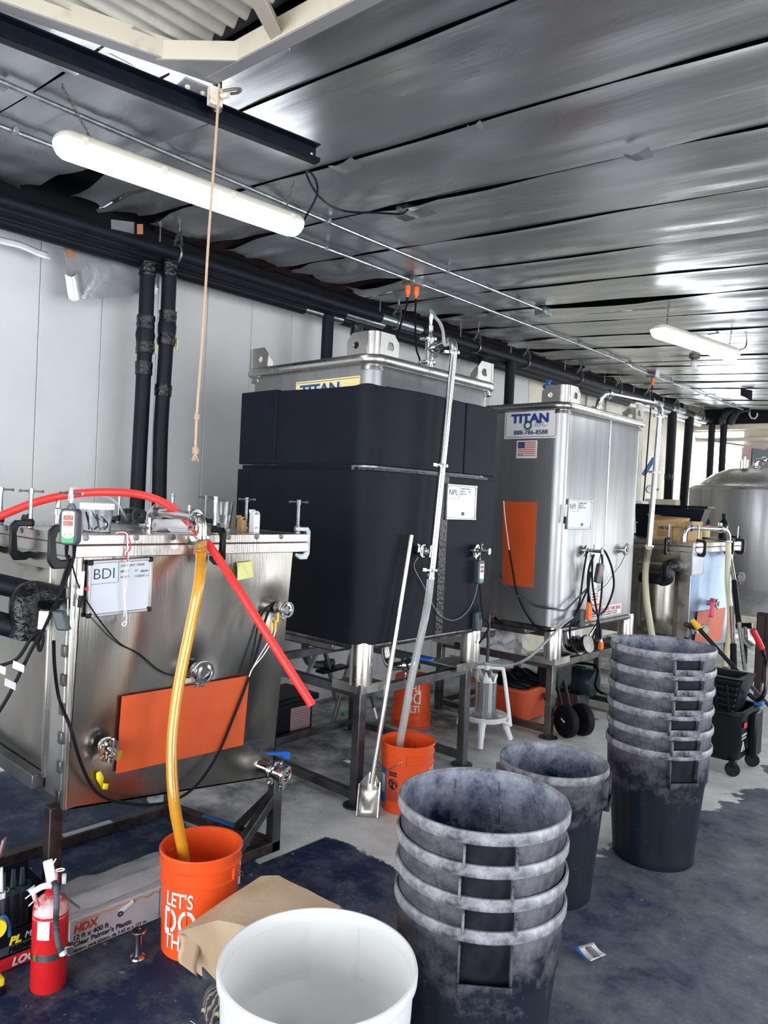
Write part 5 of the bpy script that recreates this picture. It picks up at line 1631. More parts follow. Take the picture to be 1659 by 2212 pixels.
tag(MB().tube(spline([pd1 + dv * .02, PX(926, 1290, -2.665), PD(917, 1340, 4.20), PD(901, 1410, 4.18), PD(886, 1480, 4.17), PD(874, 1550, 4.16), PD(864, 1604, 4.15), PD(862, 1640, 4.15)], 6), 0.0215, 16).build('hose', 'hose_clear'), 'clear hose running down from the racking arm into the second orange bucket', 'hose')
# outlet valve below the wrapped tank
ov = thing('outlet_valve', 'steel outlet elbow with blue valve lever under the wrapped tank', 'valve', (-3.0, 3.4, 0.75))
w0, w1, w2 = PD(832, 1412, 4.5), PD(850, 1440, 4.45), PD(905, 1432, 4.42)
MB().tube(elbow(w0 + Z3 * .05, -Z3, w1, n=8) + [w1.lerp(w2, .4)], 0.026, 16).build('elbow', 'chrome', ov)
dw = (w2 - w1).normalized()
MB().lathe([(0.026, 0), (.04, .004), (.04, .016), (.03, .02), (.036, .03), (.036, .07), (.03, .075), (.04, .085), (.04, .1), (.024, .102)], w1.lerp(w2, .35), dw, 20).build('ball_valve', 'chrome', ov)
lv0 = PD(888, 1418, 4.4)
MB().bar(lv0, PD(935, 1426, 4.34), 0.05, 0.016).build('lever', 'blue_handle', ov, bevel=0.005)
tclamp_joint(ov, w1.lerp(w2, .42), dw, 0.026)
# ------------------------------------------------------------------ second cube tank
JX0, JX1, JY0, JY1 = -3.80, -2.70, 4.865, 6.20
ib2 = make_ibc(JX0, JX1, JY0, JY1, 0.80, 2.43, 'bare brushed steel cube tank with TITAN label and orange plate', 'steel_ibc')
make_stand(JX0 + .040, JX1 - .040, JY0 + .055, JY1 - .095, 0.575, 'steel stand under the bare steel cube tank', 'steel_dull')
MB().box(JX1 - .002, JX1 + .003, JY0 + .72, JY0 + .74, .82, 2.40).build('weld_seam', 'steel', ib2, smooth=0)
p = [PY(*q_, JY0 - .002) for q_ in ((1087, 1083), (1160, 1085), (1151, 1269), (1086, 1262))]
b = MB()
b.v = p + [q_ - Y3 * .004 for q_ in p]
b.f = [(0, 1, 2, 3), (7, 6, 5, 4), (0, 4, 5, 1), (1, 5, 6, 2), (2, 6, 7, 3), (3, 7, 4, 0)]
tag(b.build('heating_plate', 'orange_pad', ib2, smooth=0), 'flat orange plate')
fy = JY0 - .001
a_, c_ = PY(1089, 950, fy), PY(1206, 894, fy)
lp_ = thing('tank_label', 'white label reading TITAN IBC with phone number', 'label', (a_.x, fy, a_.z))
w_, h_ = c_.x - a_.x, 0.215
x_, z_ = a_.x, a_.z + 0.005
MB().box(x_, x_ + w_, fy - .002, fy, z_, z_ + h_).build('plate', 'label_white', lp_, smooth=0)
br = rrect(0.012, w_ - .012, 0.012, h_ - .012, .018)
b = MB()
b.tube([V((x_ + q_[0], fy - .0025, z_ + q_[1])) for q_ in br], 0.0018, 4, closed=True)
b.build('border', 'navy_ink', lp_)
text('TITAN', 0.092, (x_ + .058, fy - .0026, z_ + .118), X3, Z3, 'silver_ink', lp_, 'letter_outline', thick=0.07, sx=1.22)
text('TITAN', 0.088, (x_ + .062, fy - .0042, z_ + .121), X3, Z3, 'blue_ink', lp_, 'lettering', thick=0.035, sx=1.25)
text('IBC', 0.056, (x_ + .255, fy - .0026, z_ + .088), X3, Z3, 'silver_ink', lp_, 'lettering', thick=0.03, shear=.3, sx=1.3)
text('888-786-8588', 0.046, (x_ + .085, fy - .0026, z_ + .030), X3, Z3, 'navy_ink', lp_, 'lettering', thick=0.02, sx=1.12)
MB().ring([(0.020, 0), (0.034, 0), (0.034, .0015), (0.020, .0015)], (x_ + .205, fy - .003, z_ + .098), -Y3, 20).build('emblem', 'green_ink', lp_)
MB().ring([(0.036, 0), (0.041, 0), (0.041, .0012), (0.036, .0012)], (x_ + .202, fy - .0028, z_ + .098), -Y3, 20).build('emblem_ring', 'silver_ink', lp_)
a_, c_ = PY(1115, 990, fy), PY(1161, 953, fy)
fs = thing('flag_sticker', 'small sticker with the stars and stripes below the label', 'sticker', (a_.x, fy, a_.z))
w_, h_ = c_.x - a_.x, c_.z - a_.z + .006
x_, z_ = a_.x, a_.z
MB().box(x_, x_ + w_, fy - .0015, fy, z_, z_ + h_).build('plate', 'label_white', fs, smooth=0)
for i in range(7):
    zz_ = z_ + h_ * .93 - i * h_ * .105
    MB().box(x_ + .012, x_ + w_ - .012, fy - .0022, fy - .0014, zz_ - h_ * .048, zz_).build('stripe', 'flag_red', fs, smooth=0)
MB().box(x_ + .012, x_ + w_ * .40, fy - .0028, fy - .0014, z_ + h_ * .56, z_ + h_ * .93).build('canton', 'navy_ink', fs, smooth=0)
for i in range(5):
    for j in range(4):
        MB().box(x_ + .018 + i * w_ * .072, x_ + .021 + i * w_ * .072, fy - .0031, fy - .0027, z_ + h_ * (.60 + .085 * j), z_ + h_ * (.60 + .085 * j) + .003).build('star', 'label_white', fs, smooth=0)
text('TITAN', 0.018, (x_ + .012, fy - .0018, z_ + .016), X3, Z3, 'ink', fs, thick=.03)
text('MADE IN THE U.S.A.', 0.013, (x_ + .076, fy - .0018, z_ + .016), X3, Z3, 'ink', fs, thick=.01, sx=.8)
sx_ = JX1 + .001
whiteboard((JX1 + .003, 4.955, 1.535), Y3, Z3, 0.37, 0.22, 'whiteboard reading NPI on the steel cube tank', 'NPI', [(0.006, 0.006, 'CONTENT: SAFALE'), (0.006, 0.022, 'BREW: 12/1'), (0.006, 0.038, 'WENT: 1/16  1/22')], tsize=0.062, lsize=0.014, title_box=(0.36, 0.36), corner='board_frame')
o = thing('marker_pen', 'marker clipped beside the NPI board', 'marker', PX(1221, 1110, JX1 + .03))
MB().tube([PX(1223, 1090, JX1 + .03), PX(1221, 1116, JX1 + .03)], 0.009, 10).build('barrel', 'white', o)
MB().tube([PX(1221, 1116, JX1 + .03), PX(1219.5, 1131, JX1 + .03)], 0.010, 10).build('cap', 'black_plastic', o)
tag(MB().lathe([(0.012, 0), (0.012, 0.004), (0, .004)], PX(1257, 1133, JX1 + .014), X3, 14).build('magnet', 'ctl_grey'), 'round magnet low on the NPI board', 'magnet')
sample_valve(ib2, PX(1258, 1188, JX1 + .0), (1, .15, 0), rod=0.11)
port(ib2, PX(1338, 1187, JX1 + .0), (1, 0, 0), 0.05, 0.024, wing=(0, .6, 1))
for nm, qs, tx, lab in (('warning_label', ((1275, 1312), (1300, 1281)), ('NO PART OF', 'THIS TANK TO', 'BE MODIFIED', '', 'WITHOUT APPROVAL'), 'small white warning label with red print behind the cords'),
                        ('warning_label', ((1276, 1336), (1341, 1322)), ('NO FORKS THIS SIDE',), 'long white label reading NO FORKS THIS SIDE')):
    a_, c_ = PX(*qs[0], sx_), PX(*qs[1], sx_)
    o = thing(nm, lab, 'label', a_)
    hh = 0.125 if len(tx) > 1 else 0.085
    MB().box(sx_, sx_ + .0015, a_.y, c_.y, a_.z, a_.z + hh).build('plate', 'label_white', o, smooth=0)
    if len(tx) > 1:
        for i, s_ in enumerate(tx): text(s_, 0.018, (sx_ + .0018, a_.y + .015, a_.z + hh - .03 - i * .022), Y3, Z3, 'red_ink', o, thick=.02, sx=.9)
    else:
        text(tx[0], 0.038, (sx_ + .0018, a_.y + .10, a_.z + .042), Y3, Z3, 'red_ink', o, thick=.02, sx=1.15)
        for i in range(2): text('FAILURE TO COMPLY MAY RESULT IN DAMAGE TO THE TANK', 0.014, (sx_ + .0018, a_.y + .02, a_.z + .024 - i * .017), Y3, Z3, 'ink', o, sx=1.1)
        MB().box(sx_ + .0015, sx_ + .002, a_.y + .004, c_.y - .004, a_.z + hh - .004, a_.z + hh - .002).build('border', 'red_ink', o, smooth=0)
# blue knob and bent pipe on top
p = PD(1184, 834, 6.0)
o = thing('knob_valve', 'steel fitting with a blue hand knob on top of the steel cube tank', 'valve', V((p.x, p.y, 2.45)))
MB().tube([(p.x, p.y, 2.43), (p.x, p.y, p.z)], 0.012, 12).build('stem', 'chrome', o)
MB().lathe([(0.034, 0), (0.04, 0.008), (.04, .022), (.034, .03), (0.016, .034), (.016, .05), (0.028, .055), (.028, .062), (0, .064)], (p.x, p.y, p.z - .02), n=24, rmod=lambda t, z, i: .004 * math.cos(8 * t) if i in (1, 2) else 0).build('knob', 'blue_handle', o)
tclamp_joint(o, (p.x, p.y, 2.5), Z3, 0.016, wing=(-1, -.4, 0))
ra2 = thing('racking_arm', 'steel pipe arm bending down from the bare steel tank lid', 'pipe', (-2.95, 5.6, 2.45))
s0 = PX(1292, 868, -2.93)
s1 = PX(1318, 851, -2.90)
s2 = PX(1410, 870, -2.66)
s3 = PX(1425, 900, -2.63)
s4 = PX(1402, 1180, -2.63)
MB().tube(elbow(s0 - Z3 * .08, Z3, s1), 0.024, 16).build('elbow', 'chrome', ra2)
MB().tube([s1, s2], 0.022, 16).build('cross_tube', 'chrome', ra2)
MB().tube(elbow(s2, (s2 - s1), s3), 0.024, 16).build('elbow', 'chrome', ra2)
MB().tube([s3, s4], 0.0225, 16).build('down_tube', 'chrome', ra2)
for c_, d_ in ((s0 - Z3 * .05, Z3), (s1, s2 - s1), (s2, s2 - s1), (s3, Z3), (s3.lerp(s4, .43), Z3), (s4, Z3)):
    tclamp_joint(ra2, c_, d_, 0.0235, wing=(-.5, -1, -.3))
tag(MB().tube(spline([s4, PD(1398, 1205, 7.0), PD(1394, 1240, 7.0), PD(1396, 1290, 6.95), PD(1403, 1340, 6.9), PD(1410, 1385, 6.85), PD(1413, 1440, 6.8), PZ(1414, 1490, .3)], 6), 0.030, 14).build('hose', 'hose_beer'), 'pale hose hanging from the steel tank arm behind the tall can stack', 'hose')
cable('rope_bundle', [PD(1345, 893, 6.6), PD(1352, 889, 6.6), PD(1364, 891, 6.6), PD(1365, 896, 6.6), PD(1350, 896, 6.6)], 0.01, 'yellow_pale', 'pale tubing scrap lying on the steel tank top', 'tubing')
# cords on the bare steel tank
xk = JX1 + .07
for pts, r, m_, lab in (
        ([(1283, 1198, .10), (1272, 1230, .09), (1270, 1270, .08), (1277, 1310, .07), (1290, 1325, .06), (1305, 1320, .06), (1320, 1290, .07), (1326, 1260, .08), (1321, 1225, .09), (1309, 1195, .10), (1300, 1186, .11)], .0085, 'rubber', 'big loop of black cord hung on the steel tank valve'),
        ([(1268, 1192, .08), (1260, 1240, .06), (1252, 1300, .05), (1244, 1325, .05), (1234, 1345, .05), (1231, 1360, .05), (1232, 1385, .04), (1240, 1402, .03), (1252, 1408, .02), (1268, 1398, .02), (1282, 1372, .03), (1290, 1345, .05), (1295, 1320, .06), (1300, 1270, .08), (1301, 1215, .1), (1298, 1190, .1)], .0075, 'rubber', 'black cord hanging in a long loop below the steel tank valve'),
        ([(1280, 1200, .1), (1279, 1250, .08), (1284, 1290, .07), (1290, 1325, .06), (1296, 1360, .05), (1297, 1380, .04)], .0075, 'rubber', 'black cord ending in the orange plug below the steel tank'),
        ([(1276, 1235, .08), (1272, 1265, .07), (1270, 1300, .06)], .008, 'rubber', 'short black cord ending in the orange outlet')):
    cable('hanging_cord', [PX(a, c, JX1 + d) for a, c, d in pts], r, m_, lab, 'cord')
fr = JY0 - .03
cable('hanging_cord', [PY(1088, 1082, fr), PY(1090, 1110, fr), PY(1095, 1150, fr), PY(1100, 1188, fr)], 0.004, 'string_white', 'thin white lead at the top of the orange plate on the steel tank', 'wire')
cable('hanging_cord', [PY(1100, 1188, fr), PY(1107, 1230, fr), PY(1115, 1275, fr), PY(1128, 1310, fr), PY(1150, 1345, fr), PY(1170, 1360, fr - .03), PX(1195, 1362, JX1 + .06), PX(1222, 1350, JX1 + .06), PX(1245, 1325, JX1 + .06), PX(1268, 1275, JX1 + .06)], 0.007, 'rubber', 'black cord drooping from the orange plate round the steel tank corner', 'cord')
cable('hanging_cord', [PY(1066, 1236, fr), PY(1090, 1265, fr), PY(1130, 1295, fr), PY(1160, 1310, fr), PX(1195, 1315, JX1 + .06), PX(1220, 1318, JX1 + .06), PX(1240, 1300, JX1 + .05), PX(1270, 1270, JX1 + .06)], 0.0075, 'ink_soft', 'dark grey cord stretched round the steel tank corner', 'cord')
cable('hanging_cord', [PX(1241, 1331, JX1 + .05), PX(1220, 1345, JX1 + .08), PX(1190, 1375, JX1 + .12), PX(1160, 1405, JX1 + .14), PX(1135, 1425, JX1 + .1), PX(1105, 1436, JX1 + .0), PX(1070, 1437, -2.75), PX(1045, 1432, -2.78)], 0.009, 'cable_grey', 'light grey cord swooping from the steel tank to the wrapped tank stand', 'cord')
cable('hanging_cord', [PX(1352, 1195, JX1 + .05), PX(1340, 1220, JX1 + .02), PX(1328, 1235, JX1 + .02), PX(1310, 1262, JX1 + .02), PX(1290, 1278, JX1 + .03)], 0.0025, 'rubber', 'thin sensor wire from the right port of the steel tank', 'wire')
o = thing('outlet_end', 'orange outlet block hanging on a cord on the steel tank', 'plug', PX(1269, 1320, JX1 + .05))
c_ = PX(1269, 1319, JX1 + .05)
MB().prism(rrect(-.026, .026, -.075, .075, .025), c_, Y3, Z3, .028).build('body', 'orange_plug', o, bevel=.005)
for z in (-.03, .03):
    for dy, dz in ((-.008, 0), (.008, 0), (0, .016)):
        MB().box(c_.x + .028, c_.x + .029, c_.y + dy - .002, c_.y + dy + .002, c_.z + z + dz - .004, c_.z + z + dz + .004).build('slot', 'ink', o, smooth=0)
o = thing('cord_plug', 'orange plug dangling below the steel cube tank', 'plug', PX(1298, 1395, JX1 + .04))
c_ = PX(1298, 1395, JX1 + .04)
MB().box(c_.x - .014, c_.x + .014, c_.y - .024, c_.y + .024, c_.z - .03, c_.z + .03).build('body', 'orange_plug', o, bevel=.006)
MB().tube([c_ + Z3 * .03, c_ + Z3 * .055], [.012, .008], 10).build('collar', 'white', o)
for s_ in (-1, 1): MB().box(c_.x - .002, c_.x + .002, c_.y + s_ * .01 - .002, c_.y + s_ * .01 + .002, c_.z - .055, c_.z - .03).build('prong', 'chrome', o, smooth=0)
c2 = thing('temperature_controller', 'controller hanging askew among the cords of the steel tank', 'controller', PX(1290, 1235, JX1 + .1))
c_ = PX(1290, 1238, JX1 + .09)
ua = V((.25, 1, -.25)).normalized()
va = V((0, .28, 1)).normalized()
MB().prism(rrect(-.03, .03, -.075, .075, .016), c_, ua, va, .034).build('case', 'ctl_grey', c2, bevel=.004)
na = ua.cross(va).normalized()
MB().prism(rrect(-.02, .02, -.02, .055, .005), c_ + na * .034, ua, va, .0016).build('front_plate', 'led_window', c2, smooth=0)
MB().tube([c_ + va * .07, PX(1296, 1205, JX1 + .11), PX(1299, 1190, JX1 + .11)], .003, 6).build('hanging_loop', 'black_plastic', c2)
o = thing('plug_adapter', 'dark power box stuck low on the steel tank corner', 'plug', PX(1245, 1335, JX1 + .02))
c_ = PX(1247, 1333, JX1 + .0)
MB().box(c_.x, c_.x + .05, c_.y - .04, c_.y + .04, c_.z - .07, c_.z + .06).build('body', 'ctl_grey', o, bevel=.006)
MB().lathe([(0.014, 0), (0.012, .03), (.008, .05)], c_ + V((.03, -.03, -.03)), V((.3, -1, -.4)), 10).build('plug_head', 'black_plastic', o)
ov = thing('outlet_valve', 'steel outlet elbow and butterfly valve under the bare steel tank', 'valve', PX(1250, 1390, -2.85))
w0, w1, w2 = PD(1226, 1360, 5.9), PD(1238, 1395, 5.85), PD(1272, 1390, 5.75)
MB().tube(elbow(w0 + Z3 * .08, -Z3, w1) + [w1.lerp(w2, .3)], .055, 18).build('elbow', 'chrome', ov)
dw = (w2 - w1).normalized()
MB().lathe([(.055, 0), (.075, .004), (.075, .02), (.05, .025), (.06, .04), (.06, .07), (.05, .075), (.07, .085), (.07, .105), (0.03, .107)], w1.lerp(w2, .25), dw, 24).build('valve_body', 'steel_dull', ov)
MB().tube([w2 + Z3 * .06, w2 + Z3 * .12 + V((.0, .12, 0.02))], .008, 8).build('lever', 'chrome', ov)
MB().box(*sorted((w2.x - .15, w2.x - .14)), w2.y - .02, w2.y + .16, w2.z - .02, w2.z + .16).build('bracket_plate', 'label_white', ov, bevel=.01)

# ------------------------------------------------------------------ second square tank, farther back
T2X, T2Y0, T2Y1, T2Z = -2.48, 7.00, 8.25, 1.425
t2 = thing('square_tank', 'second square stainless tank far back, with pale blue film and box on its lid', 'tank', (-3.0, 7.6, 0))


def face2(a, b_):
    y = T2Y0 + .03 + (T2Y1 - T2Y0 - .10) * a
    zb = 0.48 - .1 * a
    z = zb + (T2Z - .09 - zb) * b_
    e_ = min(1, min(a, 1 - a) * 7) * min(1, min(b_, 1 - b_) * 7)
    return (T2X - .05 + .02 * e_ + .010 * e_ * mnoise.noise(V((y * 2.4, z * 1.6, 5))), y, z)


MB().grid(face2, 40, 30).build('front_shell', 'steel_blue', t2, smooth=180)
MB().box(-3.45, T2X - .051, T2Y0 + .03, T2Y1 - .07, .50, T2Z - .085).build('shell', 'steel_tank', t2, smooth=0)
MB().box(T2X - .16, T2X - .05, T2Y0 + .022, T2Y0 + .03, .48, T2Z - .09).build('corner_strip', 'steel', t2, bevel=.005)
MB().box(-3.5, T2X, T2Y0, T2Y1, T2Z - .09, T2Z - .045).build('rim_flange', 'steel', t2, bevel=.004)
MB().box(-3.49, T2X - .01, T2Y0 + .01, T2Y1 - .01, T2Z - .045, T2Z - .038).build('gasket', 'gasket_red', t2, smooth=0)
MB().box(-3.5, T2X, T2Y0, T2Y1, T2Z - .038, T2Z).build('lid', 'steel', t2, bevel=.004)


def jack2(a, b_):
    x = -2.68 - .7 * a
    z = .55 + .62 * b_
    return (x, T2Y0 + .03 - .10 * math.sin(math.pi * min(1, a * 2.2)) ** .6 * min(1, b_ * 6) * min(1, (1 - b_) * 5) - .002, z)


MB().grid(jack2, 24, 20).build('side_jacket', 'steel_tank', t2, smooth=180)
for x, y in ((T2X - .06, T2Y0 + .05), (T2X - .06, T2Y1 - .08), (-3.42, T2Y0 + .05), (-3.42, T2Y1 - .08)):
    MB().box(x - .028, x + .028, y - .028, y + .028, 0, .55).build('leg', 'steel_stand', t2, bevel=.004)
b = MB()
b.v = []
for i in range(2):
    b.v += [PX(*q_, T2X - .025 + .005 * i) for q_ in ((1500, 1388), (1558, 1384), (1568, 1313), (1507, 1322))]
b.f = [(0, 1, 2, 3), (7, 6, 5, 4), (0, 4, 5, 1), (1, 5, 6, 2), (2, 6, 7, 3), (3, 7, 4, 0)]
tag(b.build('heating_plate', 'orange_pad', t2, smooth=0), 'flat orange plate')
port(t2, PX(1532, 1302, T2X - .04), (1, 0, 0), .07, .026, wing=(0, .3, -1))
MB().grid(lambda a, b_: PX(1535 + 10 * a - 4 * b_, 1300 + 34 * b_, T2X + .07), 2, 5).build('pink_tag', 'pink', t2, smooth=180, solid=.003)
MB().box(*[v_ for k in range(3) for v_ in ((PX(1539, 1297, T2X + .05))[k] - .02, (PX(1539, 1297, T2X + .05))[k] + .02)]).build('pink_wrap', 'pink', t2, bevel=.008)
dv0, dv1 = PX(1482, 1349, T2X - .06), PX(1524, 1360, T2X + .22)
MB().tube([dv0, dv1], .024, 14).build('drain_pipe', 'steel_dull', t2)
for k in (.35, .6, .95): tclamp_joint(t2, dv0.lerp(dv1, k), dv1 - dv0, .025, m='steel_dull')
o = thing('insulated_pipe', 'black taped pipe elbow at the side of the far square tank', 'pipe', PY(1445, 1240, 6.9))
MB().tube([PY(1386, 1247, 6.95), PY(1432, 1252, 6.9)], .05, 14).build('insulation', 'pipe_foam', o)
MB().tube(spline([PY(1430, 1252, 6.9), PY(1441, 1248, 6.85), PY(1443, 1228, 6.85), PY(1452, 1222, 6.88), PY(1464, 1224, 7.02)], 5), .062, 14).build('elbow_wrap', 'tape_black', o)
tag(MB().tube([PY(1380, 1215, 6.98), PY(1470, 1222, 6.98)], .02, 10).build('side_pipe', 'steel'), 'thin steel pipe along the side of the far square tank', 'pipe')
wb0 = PX(1497, 1244, T2X)
whiteboard((T2X - .025, wb0.y, wb0.z), Y3, Z3, .30, .30, 'small whiteboard on the far square tank', 'CDL', [(.004, .006, 'CONTENT: CITRA'), (.004, .03, 'BREW: 1/20'), (.004, .054, '1.062')], tsize=.05, lsize=.018, title_box=(.32, .3), corner='board_frame')
e0, e1, e2 = PX(1477, 1150, -3.0), PX(1486, 1138, -2.96), PX(1556, 1142, -2.48)
_q = PY(1477, 1160, 7.10)
e0 = V((_q.x, 7.10, T2Z))
o = thing('bent_pipe', 'steel pipe with two elbows over the far square tank lid', 'pipe', e0)
e0t = e0 + Z3 * .05
MB().tube([e0, e0t], .024, 14).build('lid_port', 'chrome', o)
r2 = PX(1573, 1170, T2X + .07)
r0 = PD(1492, 1140, (e0 - CAM).dot(FWD) + .08)
r1 = PD(1556, 1143, (r2 - CAM).dot(FWD) - .05)
MB().tube(elbow(e0t, Z3, r0), .024, 14).build('elbow', 'chrome', o)
MB().tube([r0, r1], .022, 14).build('cross_tube', 'chrome', o)
MB().tube(elbow(r1, r1 - r0, r2), .024, 14).build('elbow', 'chrome', o)
for c_, d_ in ((r0, r1 - r0), (r1, r1 - r0), (r2, Z3)): tclamp_joint(o, c_, d_, .023, wing=(0, 0, 1))
tag(MB().tube(spline([r2, PX(1573, 1200, T2X + .08), PX(1572, 1260, T2X + .10), PX(1577, 1320, T2X + .13), PX(1574, 1380, T2X + .15), PX(1566, 1440, T2X + .16)], 6), .027, 12).build('hose', 'hose_beer'), 'pale yellow hose hanging from the far square tank', 'hose')
for i, (px, lab, x, y, a) in enumerate(((1509, 'black clamp on the near corner of the far square tank lid', T2X, T2Y0 + .06, 0), (1576, 'black clamp behind the pale yellow hose on the far tank lid', T2X, T2Y0 + .83, 0),
                                        (1602, 'black clamp at the right end of the far square tank lid', T2X, T2Y1 - .08, 0), (1519, 'black clamp on the far edge behind the bottle', -3.4, T2Y1 - .5, 180), (1380, 'black clamp on the left edge of the far tank lid', -2.75, T2Y0 + .0, -90))):
    c = copy_tree(CB)
    c.location = (x, y, T2Z)
    c.rotation_euler = (0, 0, R(a))
    c['label'] = lab
b0_ = PY(1408, 1164, 7.25)
o = thing('cardboard_box', 'brown cardboard box marked 14516 on the far square tank lid', 'box', (b0_.x + .2, 7.4, T2Z))
bx0, bx1 = b0_.x, PY(1487, 1160, 7.25).x
bh = .19
MB().box(bx0, bx1, 7.25, 7.62, T2Z, T2Z + bh).build('carton', 'cardboard', o, bevel=.003)
MB().add([(bx0, 7.25, T2Z + bh), (bx1, 7.25, T2Z + bh), (bx1 - .02, 7.33, T2Z + bh + .03), (bx0 + .02, 7.31, T2Z + bh + .04)], [(0, 1, 2, 3)]).build('flap', 'cardboard', o, solid=.003)
MB().add([(bx0, 7.25, T2Z + bh), (bx0, 7.6, T2Z + bh), (bx0 - .07, 7.6, T2Z + bh + .05), (bx0 - .07, 7.27, T2Z + bh + .05)], [(0, 1, 2, 3)]).build('flap', 'cardboard', o, solid=.003)
text('14516', .045, (bx0 + .05, 7.249, T2Z + .10), X3, Z3, 'ink', o, thick=.03)
for i in range(3): text('HOPS PELLETS US', .014, (bx0 + .05, 7.249, T2Z + .075 - i * .018), X3, Z3, 'ink', o)
MB().box(bx0 + .20, bx0 + .203, 7.248, 7.25, T2Z, T2Z + .13).box(bx0 + .20, bx0 + .29, 7.248, 7.25, T2Z + .128, T2Z + .131).box(bx0 + .287, bx0 + .29, 7.248, 7.25, T2Z, T2Z + .13).build('print', 'ink', o, smooth=0)
o = thing('black_tray', 'large flat black bin behind the cardboard box', 'bin', (-3.2, 8.0, T2Z))
q0, q1 = PY(1372, 1090, 7.72), PY(1523, 1098, 7.72)
b = MB()
zt_, zb_ = q0.z - .01, T2Z
b.add([(q0.x + .02, 7.74, zb_), (q1.x - .10, 7.74, zb_), (q1.x - .10, 7.9, zb_), (q0.x + .02, 7.9, zb_), (q0.x, 7.72, zt_), (q1.x, 7.72, zt_ - .01), (q1.x, 7.90, zt_ - .01), (q0.x, 7.90, zt_)],
      [(3, 2, 1, 0), (4, 5, 6, 7), (0, 1, 5, 4), (1, 2, 6, 5), (2, 3, 7, 6), (3, 0, 4, 7)])
b.build('bin', 'navy_tote', o, smooth=0)
MB().box(q0.x - .02, q1.x + .03, 7.70, 7.92, zt_ - .005, zt_ + .02).build('lid', 'black_plastic', o, bevel=.008)
p = PD(1424, 1080, 8.7)
tag(MB().box(p.x - .16, p.x + .16, 7.74, 7.9, zt_ + .02, zt_ + .05).build('paper_stack', 'white', bevel=.004), 'flat pale package on the large black bin', 'package')


def bottle(p, m, lab, s=1.0, label_m=None, cap='black_plastic', group=None):
    o_ = thing('bottle', lab, 'bottle', p)
    MB().lathe([(.036 * s, 0), (.04 * s, .005), (.04 * s, .13 * s), (.034 * s, .15 * s), (.016 * s, .18 * s), (.015 * s, .20 * s)], p, n=20).build('body', m, o_)
    MB().lathe([(.019 * s, .195 * s), (.019 * s, .225 * s), (0, .226 * s)], p, n=16).build('cap', cap, o_)
    if label_m:
        MB().ring([(.0405 * s, .02), (.0415 * s, .02), (.0415 * s, .10 * s), (.0405 * s, .10 * s)], p, n=20).build('paper_label', label_m, o_)
        MB().ring([(.0405 * s, .10 * s), (.0417 * s, .10 * s), (.0417 * s, .115 * s), (.0405 * s, .115 * s)], p, n=20).build('red_band', 'red_plain', o_)
    return o_


def lidp(px, d):
    q_ = PD(px, 1150, d)
    return V((q_.x, q_.y, T2Z))


bottle(lidp(1522, 8.1), 'rubber', 'dark bottle with red and cream label on the far tank lid', 1.35, 'label_cream')
bottle(lidp(1563, 8.05), 'black_plastic', 'glossy black bottle on the far tank lid', 1.25)
p = lidp(1500, 8.0)
o = thing('plastic_cup', 'clear plastic cup with coloured print on the far tank lid', 'cup', p)
MB().lathe([(.03, 0), (.045, .12), (.043, .12), (.028, .004), (0, .004)], p, n=20).build('cup', 'clear', o)
MB().ring([(.034, .02), (.036, .02), (.0385, .05), (.0365, .05)], p, n=20).build('print_band', 'yellow_grip', o)
for i, (px, lab) in enumerate(((1530, 'crumpled clear bag lying left on the far tank lid'), (1548, 'crumpled clear bag lying right on the far tank lid'))):
    p = lidp(px, 8.1)
    tag(MB().grid(lambda a, b_: (p.x + .16 * (a - .5), p.y + .14 * (b_ - .5), T2Z + .01 + .05 * abs(mnoise.noise(V((a * 4, b_ * 4, i * 3)))) * math.sin(math.pi * a) * 1.3), 9, 9).build('plastic_bag', 'film', smooth=180), lab, 'bag')
p = PD(1588, 1160, 8.9)
tag(MB().tube(spline([V((p.x, p.y, T2Z + .012)) + V((.05 * math.cos(t), .05 * math.sin(t), .006 * math.sin(3 * t))) for t in [k * .8 for k in range(16)]], 3), .009, 6).build('cord_coil', 'rubber'), 'small coil of black cord at the right end of the far tank lid', 'cord')

# ------------------------------------------------------------------ conical fermenter
FC = V((-2.97, 10.55, 0))
fv = thing('fermenter', 'large round stainless fermenter with domed top at the far right', 'tank', FC)
MB().lathe([(.30, .42), (.84, .78), (.86, .82), (.86, 2.02), (.85, 2.05), (.80, 2.07)], FC, n=64).build('shell', 'steel_ibc', fv)
MB().lathe([(.86, 2.02), (.865, 2.035), (.80, 2.075), (.74, 2.085), (.70, 2.13), (.58, 2.23), (.40, 2.30), (.18, 2.335), (0, 2.34)], FC, n=64).build('dome', 'steel', fv, smooth=60)
for k in range(4):
    a = R(45 + 90 * k)
    MB().tube([FC + V((.74 * math.cos(a), .74 * math.sin(a), .0)), FC + V((.74 * math.cos(a), .74 * math.sin(a), .85))], .045, 14).build('leg', 'steel', fv)
for k in range(3):
    c_ = PD(1601 + k * 6, 1010, 9.6)
    MB().tube([c_ - Z3 * .05, c_ + Z3 * (.10 + .04 * (k == 1))], .018, 12).build('top_port', 'chrome', fv)
MB().tube(spline([PD(1632, 1014, 9.6), PD(1633, 998, 9.6), PD(1645, 994, 9.6), PD(1670, 998, 9.6)], 5), .03, 14).build('top_pipe', 'chrome', fv)
tclamp_joint(fv, PD(1633, 1008, 9.6), Z3, .03)
tclamp_joint(fv, PD(1650, 994, 9.6), RGT, .03)
MB().tube([PD(1595, 1245, 9.1), PD(1600, 1246, 8.75)], .035, 14).build('side_port', 'steel_dull', fv)
tclamp_joint(fv, PD(1599, 1246, 8.8), FWD, .038, m='steel_dull')

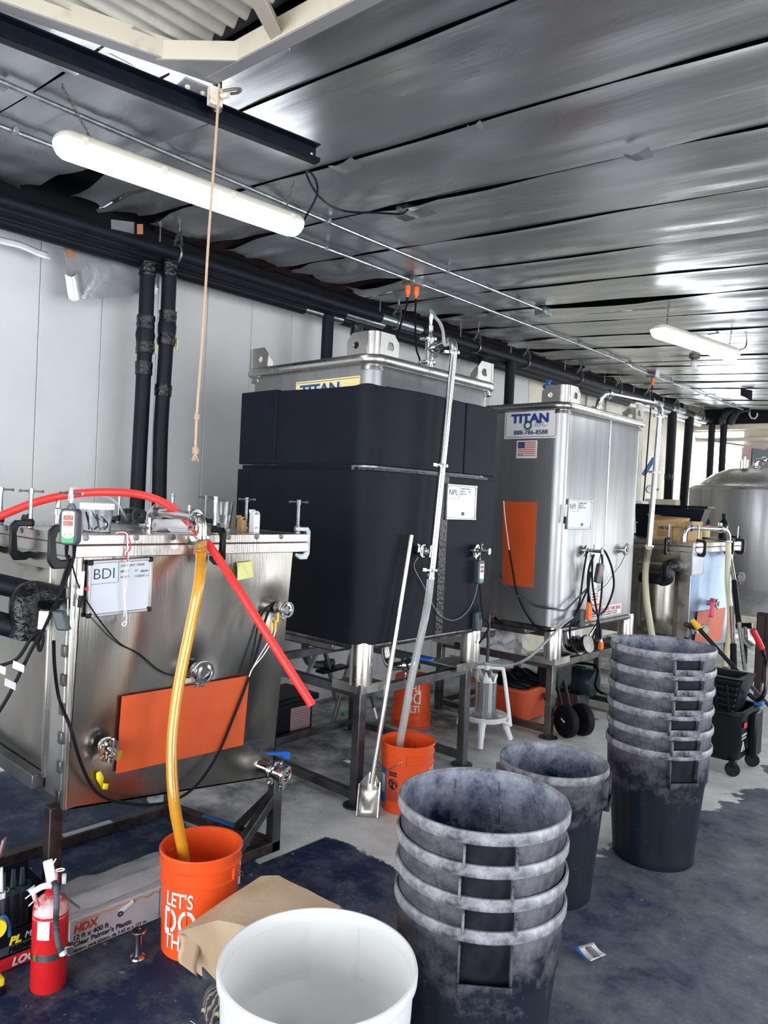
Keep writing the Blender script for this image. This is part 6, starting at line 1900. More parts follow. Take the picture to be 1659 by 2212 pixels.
# gauge and shelf by the far wall
o = thing('pressure_gauge', 'round gauge on a stem beyond the steel tank', 'gauge', PD(1402, 1057, 9.6))
g_ = PD(1402, 1057, 9.6)
MB().lathe([(.045, 0), (.05, .01), (.05, .035), (.042, .04), (.042, .036), (0, .036)], g_, -FWD, 24).build('dial', 'zinc', o)
MB().tube([g_, g_ + V((.12, 0, 0))], .014, 10).build('stem', 'chrome', o)
MB().tube([g_ - Z3 * .03 + V((.02, .03, 0)), g_ - Z3 * .13 + V((.02, .04, 0))], .012, 8).build('post', 'chrome', o)
o = tag(MB().box(*sorted((g_.x - .05, g_.x + .35)), g_.y, g_.y + .15, g_.z - .20, g_.z - .12).build('small_bench', 'white_paint', bevel=.01), 'small pale ledge under the round gauge', 'ledge')
tag(MB().bar(PD(1390, 1026, 9.4), PD(1413, 990, 9.4), .05, .04).build('blue_strap', 'blue_plain'), 'slanting blue strap beyond the steel tank arm', 'strap')

# ------------------------------------------------------------------ tools and mop bucket at the right
o = thing('pole', 'silver and black telescopic pole leaning at the far tank', 'pole', PZ(1606, 1450))
pl = [PD(1576, 1199, 7.3), PD(1586, 1255, 7.15), PD(1596, 1345, 6.9), PD(1609, 1447, 6.65)]
MB().tube(pl[:2], .020, 12).build('upper_tube', 'steel', o)
MB().tube(pl[1:3], .026, 12).build('grip', 'black_plastic', o)
MB().tube(pl[2:], .018, 12).build('lower_tube', 'steel', o)
o = thing('pole', 'plain silver pole standing left of the telescopic pole', 'pole', PZ(1583, 1450))
MB().tube([PD(1580, 1310, 7.0), PD(1584, 1400, 6.8)], .020, 12).build('tube', 'steel', o)
MB().tube([PD(1584, 1392, 6.8), PD(1585, 1452, 6.65)], .028, 12).build('sleeve', 'black_plastic', o)
o = thing('broom', 'broom handle with yellow grip and black shaft leaning at the far tank', 'broom', PZ(1570, 1450))
MB().tube([PD(1495, 1340, 5.9), PD(1511, 1359, 5.85)], [.020, .022], 12).build('grip', 'yellow_grip', o)
MB().tube([PD(1511, 1359, 5.85), PD(1600, 1458, 5.65), PZ(1680, 1545, .01)], .016, 12).build('shaft', 'black_plastic', o)
o = thing('dark_panel', 'dark brown wooden board at the right edge of the photo', 'board', PZ(1645, 1455))
c_ = PX(1660, 1460, -2.05)
MB().box(-2.10, -1.2, 7.55, 7.60, .15, .80).build('board', 'dark_wood', o, bevel=.008)
MB().box(-2.08, -2.02, 7.5, 7.56, 0, .78).build('post', 'dark_wood', o, bevel=.005)
for zz_ in (.35, .55): MB().box(-2.05, -1.2, 7.540, 7.55, zz_, zz_ + .012).build('batten', 'rust', o, smooth=0)
p = PZ(1610, 1395, .35)
o = thing('tank_fitting', 'black valve body with steel pipe under the fermenter', 'valve', PD(1612, 1370, 8.6))
_f = PD(1612, 1352, 8.65)
MB().tube([_f, V((_f.x, _f.y, 0.0))], .03, 12).build('stand_pipe', 'black_plastic', o)
MB().tube([PD(1590, 1352, 8.7), PD(1625, 1352, 8.6)], .035, 12).build('cross_pipe', 'black_plastic', o)
MB().tube([PD(1610, 1352, 8.65), PD(1612, 1385, 8.6), PD(1628, 1400, 8.5)], .04, 12).build('outlet', 'chrome', o)

mb_ = thing('mop_bucket', 'black wheeled mop bucket with ribbed wringer basket', 'bucket', (-1.72, 5.3, 0))


def loft(name, secs, m, parent, **kw):
    b_ = MB()
    n_ = len(secs[0])
    for s_ in secs: b_.v += [V(q_) for q_ in s_]
    for i in range(len(secs) - 1):
        for k in range(n_):
            b_.f.append((i * n_ + k, i * n_ + (k + 1) % n_, (i + 1) * n_ + (k + 1) % n_, (i + 1) * n_ + k))
    b_.f += [tuple(reversed(range(n_))), tuple(range((len(secs) - 1) * n_, len(secs) * n_))]
    return b_.build(name, m, parent, **kw)


def rr3(x0, x1, y0, y1, r, z): return [(a, c, z) for a, c in rrect(x0, x1, y0, y1, r, 5)]


loft('tub', [rr3(-1.96, -1.52, 5.16, 5.50, .08, .09), rr3(-1.98, -1.50, 5.14, 5.52, .09, .25), rr3(-2.0, -1.49, 5.12, 5.54, .09, .39), rr3(-2.02, -1.47, 5.10, 5.56, .10, .40), rr3(-2.02, -1.47, 5.10, 5.56, .10, .42), rr3(-1.99, -1.50, 5.13, 5.53, .08, .42), rr3(-1.95, -1.54, 5.17, 5.49, .08, .15)], 'mop_black', mb_, smooth=45)
MB().box(-1.50, -1.45, 5.34, 5.48, .10, .40).build('lug', 'mop_black', mb_, bevel=.012)
bz0, bz1 = .36, .62
loft('wringer', [rr3(-1.87, -1.55, 5.15, 5.36, .03, bz0), rr3(-1.92, -1.49, 5.10, 5.40, .03, bz1), rr3(-1.93, -1.48, 5.09, 5.41, .03, bz1 + .02), rr3(-1.89, -1.52, 5.13, 5.37, .02, bz1 + .02), rr3(-1.85, -1.57, 5.17, 5.34, .02, bz0 + .06)], 'mop_black', mb_, smooth=40)
for i in range(6):
    z = bz0 + .05 + i * .040
    k = (z - bz0) / (bz1 - bz0)
    MB().box(-1.87 - .05 * k, -1.55 + .05 * k, 5.15 - .05 * k - .014, 5.15 - .05 * k + .01, z, z + .018).build('rib', 'black_plastic', mb_, bevel=.003)
for i in range(5):
    x = -1.86 + i * .075
    MB().bar((x, 5.135, bz0 + .02), (x * 1.0 - .01, 5.088, bz1 - .02), .014, .012, (0, 1, 0)).build('rib', 'black_plastic', mb_, bevel=.003)
MB().tube([(-1.91, 5.38, bz1 - .03), (-1.50, 5.38, bz1 - .03)], .02, 12).build('roller', 'black_plastic', mb_)
MB().tube(spline([(-1.50, 5.3, .52), (-1.44, 5.3, .49), (-1.40, 5.3, .56), PD(1655, 1440, 5.35), PD(1650, 1415, 5.33), PD(1645, 1398, 5.32)], 6), .014, 10).build('lever', 'black_plastic', mb_)
MB().tube([PD(1646, 1401, 5.32), PD(1636, 1380, 5.31), PD(1626, 1361, 5.30)], .021, 12).build('lever_grip', 'red_plain', mb_)
for x, y in ((-1.53, 5.15), (-1.50, 5.46), (-1.93, 5.16), (-1.93, 5.48)):
    MB().lathe([(.010, -.014), (.040, -.014), (.046, -.008), (.046, .008), (.040, .014), (.010, .014)], (x, y, .047), V((.45, -.89, 0)), 22).build('caster', 'rubber', mb_)
    MB().box(x - .02, x + .02, y - .022, y + .022, .06, .11).build('caster_fork', 'black_plastic', mb_, bevel=.005)
MB().box(-1.488, -1.486, 5.20, 5.26, .31, .345).build('red_badge', 'red_plain', mb_, smooth=0)
text('CAUTION', .022, (-1.489, 5.17, .26), Y3, Z3, 'label_white', mb_)
text('WET FLOOR', .016, (-1.489, 5.17, .24), Y3, Z3, 'label_white', mb_)
MB().tube([(-1.490, 5.175, .165), (-1.490, 5.245, .165), (-1.490, 5.21, .225)], .002, 5, closed=True).build('warning_triangle', 'label_white', mb_)
MB().tube([(-1.490, 5.205, .205), (-1.490, 5.213, .19), (-1.490, 5.20, .172)], .003, 5).build('slipping_figure', 'label_white', mb_)
tag(MB().box(-1.50, -1.45, 5.44, 5.50, .42, .445).build('blue_clip', 'blue_plain', bevel=.004), 'blue clip on the rear rim of the mop bucket', 'clip')

# ------------------------------------------------------------------ under and between the tanks
pr_ = thing('fruit_press', 'white tripod fruit press with perforated steel basket', 'press', (-3.0, 4.47, 0))
c = V((-3.0, 4.47, 0))
MB().lathe([(.02, .155), (.15, .168), (.165, .20), (.158, .205), (.145, .178), (0, .168)], c, n=36).build('tray', 'white', pr_)
MB().ring([(.072, .18), (.0755, .18), (.0755, .43), (.072, .43)], c, n=40).build('basket', 'perforated', pr_)
for z in (.18, .422): MB().ring([(.074, z), (.0785, z), (.0785, z + .012), (.074, z + .012)], c, n=40).build('band', 'steel', pr_)
b = MB()
n_ = 40
for k in range(n_):
    a = 2 * math.pi * k / n_
    h = .47 + .035 * math.sin(5 * a) + .02 * math.sin(11 * a + 1)
    for r_, z in ((.066, .40), (.070, .44), (.073 + .01 * math.sin(7 * a), h)): b.v.append(c + V((r_ * math.cos(a), r_ * math.sin(a), z)))
for k in range(n_):
    k2 = (k + 1) % n_
    for j in range(2): b.f.append((k * 3 + j, k2 * 3 + j, k2 * 3 + j + 1, k * 3 + j + 1))
b.build('filter_bag', 'white', pr_, smooth=180, solid=.002)
for k in range(3):
    a = R(-62 + 120 * k)
    d_ = V((math.cos(a), math.sin(a), 0))
    MB().tube(spline([c + d_ * .10 + Z3 * .165, c + d_ * .15 + Z3 * .155, c + d_ * .175 + Z3 * .09, c + d_ * .21 + Z3 * .012], 4), [.028] * 5 + [.024] * 4 + [.02] * 4, 10).build('leg', 'white', pr_)
u_ = V((math.cos(R(42)), math.sin(R(42)), 0))
MB().tube(spline([c + u_ * .185 + Z3 * .12, c + u_ * .165 + Z3 * .25, c + u_ * .12 + Z3 * .50, c + u_ * .09 + Z3 * .53, c - u_ * .09 + Z3 * .53, c - u_ * .12 + Z3 * .50, c - u_ * .165 + Z3 * .25, c - u_ * .185 + Z3 * .12], 5), .014, 10).build('yoke', 'white', pr_)
for s_ in (-1, 1): MB().bar(c + u_ * s_ * .195 + Z3 * .13, c + u_ * s_ * .10 + Z3 * .165, .03, .02).build('yoke_bracket', 'white', pr_, bevel=.004)
MB().lathe([(.02, 0), (.02, .035), (.014, .04)], c + Z3 * .515, n=14).build('nut', 'white', pr_)
MB().tube([c + Z3 * .42, c + Z3 * .92], .011, 10).build('screw', 'steel_stand', pr_)
MB().tube([c + Z3 * .915 - u_ * .02 + V((-.13, .08, .03)), c + Z3 * .915 + V((.12, -.05, -.02))], .006, 8).build('handle_bar', 'chrome', pr_)
MB().tube([c + Z3 * .905 + V((.07, -.03, -.01)), c + Z3 * .895 + V((.17, -.07, -.03))], .014, 12).build('handle_grip', 'black_plastic', pr_)

tt = thing('orange_tote', 'orange plastic tote full of hoses under the steel tank', 'tote', (-3.25, 5.25, 0))
loft('bin', [rr3(-3.42, -3.06, 5.02, 5.50, .04, .01), rr3(-3.47, -3.0, 4.97, 5.55, .05, .26), rr3(-3.50, -2.97, 4.94, 5.58, .05, .265), rr3(-3.50, -2.97, 4.94, 5.58, .05, .29), rr3(-3.47, -3.0, 4.97, 5.55, .05, .29), rr3(-3.40, -3.07, 5.04, 5.48, .04, .05)], 'tote_orange', tt, smooth=45)
MB().lathe([(.035, 0), (.035, .006), (.03, .008), (0, .008)], (-2.99, 5.30, .19), X3, 20).build('round_plug', 'black_plastic', tt)
for k in range(5):
    y0 = 5.02 + k * .1
    tag(MB().tube(spline([(-3.4, y0, .24), (-3.3, y0 + .05, .31 + .02 * (k % 2)), (-3.15, y0 - .02, .30), (-3.05, y0 + .06, .27)], 5), .03, 10).build('hose_length', ('rubber', 'navy_tote')[k % 2]), ['first', 'second', 'third', 'fourth', 'last'][k] + ' dark hose length in the orange tote, counted from the near end', 'hose', 'hoses in the orange tote')
tag(MB().grid(lambda a, b_: (-3.12 + .1 * a, 5.30 + .12 * b_, .30 + .03 * mnoise.noise(V((a * 3, b_ * 3, 1)))), 6, 6).build('paper_scrap', 'white', smooth=180, solid=.002), 'white paper scrap in the orange tote', 'paper')

# motor and its trolley
mt = thing('pump_motor', 'dark green electric motor with ribbed casing on a wooden skid', 'motor', (-2.95, 5.85, 0))
mc, ax = V((-3.02, 5.72, .40)), V((.55, .835, 0)).normalized()
mc = PD(1240, 1466, 6.35)
ax = (PD(1282, 1476, 6.25) - PD(1212, 1458, 6.45)).normalized()
MB().lathe([(.05, -.16), (.10, -.15), (.105, -.08), (.105, .10), (.112, .105), (.112, .17), (.10, .19), (.04, .195)], mc, ax, 28).build('casing', 'motor_green', mt)
for k in range(10):
    a = 2 * math.pi * k / 10
    s1 = ax.cross(Z3).normalized()
    s2 = s1.cross(ax)
    d_ = s1 * math.cos(a) + s2 * math.sin(a)
    MB().obox(mc + d_ * .108, ax, d_, ax.cross(d_), .08, .008, .003).build('fin', 'motor_green', mt, smooth=0)
MB().obox(mc + Z3 * .12 - ax * .06, ax, ax.cross(Z3), Z3, .06, .05, .022).build('terminal_box', 'ctl_grey', mt, bevel=.005)
MB().obox(mc + ax * .05 + s1 * -.06 + Z3 * .09, ax, (ax.cross(Z3) + Z3 * .3), Z3, .02, .02, .002).build('rating_plate', 'label_white', mt, smooth=0)
MB().lathe([(.03, -.02), (.085, -.015), (.085, .02), (.03, .03)], mc - Z3 * .17 - ax * .0, V((.7, -.6, .1)), 24).build('pump_head', 'steel_dull', mt)
MB().bar(mc - ax * .25 - Z3 * .27, mc + ax * .35 - Z3 * .27, .09, .03).bar(mc - ax * .25 - Z3 * .27 + ax.cross(Z3) * .2, mc + ax * .35 - Z3 * .27 + ax.cross(Z3) * .2, .09, .03).build('skid', 'wood', mt, bevel=.004)
MB().box(mc.x - .1, mc.x + .1, mc.y - .1, mc.y + .1, mc.z - .255, mc.z - .10).build('base', 'steel_stand', mt, bevel=.01)
for k in range(2):
    MB().box(mc.x - .3, mc.x + .3, mc.y - .15 + .3 * k - .04, mc.y - .15 + .3 * k + .04, .002, mc.z - .285).build('skid_block', 'wood', mt, bevel=.004)
cable('motor_cord', [mc - ax * .05 + Z3 * .13, PD(1288, 1440, 6.2), PD(1286, 1480, 6.1), PD(1296, 1495, 6.0), PD(1310, 1500, 6.0), PZ(1330, 1512, .02)], .012, 'rubber', 'thick black cord drooping from the pump motor', 'cord')
dl = thing('hand_truck', 'black two-wheeled hand truck under the steel tank', 'hand truck', (-2.7, 5.2, 0))
w1_, w2_ = PZ(1224, 1588, .11), PZ(1260, 1578, .11)
w1_ = V((-2.66, 5.03, .119)); w2_ = V((-2.62, 5.30, .105))
wa = (w2_ - w1_).normalized()
wa = V((0.35, .94, 0)).normalized()
w2_ = w1_ + wa * .15
for c_ in (w1_, w2_):
    MB().ring([(.07, -.028), (.108, -.03), (.118, -.018), (.118, .018), (.108, .03), (.07, .028)], c_, wa, 32).build('tyre', 'rubber', dl)
    MB().lathe([(.01, -.030), (.02, -.030), (.06, -.020), (.066, -.022), (.066, .022), (.02, .03), (.01, .03)], c_, wa, 28).build('hub', 'black_plastic', dl)
MB().obox(w1_ - wa * .032 + V((0, 0, .01)), wa.cross(Z3) + Z3 * -.5, Z3 + wa.cross(Z3) * .5, wa, .022, .006, .001).build('hub_badge', 'label_white', dl, smooth=0)
MB().tube([w1_, w2_], .01, 10).build('axle', 'chrome', dl)
for k in (.25, .75):
    c_ = w1_.lerp(w2_, k)
    MB().tube([c_ + V((-.06, .02, .0)), c_ + V((-.22, .12, .32)), c_ + V((-.25, .14, .5))], .014, 10).build('frame_tube', 'black_iron', dl)
MB().box(w1_.x - .32, w1_.x - .14, w1_.y + .08, w1_.y + .34, .30, .56).build('black_case', 'bag_black', dl, bevel=.03)
for i, (px, py, sx, sy, d_, lab) in enumerate(((1100, 1385, .24, .22, 6.1, 'crumpled clear plastic bag bulging behind the black tank corner'), (1098, 1408, .42, .22, 5.9, 'crumpled clear plastic sheet on the stand beneath the steel tank'))):
    p = PD(px, py, d_)
    tag(MB().grid(lambda a, b_: p + V((sx * (a - .5), sy * (b_ - .5) + .04 * mnoise.noise(V((a * 5, b_ * 5, 2 + i))), (.14, .07)[i] * math.sin(math.pi * a) * math.sin(math.pi * b_) + .06 * mnoise.noise(V((a * 4, b_ * 4, i * 5))))), 14, 14).build('plastic_bag', 'film', smooth=50), lab, 'bag')

# inverted bucket is placed with the buckets below; ladder, tote and cans behind the wrapped tank
ld_ = thing('step_ladder', 'grey aluminium step ladder behind the first tank', 'ladder', PZ(690, 1575))
for nm, p, q_ in (('front_rail', (763, 1400), (715, 1572)), ('front_rail', (700, 1395), (725, 1510)), ('rear_rail', (690, 1395), (640, 1515)), ('rear_rail', (650, 1560), (660, 1480))):
    MB().bar(PX(*p, -3.98), PX(*q_, -3.98), .035, .02).build(nm, 'zinc', ld_, bevel=.003)
for k, (p, q_) in enumerate((((710, 1395), (760, 1382)), ((690, 1452), (745, 1438)))):
    MB().bar(PX(*p, -3.98), PX(*q_, -3.98), .09, .02).build('step', 'black_plastic', ld_, bevel=.003)
o = thing('storage_tote', 'black lidded storage tote with paper label behind the stand', 'tote', (-3.95, 3.4, 0))
a_ = PX(622, 1605, -3.87)
MB().box(-4.20, -3.90, a_.y - .12, a_.y + .25, .02, .26).build('bin', 'navy_tote', o, bevel=.02)
MB().box(-4.23, -3.87, a_.y - .15, a_.y + .28, .255, .30).build('lid', 'black_plastic', o, bevel=.012)
MB().box(-3.9, -3.898, a_.y + .04, a_.y + .22, .06, .22).build('paper_label', 'label_pink', o, smooth=0)
for i in range(7): MB().box(-3.898, -3.8975, a_.y + .055, a_.y + .205, .08 + i * .018, .083 + i * .018).build('print_line', 'ink_soft', o, smooth=0)
o = thing('red_cylinder', 'dark red gas cylinder in shadow behind the first tank', 'cylinder', (-4.2, 3.05, 0))
MB().lathe([(.08, 0), (.085, .01), (.085, 1.0), (.07, 1.06), (.03, 1.09), (.03, 1.14)], (-4.25, 3.02, 0), n=24).build('body', 'red_plain', o)
MB().lathe([(.025, 1.13), (.04, 1.14), (.04, 1.17), (0, 1.18)], (-4.25, 3.02, 0), n=16).build('valve', 'chrome', o)
cable('hose', [PX(660, 1385, -4.1), PX(660, 1410, -4.1), PX(668, 1430, -4.08), PX(690, 1436, -4.05), PX(720, 1430, -4.02)], .03, 'ctl_grey', 'thick bluish hose bending down behind the ladder', 'hose')
o = thing('utility_knife', 'white-handled scraper leaning on a leg of the stand', 'tool', PD(812, 1550, 4.6))
MB().bar(PD(808, 1528, 4.6), PD(814, 1552, 4.6), .03, .01).build('handle', 'white', o, bevel=.003)
MB().bar(PD(800, 1490, 4.62), PD(808, 1528, 4.6), .02, .012).build('shaft', 'black_plastic', o, bevel=.003)
tag(MB().bar(PX(740, 1544, -4.0), PX(755, 1540, -4.0), .05, .03).build('spray_bottle', 'green_plastic', bevel=.01), 'small teal bottle lying behind the stand', 'bottle')
for i, (px, py) in enumerate(((740, 1645), (905, 1553), (900, 1525))):
    p = PZ(px, py, .0)
    tag(MB().grid(lambda a, b_: (p.x + .05 * a, p.y + .03 * b_, .004 + .008 * math.sin(a * 3) * b_), 3, 3).build('litter', 'white', smooth=180, solid=.001), ('white scrap on the floor under the stand', 'white scrap by the inverted bucket', 'pale scrap behind the inverted bucket')[i], 'litter')

# long steel shovel leaning on the wrapped tank
sh = thing('steel_shovel', 'long-handled stainless mash shovel leaning on the wrapped tank', 'shovel', (-2.69, 2.93, 0))
s_top, s_mid = PX(888, 1156, -2.715), PD(807, 1668, 4.0)
MB().tube([s_top, s_mid + (s_mid - s_top).normalized() * .06], .0145, 14).build('handle', 'steel', sh)
bl = [(770, 1762), (815, 1766), (822, 1705), (821, 1690), (808, 1667), (797, 1668), (776, 1692), (772, 1710)]
dps = [3.99, 3.98, 4.03, 4.04, 4.0, 4.0, 4.06, 4.05]
fr_ = [PD(q_[0], q_[1], d_) for q_, d_ in zip(bl, dps)]
cen = PD(800, 1712, 4.075)
cen2 = PD(795, 1745, 4.03)
b = MB()
b.v = fr_ + [cen, cen2]
b.f = [(0, 1, 9), (1, 2, 9), (2, 8, 9), (7, 0, 9), (8, 7, 9), (2, 3, 8), (3, 4, 8), (4, 5, 8), (5, 6, 8), (6, 7, 8)]
b.build('blade', 'steel', sh, smooth=180, solid=.003)
for k in (2, 7):
    nb = (3, 6)[k == 7]
    MB().bar(fr_[(1, 0)[k == 7]], fr_[nb], .006, .003).build('blade_edge', 'steel', sh, smooth=0)

# ------------------------------------------------------------------ orange buckets
def make_bucket(writing=True, warn=False):
    o_ = thing('orange_bucket', 'orange bucket', 'bucket', (0, 0, 0), 'orange buckets')
    prof = [(0, .006), (.128, .006), (.1300, .0), (.133, .004), (.1395, .235), (.1400, .262), (.1465, .264), (.1475, .270), (.1410, .276), (.1420, .314), (.1485, .316), (.1500, .322), (.1430, .328), (.1440, .360), (.1520, .362), (.1525, .368), (.1500, .372), (.1420, .370), (.1310, .02), (0, .012)]
    MB().lathe(prof, n=56).build('pail', 'orange_bucket', o_, smooth=30)
    for s_ in (-1, 1):
        MB().box(-.016, .016, s_ * .138 - .012, s_ * .138 + .012, .268, .326).build('bail_ear', 'orange_bucket', o_, bevel=.003)
    MB().tube(spline([(0, .152, .300), (-.03, .156, .28), (-.09, .13, .235), (-.145, .06, .20), (-.158, 0, .195), (-.145, -.06, .20), (-.09, -.13, .235), (-.03, -.156, .28), (0, -.152, .300)], 5), .0022, 6).build('bail', 'zinc', o_)
    if writing:
        for s_, sz, z in (("LET'S", .072, .200), ('DO', .126, .102), ('THIS.', .078, .044)):
            text(s_, sz, None, None, None, 'label_white', o_, align='CENTER', thick=.012, wrap=((0, 0), .1365 + .006 * z / .2, 0.0, z), depth=.0009, sx=.70)
        for a_ in (-.034, .030):
            MB().grid(lambda a, b_: ((.1405 + .0008) * math.cos((a_ + .005 * (a - .5)) / .139), (.1405 + .0008) * math.sin((a_ + .005 * (a - .5)) / .139), .100 + .096 * b_), 2, 2).build('stencil_gap', 'orange_bucket', o_, smooth=180, solid=.0012)
    if warn:
        def wr(a0, a1, z0, z1, m, name):
            MB().grid(lambda a, b_: (.1398 * math.cos(a0 + (a1 - a0) * a), .1398 * math.sin(a0 + (a1 - a0) * a), z0 + (z1 - z0) * b_), 6, 2).build(name, m, o_, smooth=180, solid=.0012)
        t0 = -1.97
        wr(t0 - .20, t0 + .16, .205, .228, 'ink', 'warning_heading')
        text('WARNING', .011, None, None, None, 'orange_bucket', o_, align='CENTER', wrap=((0, 0), .1406, t0 - .02, .212), depth=.0004)
        b_ = MB()
        for p_, q_ in (((-.02, .185), (.015, .170)), ((.015, .170), (.024, .15)), ((-.018, .183), (-.022, .16)), ((-.022, .15), (.012, .138)), ((-.006, .176), (.002, .145)), ((.004, .172), (-.012, .145))):
            b_.tube([V((.1402 * math.cos(t0 + x_ / .14), .1402 * math.sin(t0 + x_ / .14), z_)) for x_, z_ in (p_, q_)], .0045, 6)
        b_.build('drowning_hazard_sign', 'ink', o_)
        b_ = MB()
        b_.tube([V((.1405 * math.cos(t0 + .028 * math.cos(a) / .14), .1405 * math.sin(t0 + .028 * math.cos(a) / .14), .162 + .028 * math.sin(a))) for a in [k * math.pi / 10 for k in range(20)]], .0018, 5, closed=True)
        b_.build('hazard_ring', 'ink', o_)
        for i in range(7):
            text('KEEP CHILDREN AWAY FROM BUCKET', .0065, None, None, None, 'ink_soft', o_, align='CENTER', wrap=((0, 0), .1385, t0 - .02, .122 - i * .0085), depth=.0004, sx=.6)
        wr(t0 - .85, t0 - .35, .045, .235, 'blue_plain', 'blue_panel')
        wr(t0 - .80, t0 - .45, .10, .20, 'label_white', 'white_shape')
    return o_


b1 = make_bucket()
b1.location = (-2.337, 1.648, 0)
b1.rotation_euler = (0, 0, R(-66))
b1['label'] = "orange bucket nearest the viewer with the amber hose in it"
b2 = make_bucket(True, True)
b2.location = (-2.634, 3.188, 0)
b2.rotation_euler = (0, 0, R(31))
b2['label'] = 'orange bucket with warning print beside the shovel blade'
b3 = copy_tree(b1)
b3.location = (-3.62, 4.40, .372)
b3.rotation_euler = (R(180), 0, R(-48))
b3['label'] = 'orange bucket turned upside down under the wrapped tank'


# ------------------------------------------------------------------ round cans
def make_can(mode, label, cat='can', white=False, group='grey round cans'):
    """mode: full handle, web (short webs only) or bar (short webs with bar)"""
    o_ = thing('round_can', label, cat, (0, 0, 0), group)
    H_ = .58
    mb, mi, mr_ = ('white_plastic',) * 3 if white else ('can_body', 'can_inner', 'can_rim')

    def panels(t, z, i):
        if z > .40 or z < .03: return 0.0
        k = (t / (2 * math.pi) * 8) % 1.0
        e_ = min(1, max(0, min(k - .06, .62 - k) * 16))
        return -.0065 * e_ * min(1, (.40 - z) / .02) * min(1, (z - .03) / .03)
    prof = [(0, .004), (.178, .004), (.186, 0.0), (.190, .006), (.193, .04), (.196, .07), (.2005, .12), (.208, .20), (.2155, .28), (.222, .35), (.2255, .385), (.2272, .402), (.2325, .408), (.2355, .47), (.2385, .545)]
    MB().lathe(prof + [(.2345, .545)], n=96, rmod=panels, caps=False).build('body', mb, o_, smooth=40)

    def pocket(t, z, i):
        if not .40 < z < .54: return 0.0
        d_ = abs((t + math.pi) % (2 * math.pi) - math.pi)
        d_ = min(d_, abs(d_ - math.pi))
        return -.010 if d_ < .30 else 0.0
    inner2 = [(.2385, .575), (.2352, .56), (.2355, .530), (.2352, .526), (.2332, .46), (.2310, .41), (.2140, .399), (.172, .02), (.172, .012), (0, .012)]
    MB().lathe(inner2, n=96, rmod=pocket, caps=False).build('inner_wall', mi, o_, smooth=30)
    MB().ring([(.2375, .545), (.2440, .546), (.2475, .552), (.2480, .570), (.2455, .579), (.2400, .580), (.2375, .574)], n=96).build('rim', mr_, o_, smooth=40)
    hh = {'full': .125, 'web': .058, 'bar': .066}[mode]
    for s_ in (0, math.pi):
        u_ = V((math.cos(s_), math.sin(s_), 0))
        v_ = V((-u_.y, u_.x, 0))
        for e_ in (-1, 1):
            MB().obox(u_ * .236 + v_ * e_ * .068 + Z3 * (.545 - hh / 2), Z3, v_, u_, hh / 2, .0035, .016).build('handle_web', mb if mode == 'full' else mr_, o_, smooth=0, bevel=.002)
        b_ = MB()
        if mode != 'web':
            b_.obox(u_ * .2465 + Z3 * (.545 - hh + .006), v_, Z3, u_, .0715, .009, .013)
            b_.obox(u_ * .257 + Z3 * (.545 - hh + .016), v_, Z3, u_, .0715, .012, .003)
        if b_.v: b_.build('handle', mb if mode == 'full' else mr_, o_, smooth=0, bevel=.002)
        ph_ = .118 if mode == 'full' else .056
        MB().grid(lambda a, b_: V(((.2396 - .0437 * ph_ * b_) * math.cos(s_ + .55 * (a - .5)), (.2396 - .0437 * ph_ * b_) * math.sin(s_ + .55 * (a - .5)), .545 - ph_ * b_)), 8, 2).build('hollow_patch', 'white_plastic' if white else 'pocket', o_, smooth=180)  # thin patch; on grey cans its dark colour paints the hollow's shade
    return o_


cf = make_can('full', '')
cw = make_can('web', '')
cbk = make_can('bar', '')
ordn = ['lowest', 'second lowest', 'third', 'topmost']
for k in range(4):
    c = cf if k == 0 else (cw if k == 1 else copy_tree(cw))
    c.location = (-1.215 + .001 * math.sin(k * 2.1), 1.825 + .001 * math.cos(k * 1.7), .0855 * k)
    c.rotation_euler = (0, 0, R(-51 + (0, 1.5, -1, .5)[k]))
    c['label'] = ['lowest grey can of the dusty front stack of four', 'second can up in the dusty front stack of four', 'third can up in the dusty front stack of four', 'topmost dusty can of the front stack of four'][k]
for k in range(6):
    c = copy_tree(cf if k == 0 else cbk) if k != 1 else cbk
    c.location = (-1.440 + .001 * math.sin(k * 1.9), 3.668 + .001 * math.cos(k * 1.3), .0925 * k)
    c.rotation_euler = (0, 0, R(-40 + (0, 1, -2, 1, 2, 0)[k]))
    c['label'] = ['lowest grey can of the tall rear stack of six', 'second can up in the tall rear stack of six', 'third can up in the tall rear stack of six', 'fourth can up in the tall rear stack of six', 'fifth can up in the tall rear stack of six', 'topmost can of the tall rear stack of six'][k]
c = copy_tree(cf)
c.location = (-1.623, 2.975, 0)
c.scale = (.955, .955, 1)
c.rotation_euler = (0, 0, R(20))
c['label'] = 'single open grey can between the two stacks'
wt = make_can('full', 'white round tub in the foreground, cut by the photo bottom', 'tub', True, None)
wt.name = 'white_tub'
wt.location = (-1.285, 1.255, 0.0)
wt.scale = (.968, .968, .98)
wt.rotation_euler = (0, 0, R(126))

# ------------------------------------------------------------------ foreground left
fe = thing('fire_extinguisher', 'red fire extinguisher with grey hose and steel band', 'fire extinguisher', (-2.47, 1.145, 0))
c = V((-2.47, 1.148, 0))
vf = V((.90, -.42, 0)).normalized()        # towards the viewer
vr = V((.42, .90, 0)).normalized()         # to the right as seen
MB().lathe([(0, .006), (.050, .006), (.054, 0), (.057, .008), (.0575, .25), (.055, .272), (.046, .292), (.030, .306), (.020, .312), (.019, .322)], c, n=40).build('cylinder', 'red_paint', fe, smooth=40)
MB().lathe([(.0577, .245), (.0555, .273), (.0465, .2935), (.0305, .3075), (.0205, .313)], c, n=40).build('dusty_shoulder', 'red_dusty', fe, smooth=40)
MB().lathe([(.020, .31), (.020, .325), (.012, .327), (.012, .345), (.022, .347), (.022, .372), (.012, .374)], c, n=18).build('collar', 'red_plain', fe)
